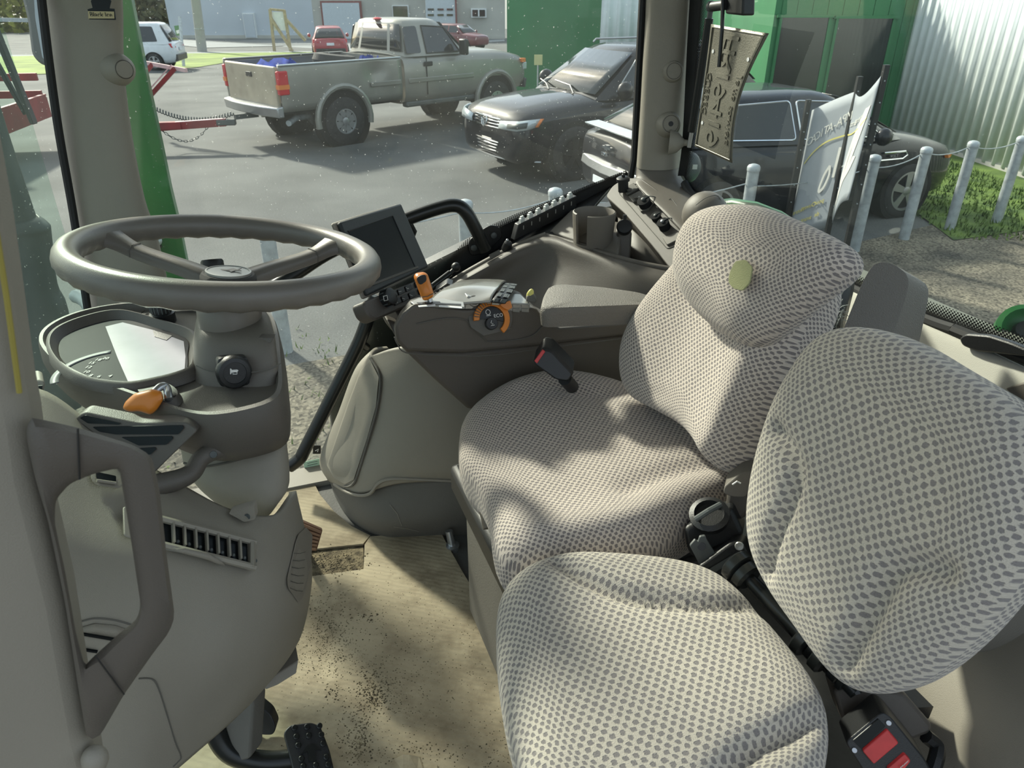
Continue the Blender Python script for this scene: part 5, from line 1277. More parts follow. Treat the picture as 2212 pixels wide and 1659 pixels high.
for i in range(6):
    a = D(640, 1128 + 11 * i, 1.416); b = D(694 - 2.2 * i, 1150 + 7 * i, 1.416)
    part('rib', M().tube([a, b], .0028, 6), m_brown, ft)
part('stem', M().cyl(D(662, 1178, 1.46), ZP(655, 1190, 0), .012), m_blkm, t)
# bits of paper and a sticker at the foot of the side glass
st = [LA(*p, 1.74) for p in [(655, 998), (690, 990), (696, 1016), (660, 1024)]]
so = tag(part('sticker', M().prism(st, AX * -.001), mat('pale_green_paper', (.42, .62, .48), .7)), 'pale green sticker at the foot of the side glass', 'sticker')
for i in range(4):
    a, b = LA(664, 1001 + 5 * i, 1.7385), LA(686, 996 + 5 * i, 1.7385); part('print_line', M().tube([a, b], .0007, 4), m_dark, so)
so = tag(part('sticker', M().prism([LA(*p, 1.74) for p in [(676, 962), (693, 962), (693, 980), (676, 980)]], AX * -.001), m_black), 'small black emblem sticker on the side glass near the floor', 'sticker')
part('emblem_mark', M().tube([LA(681, 974, 1.7385), LA(688, 970, 1.7385), LA(686, 976, 1.7385)], .0012, 5), m_symbol, so)
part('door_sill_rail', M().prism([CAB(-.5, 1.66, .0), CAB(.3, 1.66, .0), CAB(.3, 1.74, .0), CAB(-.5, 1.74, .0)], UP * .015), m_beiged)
bpy.data.objects['door_sill_rail'].name = 'trim_2'
bpy.data.objects['trim_2']['kind'] = 'structure'; bpy.data.objects['trim_2']['label'] = 'pale door sill strip along the floor edge'
# ================================================================== right side: fender cover, side shelf, control arm
def proj(p):
    q = p - EYE; d = q.y * CP - q.z * SP; return V(1106 + F * q.x / d, 829.5 - F * (q.y * SP + q.z * CP) / d, d)
class Surf:
    """a grid of points that can be asked for its depth at a photo position"""
    def __init__(s, grid):
        g = [[proj(p) for p in r] for r in grid]; s.t = []; s.g = [q for r in g for q in r]
        for i in range(len(g) - 1):
            for j in range(len(g[0]) - 1):
                a, b, c, d = g[i][j], g[i][j + 1], g[i + 1][j + 1], g[i + 1][j]; s.t += [(a, b, c), (a, c, d)]
    def d(s, px, py):
        best = None
        for a, b, c in s.t:
            den = (b.y - c.y) * (a.x - c.x) + (c.x - b.x) * (a.y - c.y)
            if abs(den) < 1e-9: continue
            u = ((b.y - c.y) * (px - c.x) + (c.x - b.x) * (py - c.y)) / den; v = ((c.y - a.y) * (px - c.x) + (a.x - c.x) * (py - c.y)) / den
            if u >= -.01 and v >= -.01 and u + v <= 1.01:
                z = u * a.z + v * b.z + (1 - u - v) * c.z
                if best is None or z < best: best = z
        if best is None: best = min(s.g, key=lambda q: (q.x - px) ** 2 + (q.y - py) ** 2).z
        return best
    def p(s, px, py, off=0.0): return D(px, py, s.d(px, py) - off)
t = thing('side_cover', 'beige moulded cover over the right wheel housing with an inset panel', 'cover', CAB(.25, 1.45, 0))
g1 = net([[D(*q) for q in r] for r in [
    [(835, 748, 1.80), (808, 752, 1.72), (800, 768, 1.63), (850, 752, 1.58), (930, 740, 1.57), (1060, 740, 1.6)],
    [(830, 780, 1.86), (775, 790, 1.76), (770, 812, 1.67), (840, 815, 1.58), (930, 830, 1.55), (1060, 840, 1.57)],
    [(815, 860, 1.92), (742, 880, 1.82), (738, 900, 1.73), (815, 905, 1.62), (915, 910, 1.57), (1060, 920, 1.58)],
    [(800, 960, 2.0), (702, 980, 1.92), (700, 1000, 1.82), (780, 1010, 1.68), (900, 1010, 1.62), (1060, 1010, 1.62)],
    [(790, 1020, 2.02), (712, 1032, 1.94), (722, 1046, 1.85), (775, 1066, 1.72), (870, 1044, 1.66), (1060, 1038, 1.65)]]], 6, 6)
part('shell', M().loft(g1, closed=False), m_beige, t, solid=.012)
S1 = Surf(g1)
pn_ = [(800, 778), (818, 815), (812, 878), (792, 950), (764, 1036), (745, 1046), (722, 1034), (706, 1005), (728, 940), (752, 870), (776, 806)]
pp = [S1.p(*q, .010) for q in pn_]; cc = sum(pp, V(0, 0, 0)) / len(pp)
ip = part('inset_panel', M().loft([[p.lerp(cc, .0) + V(0, .014, 0) for p in pp], pp, [p.lerp(cc, .10) + V(0, -.003, 0) for p in pp], [p.lerp(cc, .5) + V(0, -.005, 0) for p in pp]]), m_beige, t)
part('panel_gap', M().tube(cr([S1.p(*q, .006) for q in [(801, 774), (821, 814), (815, 880), (795, 952), (767, 1040), (745, 1051)]], 4), .0035, 6), m_boot, t)
g2 = net([[D(*q) for q in r] for r in [
    [(790, 1016, 2.04), (715, 1030, 1.96), (724, 1042, 1.875), (775, 1062, 1.745), (870, 1040, 1.685), (1060, 1034, 1.675)],
    [(800, 1090, 2.02), (738, 1090, 1.94), (745, 1110, 1.84), (790, 1128, 1.745), (870, 1130, 1.70), (1060, 1105, 1.71)],
    [(815, 1110, 2.0), (762, 1120, 1.92), (778, 1145, 1.83), (828, 1166, 1.765), (900, 1164, 1.765), (1060, 1160, 1.79)]]], 6, 6)
part('dark_skirt', M().loft(g2, closed=False), m_boot, t, solid=.01)
part('skirt_edge', M().tube(cr([S1.p(*q, .004) for q in [(722, 1046), (748, 1062), (775, 1070), (800, 1066), (818, 1044), (850, 1034), (920, 1036), (1000, 1040)]], 4), .004, 6), m_beiged, t)
for a, b, c in (((842, 1090), (858, 1110), (868, 1136)), ((850, 1138), (880, 1142), (905, 1148))):
    S2 = Surf(g2); part('scuff', M().tube([S2.p(*a, .003), S2.p(*b, .003), S2.p(*c, .003)], .0006, 4), m_beige, t)
# --- side shelf with storage bin and cup holder
t = thing('side_shelf', 'taupe side shelf moulding below the side window with a bin and dished wall', 'shelf', CAB(.6, 1.55, .5))
g3 = net([[D(*q) for q in r] for r in [
    [(925, 640, 1.80), (1000, 594, 1.83), (1060, 560, 1.84), (1120, 528, 1.85), (1186, 506, 1.84), (1255, 530, 1.77), (1335, 556, 1.70), (1400, 572, 1.665), (1500, 590, 1.63)],
    [(930, 648, 1.76), (1005, 603, 1.79), (1065, 570, 1.80), (1122, 540, 1.81), (1186, 520, 1.80), (1255, 542, 1.735), (1335, 567, 1.675), (1400, 582, 1.65), (1500, 600, 1.615)],
    [(940, 690, 1.74), (1010, 650, 1.79), (1070, 625, 1.82), (1122, 600, 1.82), (1186, 580, 1.80), (1255, 585, 1.73), (1335, 600, 1.66), (1400, 612, 1.63), (1500, 630, 1.60)],
    [(950, 780, 1.70), (1010, 760, 1.72), (1070, 740, 1.74), (1122, 720, 1.75), (1186, 700, 1.73), (1255, 690, 1.70), (1335, 690, 1.65), (1400, 700, 1.62), (1500, 720, 1.59)]]], 5, 5)
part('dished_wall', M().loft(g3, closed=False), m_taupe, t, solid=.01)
part('outer_ridge', M().tube(cr([D(*q) for q in [(940, 636, 1.79), (1000, 596, 1.825), (1060, 562, 1.835), (1120, 531, 1.845), (1180, 509, 1.84)]], 5), .010, 10), m_taupel, t)  # outer ridge in the lighter panel taupe
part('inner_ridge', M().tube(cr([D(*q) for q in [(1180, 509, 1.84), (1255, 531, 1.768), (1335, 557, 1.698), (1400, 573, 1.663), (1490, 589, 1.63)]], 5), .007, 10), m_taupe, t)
part('sill_top', M().loft([[D(*q) for q in [(925, 640, 1.80), (1000, 594, 1.83), (1060, 560, 1.84), (1120, 528, 1.85), (1186, 506, 1.84), (1235, 500, 1.84)]], [LA(*q, 1.745) for q in [(960, 630), (1010, 585), (1050, 552), (1100, 520), (1190, 470), (1320, 402)]]], closed=False), m_blk, t, solid=.008)
# bin floor, back shelf carrying the cup holder
part('cup_deck', M().loft([[D(*q) for q in [(1184, 500, 1.85), (1250, 522, 1.785), (1335, 550, 1.71)]], [D(*q) for q in [(1235, 450, 1.88), (1300, 470, 1.84), (1345, 480, 1.80)]]], closed=False), m_taupel, t, solid=.06, bevel=.006)
part('bin_floor', M().prism([CAB(.62, 1.38, .46), CAB(1.04, 1.38, .46), CAB(1.04, 1.73, .46), CAB(.62, 1.73, .46)], UP * .01), m_boot, t)
part('bin_wall', M().loft([[D(*q) for q in [(1335, 470, 1.86), (1380, 510, 1.80), (1440, 572, 1.72)]], [D(*q) for q in [(1335, 620, 1.86), (1380, 640, 1.80), (1440, 660, 1.72)]]], closed=False), m_taupe, t, solid=.006)
# cup holder: open-fronted ring
cc = D(1284, 456, 1.74); rings = []
for (r, z) in ((.040, -.085), (.046, -.005), (.0485, .0), (.0515, -.002), (.0515, -.012), (.047, -.07), (.045, -.13)):
    ring = []
    for k in range(41):
        a = math.radians(-114 + 322 * k / 40) ; cut = 1.0
        lowf = 1.0
        ring.append(cc + V(math.cos(a) * r, math.sin(a) * r, z))
    rings.append(ring)
cup = M(); n_ = 41
cup.loft(rings, closed=False)
cup.add([r[0] for r in rings], [tuple(range(7))]); cup.add([r[-1] for r in rings], [tuple(range(7))])
ch = part('cup_holder', cup, m_taupel, t, ang=50, label='open-fronted round cup holder')
part('cup_floor', M().lathe(cc, (0, 0, 1), [(.044, -.088), (.044, -.08), (0, -.08)], 28), m_taupe, ch)
part('cup_skirt', M().lathe(cc, (0, 0, 1), [(.0475, -.072), (.046, -.10), (.044, -.19)], 30, caps=False), m_taupel, ch)
# 12 volt socket with flap in the bin
c = D(1349, 490, 1.735)
part('socket_post', M().prism([D(*p, 1.76) for p in [(1333, 500), (1366, 500), (1362, 568), (1330, 560)]], V(.0, .05, 0)), m_taupe, t, bevel=.006)
sk = part('socket_flap', M().lathe(c, V(-.15, -.8, .5), [(.018, -.012), (.019, .0), (.016, .006), (0, .007)], 22), m_blk, t)
part('flap_tab', M().box(c + V(0, .006, .022), (.004, 0, 0), (0, .003, 0), (0, 0, .005)), m_blk, sk)
# sloping socket panel at the foot of the rear post
t = thing('socket_panel', 'taupe sloping panel of power sockets at the foot of the rear post', 'panel', SPn(1430, 500))
part('body', M().prism(rpoly([SPn(*p) for p in [(1308, 424), (1322, 402), (1350, 384), (1385, 384), (1420, 410), (1490, 470), (1545, 520), (1545, 640), (1500, 610), (1446, 578), (1408, 530), (1350, 462)]], .012), NS * -.16), m_taupe, t, bevel=.012, seg=3)
def outline(pts, r, m=m_boot, off=.0008, name='panel_seam', w=.0009):
    q = rpoly([SPn(*p, off) for p in pts], r); part(name, M().tube(q + [q[0]], w, 5), m, t)
outline([(1336, 416), (1374, 396), (1392, 404), (1482, 514), (1478, 522), (1442, 538)], .008)
outline([(1442, 434), (1450, 428), (1474, 460), (1466, 468)], .006)
def spbox(pts, h, m, name, par=None, bev=.002): return part(name, M().prism(rpoly([SPn(*p, 0) for p in pts], .003), NS * h), m, par or t, bevel=bev)
for pts in ([(1345, 412), (1370, 398), (1382, 410), (1356, 424)], [(1359, 428), (1384, 415), (1396, 426), (1370, 441)]):
    b = spbox(pts, .007, m_boot, 'switch_plate'); c = sum((SPn(*p, .007) for p in pts), V(0, 0, 0)) / 4
    part('plate_stud', M().ball(c + NS * .001 + RX * .006, .0035, 10, 6), m_silver, b)
    part('plate_toggle', M().box(c - RX * .006, RX * .004, AX * .004, NS * .002), m_boot, b)
spbox([(1432, 516), (1466, 504), (1478, 514), (1442, 532)], .005, m_taupel, 'blank_plate')
for pts in ([(1456, 546), (1476, 534), (1490, 545), (1470, 558)], [(1478, 533), (1500, 522), (1512, 534), (1492, 545)]):
    b = spbox(pts, .008, m_blk, 'rocker_switch'); c = sum((SPn(*p, .0085) for p in pts), V(0, 0, 0)) / 4
    part('rocker_mark', M().box(c, RX * .003, AX * .001, NS * .0003), m_symbol, b)
m_blkr = mat('matt_black_rubber', (.016, .017, .018), .85, spec=.15)
def sock(px, py, r, h, m=m_blkr, nut=True, loop=True, pin=m_dark):
    c = SPn(px, py); s = part('socket', M().lathe(c, NS, [(r * 1.0, 0), (r, h * .7), (r * 1.05, h * .72), (r * 1.05, h), (r * .85, h * 1.04), (0, h * 1.04)], 22), m, t)
    if nut: part('socket_nut', M().lathe(c, NS, [(r * 1.35, -.002), (r * 1.35, h * .22), (r * 1.05, h * .25)], 6), m_boot, s)
    part('cap_knob', M().lathe(c + NS * h * 1.04, NS, [(r * .32, 0), (r * .32, h * .18), (r * .2, h * .24), (0, h * .24)], 12), pin, s)
    if loop:
        q = c + NS * h * 1.1; d_ = V(.85, .2, .1)
        part('tether', M().tube(cr([q, q + d_ * .022 + NS * .006, q + d_ * .040 - NS * .004, q + d_ * .034 - NS * .018 + V(0, -.006, 0), q + d_ * .014 - NS * (h * 1.0)], 5), .0011, 6), m_dark, s)
    return s
c = D(1346, 388, 1.84)
s = part('socket', M().lathe(c, UP + V(-.1, -.1, 0), [(.013, -.03), (.013, -.004), (.017, -.003), (.017, .004), (.012, .007), (0, .007)], 22), m_blk, t); part('cap_knob', M().ball(c + UP * .010, .005, 10, 6), m_blk, s)
sock(1396, 446, .0155, .022)
sock(1419, 473, .0115, .012, m_blkr, False)
sock(1437, 492, .0135, .020, m_blkr, False, True, m_alloy)
c = LR(1522, 462, .98)
sp2 = tag(part('speaker_pod', M().ball(c, (.052, .045), 22, 12, V(-.5, -.6, .5)), m_taupel), 'rounded taupe pod beside the socket panel, half hidden by the seat', 'pod')
part('pod_seam', M().tube(cr([c + V(-.03, -.03, .028), c + V(-.008, -.028, .044), c + V(.02, -.018, .045), c + V(.034, -.03, .02)], 5), .0009, 5), m_boot, sp2)
# terminal strip along the sill
t = thing('terminal_strip', 'black terminal strip with clear tabs along the window sill', 'strip', D(1180, 490, 1.85))
a0, a1 = D(1120, 515, 1.845), D(1245, 452, 1.90); dr = (a1 - a0)
up_ = UP; nn = dr.cross(UP).normalized(); nn = nn if nn.y < 0 else -nn
part('base', M().prism([a0 - dr * .07, a0 + UP * .035, a1 + UP * .035, a1 + UP * -.005], nn * -.02), m_blk, t, bevel=.002)
m_clear = mat('clear_tab', (.55, .58, .56), .2, spec=.8)
for i in range(7):
    p = a0 + dr * ((i + .6) / 7.3) + UP * .034
    tb_ = part('tab', M().box(p + UP * .005 - nn * .008, dr.normalized() * .006, nn * .006, UP * .006), m_clear, t, bevel=.0015)
    part('tab_tip', M().box(p + UP * .012 - nn * .008, dr.normalized() * .004, nn * .004, UP * .003), m_clear, tb_, bevel=.001)
    part('slot_mark', M().box(p - UP * .012 + nn * .0005, dr.normalized() * .0012, nn * .0005, UP * .005), m_silver, t)
t = thing('thumb_nut', 'small black knurled thumb nut on the window sill', 'nut', D(1096, 531, 1.83))
c = D(1096, 531, 1.83); part('body', M().lathe(c, UP + nn * .5, [(.013, -.012), (.012, .0), (.010, .010), (.006, .012), (0, .012)], 16), m_blk, t); part('tip', M().ball(c + UP * .014, .004, 8, 6), m_scr, t)
tag(part('sill_label', M().prism([D(*p, 1.82) for p in [(1056, 552), (1078, 541), (1082, 548), (1060, 560)]], UP * .002), m_boot), 'small dark tag lying on the window sill', 'tag')
# grab rail on the side glass
t = thing('grab_rail', 'black bent grab rail fixed to the side window behind the monitor', 'handle', D(1045, 530, 1.84))
part('bar', M().tube(cr([D(560, 640, 1.70), D(640, 590, 1.71), D(720, 540, 1.72), D(860, 480, 1.74), D(945, 450, 1.75), D(985, 444, 1.755), D(1008, 460, 1.765), D(1030, 500, 1.79), D(1048, 540, 1.82)], 6), .0165, 12), m_blkm, t)
bpn = AX * -1
part('foot_plate', M().prism(rpoly([LA(*p, 1.742) for p in [(1010, 520), (1036, 498), (1060, 484), (1080, 490), (1085, 510), (1050, 545), (1015, 552)]], .012), AX * -.006), m_blk, t, bevel=.002)
for p in ((1023, 535), (1066, 508)): part('plate_bolt', M().lathe(LA(*p, 1.735), bpn, [(.008, 0), (.008, .004), (.004, .006), (0, .006)], 12), m_dark, t)
part('stay', M().tube([D(880, 478, 1.74), D(892, 500, 1.76), D(884, 520, 1.77)], .010, 8), m_blkm, t)
t = thing('door_bar', 'long slanting black bar inside the side glass', 'handle', D(645, 990, 1.86))
part('bar', M().tube(cr([D(812, 640, 1.76), D(800, 672, 1.77), D(775, 740, 1.79), D(720, 850, 1.82), D(660, 968, 1.86), D(648, 990, 1.87), D(625, 1008, 1.88)], 5), .0165, 12), m_blkm, t)
part('stub', M().cyl(D(776, 738, 1.79), D(792, 750, 1.82), .010), m_blkm, t)
t = thing('door_strut', 'black gas strut below the side window rim', 'strut', D(985, 578, 1.82))
part('cylinder', M().cyl(D(900, 645, 1.76), D(972, 590, 1.81), .008), m_blkm, t)
part('ball_end', M().ball(D(985, 577, 1.815), .012, 12, 8).cyl(D(972, 590, 1.81), D(985, 577, 1.815), .005), m_blk, t)
# ------------------------------------------------------------------ monitor on its arm
MN = (RX * .62 - AX * .55 + UP * .42).normalized(); MO = D(822, 545, 1.36)
def MP(px, py, off=0.0): return PN(px, py, MO + MN * off, MN)
t = thing('monitor', 'dark touch monitor on an arm beside the steering wheel', 'monitor', MP(800, 640))
fr_ = [(714, 483), (790, 460), (858, 441), (888, 510), (919, 581), (850, 618), (781, 648), (748, 565)]
m_bezel = plastic('monitor_bezel', (.03, .034, .035), .5)
part('back_shell', M().loft([[MP(*p, -.006) for p in fr_], [MP(*p, -.022) for p in fr_], [MP(p[0] * .9 + 81, p[1] * .9 + 54, -.05) for p in fr_]]), m_beiged, t, bevel=.004)
part('bezel', M().prism([MP(*p, -.008) for p in [(724, 484), (858, 443), (918, 580), (786, 642)]], MN * .011), m_bezel, t, bevel=.004)
part('screen', M().prism([MP(*p, .0032) for p in [(752, 500), (848, 466), (897, 576), (806, 618)]], MN * .0006), m_screen, t, bevel=.0005)
part('screen_edge', M().tube([MP(752, 500, .004), MP(848, 466, .004), MP(897, 576, .004)], .0014, 5), m_blk, t)
part('lower_groove', M().tube([MP(795, 618, .0036), MP(902, 577, .0036)], .0025, 6), m_boot, t)
t = thing('keypad', 'taupe keypad bar with a black dial below the monitor', 'keypad', MP(830, 670))
kb_ = [(784, 652), (920, 598), (936, 622), (930, 640), (812, 692), (795, 680)]
part('body', M().prism(rpoly([MP(*p, .004) for p in kb_], .008), MN * -.03), m_taupe, t, bevel=.004)
kd = part('dial', M().lathe(MP(832, 645, .004), MN, [(.0165, 0), (.0165, .004), (.0155, .016), (.012, .0175), (0, .0175)], 24), m_blk, t)
part('dial_symbol', M().tube([MP(828, 640, .0215) , MP(836, 638, .0215), MP(838, 648, .0215), MP(830, 650, .0215), MP(828, 640, .0215)], .0006, 4), m_symbol, kd)
for i in range(9): 
    a = i / 9 * 6.28; u = MN.orthogonal().normalized(); w = MN.cross(u); q = MP(832, 645, .006) + (u * math.cos(a) + w * math.sin(a)) * .0163
    part('dial_rib', M().tube([q, q + MN * .010], .0012, 4), m_dark, kd)
rk = random.Random(3)
for r_ in range(2):
    for c_ in range(5):
        x = 847 + c_ * 16 + r_ * 8 + (5 if c_ > 2 else 0); y = 636 - c_ * 7.2 + r_ * 15 - (2 if c_ > 2 else 0)
        b = part('key', M().prism(rpoly([MP(x - 7, y - 2, .004), MP(x + 5, y - 8, .004), MP(x + 10, y + 3, .004), MP(x - 3, y + 10, .004)], .0015), MN * .004), m_blk, t, bevel=.0008)
        part('key_symbol', M().tube([MP(x - 2, y + 1 + rk.uniform(-1, 1), .0082), MP(x + 2, y + rk.uniform(-3, 3), .0082), MP(x + 4, y + 2 + rk.uniform(-2, 2), .0082)], .0005, 4), m_symbol, b)
part('mount_arm', M().tube(cr([MP(846, 672, -.03), D(858, 695, 1.43), D(890, 715, 1.42), D(940, 760, 1.40)], 4), [.020] * 13, 10), m_taupe, t)
# ------------------------------------------------------------------ control arm console
t = thing('control_console', 'taupe right-hand control console with levers, dial and armrest', 'console', CAB(.30, 1.22, .4))
CA = 1.13
low = [(858, 738), (880, 764), (940, 822), (1010, 884), (1110, 910), (1420, 860), (1420, 716), (1180, 742), (1000, 760), (920, 760)]
part('lower_body', M().prism([LA(*p, CA + .02) for p in low], AX * .14), m_taupe, t, bevel=.012, seg=3)
def pl(pts, a): return [LA(*p, a) for p in pts]
upn = [(852, 705), (856, 738), (876, 758), (1000, 762), (1180, 744), (1420, 716), (1420, 690), (1210, 708), (1175, 690), (1160, 668), (1150, 664), (1000, 668), (915, 656), (892, 656), (868, 676)]
u_in = [Vector(p) for p in upn]; ctr = V(1100, 705)
rA = pl(upn, CA + .015); rB = pl([(p - ctr) * .996 + ctr for p in u_in], CA)
rC = [p + AX * (.012 + .085 * min(1, max(0, (q.x - 870) / 150))) for p, q in zip(rA, u_in)]
part('upper_body', M().loft([rB, rA, rC]), m_taupe, t, bevel=.006, seg=3)
part('waist_seam', M().tube(cr(pl([(852, 728), (858, 742), (878, 762), (960, 768), (1060, 768), (1180, 752), (1420, 722)], CA - .0015), 4), .0012, 5), m_boot, t)
part('side_seam', M().tube(cr(pl([(900, 700), (960, 688), (1000, 690), (1025, 705), (1048, 735), (1062, 738), (1110, 735), (1150, 725), (1172, 705)], CA - .0015), 4), .0011, 5), m_boot, t)
# lever gate on top at the front
ZT = .690
def TP(px, py, dz=0.0): return ZP(px, py, ZT + dz)
part('gate_plate', M().prism([TP(*p) for p in [(886, 656), (905, 648), (1000, 650), (1004, 668), (940, 664), (895, 662)]], UP * .004), m_silver, t, bevel=.001)
part('gate_slot', M().prism([TP(*p, .004) for p in [(900, 654), (950, 652), (952, 655), (996, 657), (996, 660), (948, 658), (903, 657)]], UP * .0008), m_blk, t)
part('gate_strip', M().prism([TP(*p, .004) for p in [(903, 661), (940, 658), (941, 661), (905, 664)]], UP * .001), m_white, t)
part('gate_strip', M().prism([TP(*p, .004) for p in [(948, 660), (998, 664), (998, 667), (948, 663)]], UP * .001), m_white, t)
lv = thing('speed_lever', 'orange speed lever with a black thumb switch on the console', 'lever', TP(930, 652))
q0 = TP(930, 652, .004); q1 = D(925, 637, q0.y / (CP - (637 - 829.5) / F * SP) - .004)
dp = proj(q0).z
part('shaft', M().cyl(q0, D(926, 640, dp - .003), .0048), m_scr, lv)
def LV(px, py, off=0.0): return D(px, py, dp - .006 - off)
kn = resample(rpoly([LV(*p) for p in [(893, 598), (897, 590), (915, 587), (924, 592), (937, 634), (936, 642), (920, 650), (912, 648)]], .006), 40); kc = sum(kn, V(0, 0, 0)) / 40; vdir = (EYE - kc).normalized()
kp = part('knob', M().loft([[p.lerp(kc, .35) - vdir * .016 for p in kn], [p.lerp(kc, .06) - vdir * .009 for p in kn], kn, [p.lerp(kc, .06) + vdir * .009 for p in kn], [p.lerp(kc, .35) + vdir * .015 for p in kn], [p.lerp(kc, .8) + vdir * .017 for p in kn]]), m_orange, lv, ang=60)
sw = rpoly([LV(*p, .0135) for p in [(899, 601), (908, 594), (920, 593), (922, 606), (912, 615), (905, 614)]], .004)
part('thumb_switch', M().prism(sw, vdir * .0035), m_blk, kp, bevel=.001)
part('knob_seam', M().tube([LV(912, 642, .012), LV(924, 640, .0165), LV(936, 634, .011)], .0007, 5), m_boot, kp)
# silver hump with roller keypad
hr = [[D(*q) for q in r] for r in [
    [(925, 655, 1.25), (935, 640, 1.27), (960, 622, 1.31), (985, 610, 1.37), (1000, 608, 1.43), (1005, 640, 1.46)],
    [(975, 656, 1.24), (982, 638, 1.26), (1000, 618, 1.29), (1022, 606, 1.36), (1040, 606, 1.43), (1040, 640, 1.46)],
    [(1028, 652, 1.24), (1030, 640, 1.255), (1046, 620, 1.285), (1062, 607, 1.35), (1075, 606, 1.42), (1070, 640, 1.46)],
    [(1060, 650, 1.24), (1064, 636, 1.252), (1076, 620, 1.285), (1086, 609, 1.345), (1094, 608, 1.41), (1090, 640, 1.46)]]]
m_hump = mat('glossy_pewter', (.30, .295, .27), .22, .3, coat=.4)
part('hump', patch(hr, 5, 5), m_hump, t, solid=.004)
rows = []
for j in range(11):
    a = j / 10
    rows.append([D(1062 + 26 * math.sin(a * 1.5) + 30 * k / 6 + (6 * math.sin(k / 6 * 3.14)), 650 - 40 * math.sin(a * 1.45) + 6 * k / 6 * (1 - a * .4), 1.238 + .16 * a ** 1.5 + .012 * k / 6) for k in range(7)])
kr = part('roller_keypad', M().loft(rows, closed=False), m_blk, t, solid=.004)
for j in range(5):
    for k in range(3):
        r0 = rows[2 * j][1 + 2 * k if k < 2 else 4]; r1 = rows[2 * j + 1][1 + 2 * k if k < 2 else 4]; c = (r0 + r1) / 2; v_ = (EYE - c).normalized()
        part('roller_key', M().box(c + v_ * .002, (rows[2 * j][2 + (k > 0)] - rows[2 * j][1 + (k > 0)]) * .62, (rows[2 * j + 1][1] - rows[2 * j][1]) * .62, v_ * .0015), m_dark, kr, bevel=.0006)
# button strip with round button
bs = [LA(*p, CA - .003) for p in [(1004, 668), (1010, 640), (1060, 646), (1092, 654), (1146, 656), (1143, 672), (1095, 673), (1080, 664), (1055, 650), (1032, 655), (1020, 668)]]
part('button_strip', M().prism(bs, AX * .05), m_silver, t, bevel=.0015)
for (x0, x1, y0) in ((1046, 1060, 647), (1062, 1088, 651), (1092, 1104, 658), (1107, 1122, 657), (1126, 1142, 657), (1107, 1122, 666), (1126, 1142, 666)):
    part('button', M().prism(rpoly([LA(x0, y0, CA - .0035), LA(x1, y0 + 1.5, CA - .0035), LA(x1, y0 + 8.5, CA - .0035), LA(x0, y0 + 7, CA - .0035)], .001), AX * -.0015), m_hump, t, bevel=.0005)
c = LA(1024, 650, CA - .004); w = (-AX + UP * .7).normalized()
part('round_button', M().lathe(c, w, [(.0095, -.004), (.0095, .002), (.008, .003), (.0075, .002), (0, .0025)], 22), m_hump, t)
# orange throttle dial in its recess
DC = LA(1060, 690, CA - .004); DNn = (-AX + UP * .55 - RX * .05).normalized(); dx = (RX - DNn * RX.dot(DNn)).normalized(); dy = DNn.cross(dx); dy = dy if dy.z > 0 else -dy
def DP(x, y, o=0.0): return DC + dx * x + dy * y + DNn * o
rec = [DP(.040 * math.cos(a), .036 * math.sin(a) + .003, .001) for a in [math.radians(200 - 240 * k / 20) for k in range(21)]] + [DP(.036, -.022, .001), DP(-.018, -.027, .001)]
part('dial_recess', M().prism(rec, DNn * .002), m_boot, t, bevel=.001)
def arc(r0, r1, a0, a1, o, h, n=18):
    mb = M(); rings = []
    for k in range(n + 1):
        a = math.radians(a0 + (a1 - a0) * k / n); c_, s_ = math.cos(a), math.sin(a)
        rings.append([DP(r0 * c_, r0 * s_, o), DP(r0 * c_, r0 * s_, o + h), DP(r1 * c_, r1 * s_, o + h * .8), DP(r1 * c_, r1 * s_, o)])
    return mb.loft(rings)
dl = part('throttle_dial', arc(.0225, .0325, 178, -58, .003, .009), m_orange, t, bevel=.001)
part('dial_tab', M().prism(rpoly([DP(x, y, .008) for x, y in ((.016, .022), (.026, .024), (.036, .027), (.038, .014), (.030, .010), (.022, .015))], .002), DNn * .009), m_orange, dl, bevel=.002)
for k in range(9):
    a = math.radians(165 - 9.5 * k); part('grip_rib', M().tube([DP(.0235 * math.cos(a), .0235 * math.sin(a), .0122), DP(.0325 * math.cos(a), .0325 * math.sin(a), .0108)], .0008, 4), m_amber if False else m_boot, dl)
part('dial_face', arc(.001, .0215, 172, -20, .003, .006), m_blk, t)
part('centre_button', M().lathe(DP(-.002, -.008, .003), DNn, [(.011, 0), (.011, .009), (.010, .010), (0, .0095)], 22), m_blk, t)
text_part('dial_lettering', 'ECO', .0085, DP(.0125, .004, .0093), dx, dy, m_symbol, t, .0002)
part('dial_symbol', M().tube([DP(-.005 + .004 * math.cos(a), .0125 + .0045 * math.sin(a), .0093) for a in [k * .5236 for k in range(13)]], .0006, 4), m_symbol, t)
part('dial_symbol', M().tube([DP(-.009, .0065, .0093), DP(-.001, .0065, .0093)], .0006, 4), m_symbol, t)
part('dial_symbol', M().tube([DP(-.002, -.003, .0132), DP(-.004, -.007, .0132), DP(.0, -.009, .0132), DP(-.005, -.012, .0132), DP(.002, -.0115, .0132)], .0006, 4), m_symbol, t)
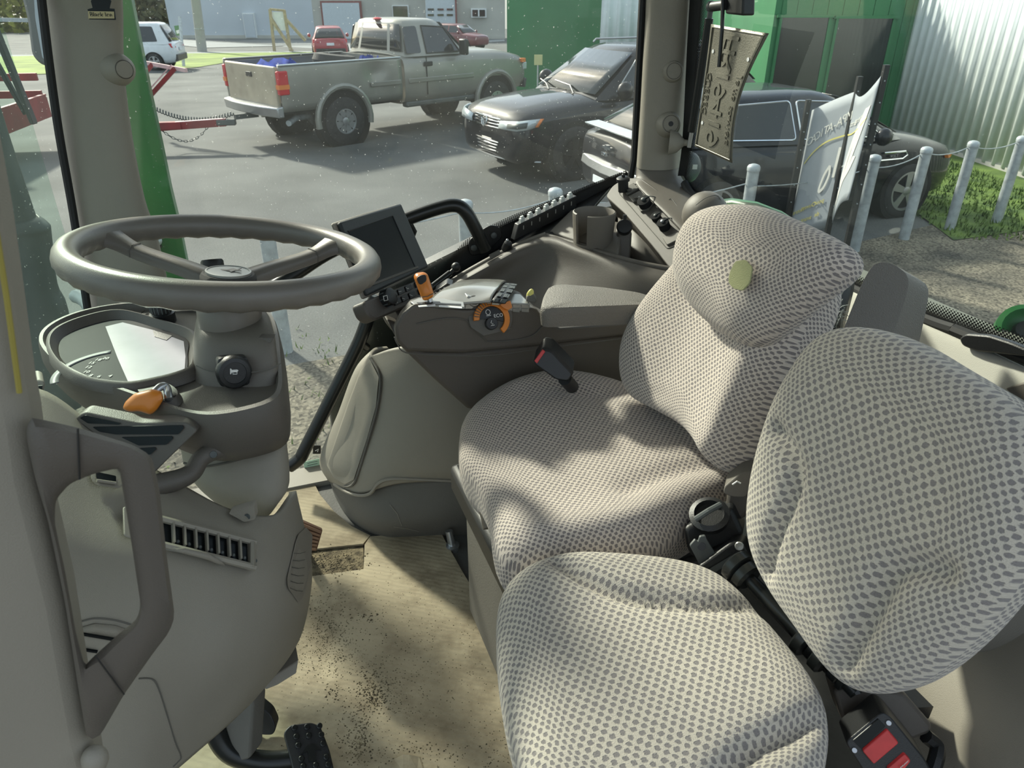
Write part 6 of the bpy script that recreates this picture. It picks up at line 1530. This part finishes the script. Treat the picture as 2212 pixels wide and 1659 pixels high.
# yellow switch behind, armrest pad
yb = part('switch_block', M().prism([D(*p, 1.30) for p in [(1136, 652), (1138, 640), (1150, 634), (1160, 650), (1156, 655)]], V(0, .02, 0)), m_boot, t, bevel=.002)
part('yellow_switch', M().ball(D(1145, 636, 1.305), (.006, .011), 12, 8, V(.35, 0, 1)), m_yel, yb)
pt_ = [(1165, 660), (1172, 638), (1186, 615), (1200, 612), (1300, 620), (1380, 630), (1440, 645), (1440, 690), (1372, 686), (1215, 706), (1182, 690)]
top = [TP(*p, -.004) for p in [(1166, 664), (1172, 640), (1184, 618), (1205, 613), (1300, 620), (1385, 632), (1440, 650), (1440, 660), (1385, 660), (1180, 668)]]
cen = sum(top, V(0, 0, 0)) / len(top)
tr_ = resample(rpoly(top, .014), 60)
part('armrest_pad', M().loft([[p.lerp(cen, .02) - UP * .034 for p in tr_], [p.lerp(cen, -.005) - UP * .012 for p in tr_], [p.lerp(cen, .015) - UP * .002 for p in tr_], [p.lerp(cen, .06) + UP * .001 for p in tr_], [p.lerp(cen, .6) + UP * .002 for p in tr_]]), m_taupes, t, ang=50)
# mini joystick pod ahead of the hump
part('finger_paddles', M().prism([D(*p, 1.34) for p in [(938, 630), (965, 612), (978, 618), (952, 640)]], V(0, .03, .0)), m_blk, t, bevel=.002)
for k in range(3): part('paddle_rim', M().tube([D(940 + 9 * k, 632 - 5 * k, 1.333), D(952 + 9 * k, 637 - 5 * k, 1.333)], .0016, 5), m_silver, t)
# seat belt buckle by the seat
t = thing('belt_buckle', 'black belt buckle with a red button against the console side', 'buckle', D(1195, 800, 1.22))
bk = [(1150, 786), (1172, 752), (1192, 757), (1240, 808), (1228, 826), (1200, 822)]
part('housing', M().prism(rpoly([D(*p, 1.235) for p in bk], .006), V(.005, .03, .01)), m_blk, t, bevel=.004)
part('release_button', M().prism([D(*p, 1.232) for p in [(1154, 780), (1172, 755), (1178, 760), (1160, 786)]], V(0, .002, 0)), m_red, t, bevel=.001)
part('stalk', M().cyl(D(1220, 818, 1.262), D(1236, 836, 1.30), .012), m_blk, t)
# belt buckle group between the seats
t = thing('belt_retractor', 'black seat belt retractor with a steel latch plate between the two seats', 'seat belt', D(1540, 1180, .99))
part('case', M().prism(rpoly([D(*p, 1.0) for p in [(1476, 1140), (1580, 1095), (1606, 1150), (1600, 1165), (1500, 1210), (1484, 1190)]], .008), V(.02, .05, -.02)), m_blk, t, bevel=.006)
part('top_dish', M().lathe(D(1532, 1110, .99), V(-.25, -.3, .85), [(.026, -.01), (.027, .0), (.020, .003), (.018, -.004), (0, -.004)], 24), m_blk, t)
part('dish_rib', M().tube([D(1502, 1122, .98), D(1530, 1104, .975), D(1556, 1090, .985)], .004, 8), m_dark, t)
lp_ = part('latch_plate', M().prism(rpoly([D(*p, .965) for p in [(1490, 1180), (1502, 1166), (1508, 1172), (1512, 1160), (1524, 1158), (1528, 1168), (1548, 1200), (1512, 1222)]], .002), V(.0, .004, 0)), m_dark, t, bevel=.0008)
part('latch_hole', M().lathe(D(1515, 1180, .9645), EYE - D(1515, 1180, .96), [(.0055, 0), (.0055, .0006), (0, .0006)], 14), m_blk, lp_)
part('guide_block', M().prism(rpoly([D(*p, .955) for p in [(1505, 1225), (1580, 1170), (1602, 1170), (1625, 1215), (1600, 1240), (1530, 1250)]], .006), V(.02, .04, -.02)), m_blk, t, bevel=.004)
part('guide_hole', M().lathe(D(1597, 1180, .953), V(-.3, -.8, .5), [(.006, 0), (.005, .0012), (0, .0005)], 12), m_silver, t)
part('webbing', M().prism([D(*p, .95) for p in [(1520, 1236), (1580, 1200), (1586, 1210), (1530, 1246)]], V(.0, .003, -.004)), m_dark, t)
# double buckle bottom right
t = thing('double_buckle', 'black double belt buckle with red release buttons at the lower right', 'buckle', D(1900, 1600, .74))
fq = [(1826, 1604), (1905, 1538), (1925, 1550), (1998, 1640), (2030, 1700), (1900, 1720)]
bz = part('housing', M().prism(rpoly([D(*p, .74) for p in fq], .005), V(.012, .04, -.02)), m_blk, t, bevel=.003)
for q in ([(1842, 1598), (1897, 1552), (1912, 1568), (1860, 1616)],):
    part('slot_recess', M().prism([D(*p, .7395) for p in q], V(0, -.0008, 0)), m_screen, bz)
part('release_button', M().prism(rpoly([D(*p, .737) for p in [(1864, 1624), (1918, 1578), (1942, 1606), (1888, 1652)]], .002), V(0, .004, 0)), m_red, bz, bevel=.001)
part('release_button', M().prism(rpoly([D(*p, .737) for p in [(1918, 1662), (1955, 1630), (1968, 1644), (1940, 1680), (1925, 1690)]], .002), V(0, .004, 0)), m_red, bz, bevel=.001)
text_part('button_lettering', 'PRESS', .0045, D(1953, 1652, .7355), D(1965, 1640, .735) - D(1940, 1662, .735), UP, m_symbol, bz, .0001)
for p in ((1846, 1621), (1920, 1562)): part('screw', M().lathe(D(*p, .7385), EYE - D(*p, .7385), [(.0028, 0), (.0024, .001), (0, .001)], 10), m_scr, bz)
part('side_arm', M().tube(cr([D(2000, 1590, .80), D(2024, 1612, .80), D(2022, 1640, .79), D(2005, 1690, .78)], 4), .008, 8), m_blk, t)
# left rear inner trim behind the instructor seat
t = thing('left_trim', 'beige inner trim behind the instructor seat at the lower right', 'trim', CAB(.5, .2, 0))
g4 = [[D(*q) for q in r] for r in [[(1880, 1180, 1.04), (2050, 1150, .98), (2250, 1120, .90), (2420, 1100, .85)], [(1870, 1430, .95), (2050, 1400, .87), (2250, 1380, .78), (2420, 1360, .72)], [(1880, 1600, .92), (2050, 1600, .82), (2250, 1600, .72), (2420, 1600, .66)], [(1900, 1850, .88), (2060, 1850, .78), (2250, 1850, .68), (2420, 1850, .62)]]]
part('panel', patch(g4, 5, 5), m_beiged, t, solid=.01)
part('bracket_cover', M().prism(rpoly([D(*p, .80) for p in [(1800, 1490), (1860, 1478), (1960, 1504), (2014, 1566), (2012, 1584), (1970, 1600), (1880, 1620), (1820, 1560)]], .006), V(.02, .06, -.04)), m_taupe, t, bevel=.008)
# ================================================================== steering wheel, dash pod, steering console
WC = D(492, 553, 1.05); WNm = V(math.sin(.1137), math.sin(.09998), 0); WNm.z = math.sqrt(1 - WNm.x ** 2 - WNm.y ** 2)
wu = WNm.cross(V(0, 1, 0)).normalized(); ww = WNm.cross(wu)
def WP(r, th, h=0.0): return WC + (wu * math.cos(th) + ww * math.sin(th)) * r + WNm * h
t = thing('steering_wheel', 'taupe steering wheel with two visible spokes and round hub', 'steering wheel', WC - WNm * .10)
rings = []
NR = 144
for i in range(NR):
    th = 2 * math.pi * i / NR; ring = []
    for k in range(14):
        a = 2 * math.pi * k / 14; r = .0185 + (.0011 * math.sin(th * 36) if math.sin(a) < -.2 else 0)
        ring.append(WP(.2 + r * math.cos(a) * .95, th, r * math.sin(a) * 1.02))
    rings.append(ring)
rings.append(rings[0])
part('rim', M().loft(rings, cap0=False, cap1=False), m_wheelp, t, ang=80)
def wth(px, py):
    p = PN(px, py, WC, WNm) - WC; return math.atan2(p.dot(ww), p.dot(wu))
HH = -.034
for px, py in ((228, 508), (708, 528)):
    th = wth(px, py); sd = V(0, 0, 0); rr_ = []
    dv = (wu * -math.sin(th) + ww * math.cos(th))
    for r, h, w, tk in ((.030, HH - .004, .018, .012), (.07, HH + .004, .016, .011), (.12, HH + .012, .0145, .010), (.15, HH + .018, .0150, .010), (.172, -.008, .018, .011), (.19, -.002, .026, .012)):
        c = WP(r, th, h); u = WNm
        rr_.append([c + dv * w * x + u * tk * y for x, y in ((1, -.6), (1, .3), (.6, 1), (-.6, 1), (-1, .3), (-1, -.6), (-.5, -1), (.5, -1))])
    sp_ = part('spoke', M().loft([list(x) for x in zip(*[cr(c, 3) for c in zip(*rr_)])]), m_wheelp, t, ang=60)
    c = WP(.148, th, HH + .0176); part('spoke_joint', M().tube([c + dv * .015 * x + WNm * .0105 * y for x, y in ((1.02, -.6), (1.02, .3), (.6, 1.03), (-.6, 1.03), (-1.02, .3), (-1.02, -.6))], .0007, 5), m_boot, sp_)
hb = part('hub', M().lathe(WC, WNm, [(.030, HH - .05), (.036, HH - .02), (.039, HH - .006), (.039, HH + .004), (.036, HH + .009), (0, HH + .009)], 32), plastic('hub_grain', (.06, .058, .054), .55, 1.0, 1400), t)
part('hub_ring', M().lathe(WC, WNm, [(.0315, HH + .009), (.0315, HH + .0125), (.029, HH + .0128), (.029, HH + .0115)], 40, caps=False), m_silver, hb)
ef = part('hub_emblem', M().lathe(WC, WNm, [(.029, HH + .009), (.029, HH + .0118), (0, HH + .0118)], 40), m_silver, hb)
dp_ = [(-.020, .000), (-.012, .006), (-.004, .005), (.004, .009), (.010, .006), (.016, .010), (.013, .004), (.019, .000), (.010, .001), (.006, -.006), (.002, -.001), (-.006, .000), (-.010, -.007), (-.012, -.001)]
part('emblem_relief', M().prism([WC + V(1, 0, 0) * x + V(0, 1, .0) * y + WNm * (HH + .0119) - V(0, 0, .0) for x, y in [(a, b) for a, b in dp_]], WNm * .001), m_wheelp, ef)
# ------------------------------------------------------------------ dash
t = thing('dash', 'taupe instrument dash pod with cluster glass and steering column tower', 'dashboard', ZP(400, 900, .5))
ZD = .672
po = [(84, 748), (98, 714), (160, 683), (250, 664), (340, 661), (430, 664), (520, 668), (582, 680), (603, 720), (612, 790), (614, 850), (592, 880), (530, 900), (460, 910), (400, 902), (330, 878), (255, 852), (180, 826), (118, 790)]
P0 = resample(cr([ZP(*p, ZD) for p in po], 5, True), 110); pc = sum(P0, V(0, 0, 0)) / 110
def sc_(k, z, dx=0, dy=0): return [V(pc.x + (p.x - pc.x) * k + dx, pc.y + (p.y - pc.y) * k + dy, ZF + z) for p in P0]
part('pod', M().loft([sc_(.84, .592, .02, .01), sc_(.93, .600, .010), sc_(.99, .622, .003), sc_(1.01, .648), sc_(1.0, ZD), sc_(.985, ZD + .008), sc_(.955, ZD + .009), sc_(.93, ZD + .002), sc_(.92, ZD - .012)]), m_taupe, t, ang=50)
part('top_plate', M().prism([p for p in sc_(.925, ZD - .014)], UP * .010), m_taupel, t)
# raised brow around the cluster, glass set below it
cg = [(128, 762), (142, 730), (200, 705), (265, 694), (335, 712), (402, 736), (406, 770), (404, 802), (380, 816), (330, 829), (275, 837), (200, 826), (152, 800)]
def CG(px, py, dz=0.0): return ZP(px, py, ZD - .002 + dz)
bw = resample(cr([CG(*p) for p in cg], 5, True), 80); bc = sum(bw, V(0, 0, 0)) / 80
part('cluster_brow', M().loft([[p.lerp(bc, -.20) + UP * .000 for p in bw], [p.lerp(bc, -.16) + UP * .014 for p in bw], [p.lerp(bc, -.10) + UP * .016 for p in bw], [p.lerp(bc, -.03) + UP * .004 for p in bw], [p.lerp(bc, .0) + UP * .001 for p in bw]], cap0=False, cap1=False), m_taupe, t, ang=60)
m_clus = mat('cluster_glass', (.014, .016, .022), .5, .0, spec=.06)
m_reflect = mat('pale_reflection', (.40, .39, .45), .3, coat=.3, vscale=14, var=.12)
cl = part('cluster_glass', M().prism(bw, UP * .0035), m_clus, t)
part('painted_reflection', M().prism([CG(*p, .0036) for p in [(228, 706), (265, 697), (333, 714), (397, 738), (401, 770), (399, 800), (377, 812), (330, 825), (280, 832), (256, 778)]], UP * .0006), m_reflect, cl)  # bright reflection on the cluster glass painted as a pale patch
part('cluster_edge', M().tube(bw + [bw[0]], .0014, 5), m_blk, t)
m_gau = mat('gauge_print', (.20, .21, .22), .5)
gc = CG(232, 800, .0042)
ga_ = [gc + V(math.cos(a) * .062, math.sin(a) * .062, 0) for a in [math.radians(112 + 4.2 * k) for k in range(26)]]
part('gauge_arc', M().loft([ga_, [gc + (p - gc) * 1.18 for p in ga_]], closed=False), m_gau, cl, solid=.0003)
for k, (s_, px, py) in enumerate((('20', 228, 774), ('18', 212, 777), ('15', 198, 784), ('12', 191, 793), ('10', 187, 803), ('8', 196, 811), ('6', 214, 813), ('4', 238, 812))):
    text_part('gauge_number', s_, .010, CG(px, py, .0045), V(1, -.12, 0), V(.12, 1, 0), m_symbol, cl, .0001)
part('cluster_notch', M().prism([CG(*p, .004) for p in [(330, 714), (372, 726), (360, 736), (334, 728)]], UP * .001), m_blk, cl)
# rotary knob with its printed oval
c = ZP(353, 690, ZD + .0)
kn_ = part('light_knob', M().lathe(c, UP, [(.020, -.004), (.020, .012), (.0165, .014), (.0165, .034), (.0145, .037), (0, .037)], 26), m_blk, t)
for k in range(18):
    a = k / 18 * 6.28; q = c + V(math.cos(a), math.sin(a), 0) * .0165
    part('knob_rib', M().tube([q + UP * .015, q + UP * .034], .0011, 4), m_dark, kn_)
ov = [ZP(330 + 28 * math.cos(a) - 4, 690 + 22 * math.sin(a), ZD - .0035) for a in [k * .2618 for k in range(25)]]
part('knob_print', M().tube(ov, .0007, 4), m_boot, t)
for (x, y) in ((318, 678), (315, 686), (322, 695)): part('knob_icon', M().lathe(ZP(x, y, ZD - .0035), UP, [(.0032, 0), (.0026, .0006), (.0018, .0006), (.0014, 0)], 10, caps=False), m_boot, t)
# column tower
part('column_tower', vloft([(442, 578, 706, 1.06, .05), (432, 592, 722, 1.045, .055), (426, 600, 745, 1.035, .06), (420, 608, 800, 1.03, .065), (416, 613, 850, 1.03, .07), (414, 616, 880, 1.03, .07)], 32, 4.2), m_taupel, t, ang=60)
part('column_neck', M().lathe(WC, WNm, [(.050, HH - .135), (.0455, HH - .11), (.044, HH - .07), (.046, HH - .045), (.040, HH - .035), (0, HH - .03)], 32), m_wheelp, t)
part('neck_seal', M().lathe(WC, WNm, [(.052, HH - .138), (.054, HH - .128), (.050, HH - .122)], 32, caps=False), m_boot, t)
part('tower_seam', M().tube(cr([D(424, 790, 1.028), D(450, 800, 1.02), D(520, 806, 1.018), D(580, 798, 1.024), D(606, 785, 1.035)], 4), .0009, 5), m_boot, t)
# horn button
hn = (EYE - D(505, 802, 1.02)).normalized(); hn = (hn + V(.15, 0, -.25)).normalized(); HC = D(505, 803, 1.012)
def HPt(px, py, o=0.0): return PN(px, py, HC + hn * o, hn)
hp_ = part('horn_plate', M().prism(rpoly([HPt(*p) for p in [(470, 774), (536, 770), (541, 832), (475, 837)]], .007), hn * -.02), m_blk, t, bevel=.002)
hbt = part('horn_button', M().lathe(HC, hn, [(.0235, -.004), (.0235, .004), (.0205, .008), (.0155, .009), (.015, .0075), (0, .0075)], 32), m_blk, hp_)
part('horn_symbol', M().prism([HPt(*p, .008) for p in [(497, 796), (497, 808), (499, 808), (501, 804), (512, 804), (515, 800), (512, 798), (501, 799), (499, 796)]], hn * .0006), m_symbol, hbt)
part('horn_symbol', M().tube([HPt(x, y, .0083) for x, y in ((503, 804), (503, 808), (512, 808), (512, 804))], .0006, 4), m_symbol, hbt)
part('tower_clip', M().prism([D(*p, 1.04) for p in [(545, 742), (560, 729), (592, 730), (585, 741)]], V(0, .01, .002)), m_taupe, t, bevel=.001)
# stalk behind the hub
t2 = thing('column_stalk', 'short black stalk rising behind the steering hub', 'stalk', D(470, 640, 1.16))
part('body', M().lathe(D(472, 650, 1.16), (D(458, 566, 1.15) - D(472, 650, 1.16)), [(.017, 0), (.017, .045), (.0172, .046), (.0172, .062), (.015, .065), (0, .065)], 22), m_blk, t2)
part('ring', M().lathe(D(472, 650, 1.16), (D(458, 566, 1.15) - D(472, 650, 1.16)), [(.0174, .044), (.0178, .0455), (.0174, .047)], 22, caps=False), m_dark, t2)
# orange reverser lever
t2 = thing('reverser_lever', 'orange reverser lever on a bent steel rod at the dash front', 'lever', ZP(355, 860, ZD))
bs_ = [ZP(*p, ZD - .003) for p in [(292, 850), (320, 838), (365, 838), (392, 855), (390, 874), (360, 884), (315, 876)]]
part('base', M().loft([resample(cr(bs_, 4, True), 40), [p.lerp(sum(bs_, V(0, 0, 0)) / 7, .15) + UP * .010 for p in resample(cr(bs_, 4, True), 40)]]), m_taupe, t2)
part('slot', M().prism(rpoly([ZP(*p, ZD + .0075) for p in [(354, 850), (376, 846), (382, 854), (362, 860)]], .003), UP * .0008), m_blk, t2)
part('rod', M().tube(cr([ZP(364, 858, ZD + .004), ZP(364, 858, ZD + .012), D(360, 838, .985), D(348, 835, .98), D(330, 852, .972)], 5), .0055, 12), m_scr, t2)
gr_ = resample(rpoly([D(*p, .965) for p in [(264, 884), (270, 868), (290, 850), (330, 840), (350, 845), (354, 862), (340, 885), (326, 897), (300, 888), (280, 890)]], .004), 48); gcn = sum(gr_, V(0, 0, 0)) / 48; gv = (EYE - gcn).normalized()
part('grip', M().loft([[p.lerp(gcn, .5) - gv * .013 for p in gr_], [p.lerp(gcn, .1) - gv * .010 for p in gr_], gr_, [p.lerp(gcn, .08) + gv * .008 for p in gr_], [p.lerp(gcn, .4) + gv * .012 for p in gr_], [p.lerp(gcn, .85) + gv * .013 for p in gr_]]), m_orange, t2, ang=70)
# under-pod shroud, beige collar
t = thing('column_shroud', 'stacked taupe shroud and beige collar below the dash pod', 'shroud', D(510, 1100, 1.05))
part('taupe_shroud', vloft([(270, 612, 870, 1.06, .10), (310, 613, 905, 1.045, .10), (350, 614, 940, 1.045, .09), (392, 617, 975, 1.05, .085), (402, 619, 1000, 1.058, .08)], 34, 3.0), m_taupe, t, ang=60)
part('beige_collar', vloft([(398, 625, 972, 1.046, .085), (394, 634, 984, 1.036, .09), (396, 640, 1030, 1.03, .09), (404, 643, 1060, 1.03, .09), (425, 640, 1085, 1.035, .085), (455, 620, 1105, 1.045, .075), (480, 600, 1122, 1.055, .06)], 34, 2.8), m_beige, t, ang=60)
part('collar_rim', M().tube(cr([D(397, 1000, 1.043), D(440, 1008, 1.035), D(520, 992, 1.033), D(590, 965, 1.045), D(622, 935, 1.07)], 5), .0016, 6), m_boot, t)
part('notch', M().prism(rpoly([D(*p, 1.022) for p in [(476, 958), (500, 950), (507, 992), (484, 994)]], .002), V(0, .006, 0)), m_blk, t)
part('finger_recess', M().prism(rpoly([D(*p, 1.03) for p in [(434, 930), (456, 920), (460, 938), (448, 950), (436, 948)]], .006), V(0, .01, 0)), m_boot, t, bevel=.002)
t = thing('tilt_arm', 'curved taupe column tilt arm with a screw', 'arm', D(400, 1030, .98))
part('arm', M().tube(cr([D(300, 1062, .925), D(340, 1048, .935), D(385, 1036, .945), D(415, 1020, .955), D(435, 990, .965), D(472, 972, .975), D(484, 978, .985)], 5), [.016, .016, .016, .0155, .015, .0148, .0145, .0142, .014, .0138, .0135, .0132, .013, .0128, .0126, .0124, .0122, .012, .012, .012, .012, .012, .012, .012, .012, .012, .0118, .0116, .0114, .0112, .011], 12), m_taupe, t)
part('screw', M().lathe(D(461, 982, .960), EYE - D(461, 982, .960), [(.005, -.002), (.0045, .001), (.002, .0005), (0, .0005)], 12), m_dark, t)
t = thing('slotted_bracket', 'taupe slotted grille bracket at the near lower edge of the dash', 'bracket', D(280, 960, .93))
bo_ = [(160, 905), (182, 890), (300, 914), (405, 912), (428, 930), (370, 985), (330, 1025), (300, 1000), (220, 950)]
part('frame', M().prism(rpoly([D(*p, .935) for p in bo_], .006), V(.0, .02, .0)), m_taupe, t, bevel=.003)
for q in ([(172, 902), (185, 896), (262, 914), (258, 917), (190, 914)], [(200, 922), (395, 918), (398, 924), (385, 938), (250, 938), (215, 932)], [(262, 944), (372, 942), (374, 947), (360, 960), (300, 962)], [(300, 968), (336, 966), (338, 970), (325, 982), (315, 980)]):
    part('slot', M().prism(rpoly([D(*p, .9335) for p in q], .002), V(0, -.0006, 0)), m_screen, t)
# ------------------------------------------------------------------ steering console (beige cowl)
t = thing('steering_console', 'large beige steering console with vents under the dash', 'console', D(400, 1560, .9))
g5 = net([[D(*q) for q in r] for r in [
    [(-80, 850, .88), (80, 838, .93), (200, 915, .95), (300, 990, .96), (400, 1050, .97), (500, 1100, .985), (590, 1112, 1.02), (636, 1070, 1.10), (640, 1060, 1.2)],
    [(-80, 1000, .80), (80, 1000, .84), (200, 1050, .87), (300, 1090, .895), (400, 1120, .915), (500, 1150, .945), (600, 1165, 1.0), (658, 1150, 1.10), (650, 1140, 1.25)],
    [(-80, 1200, .75), (80, 1200, .77), (200, 1210, .80), (300, 1220, .83), (400, 1235, .865), (520, 1255, .915), (620, 1265, .98), (674, 1240, 1.10), (660, 1230, 1.25)],
    [(-80, 1400, .74), (80, 1400, .75), (200, 1400, .775), (300, 1400, .805), (400, 1400, .845), (520, 1395, .90), (610, 1380, .98), (658, 1350, 1.10), (640, 1340, 1.25)],
    [(-80, 1560, .76), (80, 1570, .77), (200, 1580, .79), (300, 1570, .82), (380, 1550, .86), (470, 1515, .915), (565, 1465, .98), (625, 1420, 1.08), (610, 1410, 1.2)],
    [(-80, 1790, .80), (80, 1790, .81), (200, 1780, .83), (290, 1740, .855), (350, 1690, .885), (420, 1630, .93), (500, 1560, .99), (560, 1500, 1.08), (560, 1480, 1.2)]]], 6, 6)
part('cowl', M().loft(g5, closed=False), m_beige, t, solid=.012)
S5 = Surf(g5)
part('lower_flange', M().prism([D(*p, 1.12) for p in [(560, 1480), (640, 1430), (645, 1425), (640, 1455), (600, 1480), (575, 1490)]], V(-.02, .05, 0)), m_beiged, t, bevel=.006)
# face vent with slats
def on(px, py, off=.003): return S5.p(px, py, off)
def quadplane(q): return [on(*p) for p in q]
A_, B_, C_, E_ = on(264, 1096, .008), on(553, 1171, .008), on(551, 1236, .008), on(268, 1160, .008)
# flat plane for the grille
vx = ((B_ - A_) + (C_ - E_)).normalized(); vn = vx.cross((A_ + B_ - C_ - E_)).normalized(); vn = vn if vn.dot(EYE - A_) > 0 else -vn
VO = (A_ + B_ + C_ + E_) / 4 + vn * .006
def VP(px, py, o=0.0): return PN(px, py, VO + vn * o, vn)
fo_ = [VP(*p) for p in [(264, 1096), (345, 1119), (553, 1171), (552, 1236), (351, 1185), (266, 1160)]]
vt = part('face_vent', M().prism(rpoly([VP(*p, -.006) for p in [(264, 1096), (553, 1171), (552, 1236), (266, 1160)]], .004), vn * .003), m_beige, t, bevel=.001)
opn = [(345, 1127), (534, 1175), (535, 1216), (348, 1170)]
part('vent_opening', M().prism(rpoly([VP(*p, -.003) for p in opn], .002), vn * .0006), m_screen, vt)
for a, b in (((345, 1120), (552, 1172)), ((348, 1176), (552, 1226))): part('vent_bar', M().tube([VP(*a, .001), VP(*b, .001)], .0042, 6), m_beige, vt)
part('vent_bar', M().tube([VP(545, 1173, .001), VP(545, 1228, .001)], .0042, 6), m_beige, vt)
for k in range(8):
    x = 371 + 24.0 * k; part('slat', M().prism([VP(x - 2, 1131 + 5.9 * k, -.002), VP(x + 2, 1132 + 5.9 * k, -.002), VP(x + 4, 1177 + 5.9 * k, -.002), VP(x, 1176 + 5.9 * k, -.002)], vn * .006), m_beige, vt)
    part('slat_knob', M().ball(VP(x + 13, 1170 + 5.9 * k, -.001), .0025, 8, 5), m_dark, vt)
part('vent_lip', M().loft([[VP(355, 1183, .0), VP(400, 1184, .008), VP(450, 1196, .010), VP(478, 1212, .004), VP(486, 1220, .0)], [VP(355, 1188, .0), VP(400, 1196, .003), VP(450, 1210, .003), VP(470, 1218, .001), VP(486, 1222, .0)]], closed=False), m_beiged, vt, solid=.002)
# right side grille pocket
pk = [(658, 1148), (672, 1165), (668, 1230), (655, 1290), (645, 1302), (622, 1270), (620, 1250), (640, 1165)]
pp = [on(*q, .006) for q in pk]; pcn = sum(pp, V(0, 0, 0)) / 8
sp3 = part('side_grille', M().loft([[p + V(0, .01, 0) for p in rpoly(pp, .006)], rpoly(pp, .006), [p.lerp(pcn, .14) for p in rpoly(pp, .006)], [p.lerp(pcn, .18) + V(0, .004, 0) for p in rpoly(pp, .006)]]), m_beiged, t)
for k in range(6):
    a = on(634 - k * 1.5, 1195 + 15 * k, .0045); b = on(660 - k * 1.2, 1192 + 17 * k, .0045); part('grille_line', M().tube([a, a.lerp(b, .5) - UP * .002, b], .0006, 4), m_boot, sp3)
# lug with screw, slot vent, pocket, seams
lg = part('screw_lug', M().prism(rpoly([on(*p, .010) for p in [(492, 1108), (548, 1090), (552, 1122), (528, 1128)]], .004), V(0, .012, 0)), m_beige, t, bevel=.002)
part('screw', M().lathe(on(533, 1117, .012), V(-.1, -.8, .4), [(.0045, -.001), (.004, .001), (.0015, .0003), (0, .0003)], 12), m_dark, lg)
sv = part('slot_vent', M().prism(rpoly([on(*p, .006) for p in [(196, 1012), (262, 1024), (262, 1056), (206, 1048), (196, 1034)]], .006), V(0, .008, 0)), m_beige, t, bevel=.002)
part('slot_hole', M().prism(rpoly([on(*p, .0085) for p in [(207, 1020), (250, 1029), (250, 1048), (214, 1042), (208, 1032)]], .002), V(0, .001, 0)), m_screen, sv)
part('slot_bar', M().tube([on(209, 1038, .011), on(250, 1044, .011)], .002, 6), m_beiged, sv)
part('pocket_line', M().tube(cr([on(*q, .0012) for q in [(168, 1345), (205, 1336), (250, 1340), (285, 1350)]], 4), .0009, 5), m_boot, t)
part('pocket_lip', M().loft([[on(*q, .003) for q in [(172, 1358), (205, 1348), (250, 1352), (280, 1362)]], [on(*q, .001) for q in [(170, 1372), (205, 1372), (250, 1380), (278, 1384)]]], closed=False), m_beiged, t, solid=.004)
for a, b in (((168, 1368), (260, 1384)), ((172, 1402), (210, 1408))): part('pocket_slot', M().tube([on(*a, .002), on(*b, .002)], .0018, 5), m_screen, t)
part('access_seam', M().tube(cr([on(*q, .0008) for q in [(300, 1466), (328, 1467), (342, 1485), (360, 1540), (378, 1600), (391, 1634), (385, 1645), (374, 1656)]], 4), .0009, 5), m_boot, t)
t2 = thing('corner_vent', 'beige louvred vent at the far left of the dash', 'vent', D(75, 860, 1.0))
part('frame', M().prism(rpoly([D(*p, .99) for p in [(58, 890), (70, 828), (84, 820), (98, 826), (86, 900), (66, 902)]], .004), V(-.02, .03, 0)), m_beige, t2, bevel=.002)
for k in range(3):
    part('louvre', M().prism([D(*p, .985) for p in [(70 - 3 * k, 834 + 22 * k), (92 - 3 * k, 832 + 22 * k), (88 - 3 * k, 850 + 22 * k), (66 - 3 * k, 852 + 22 * k)]], V(0, -.001, 0)), m_screen, t2)
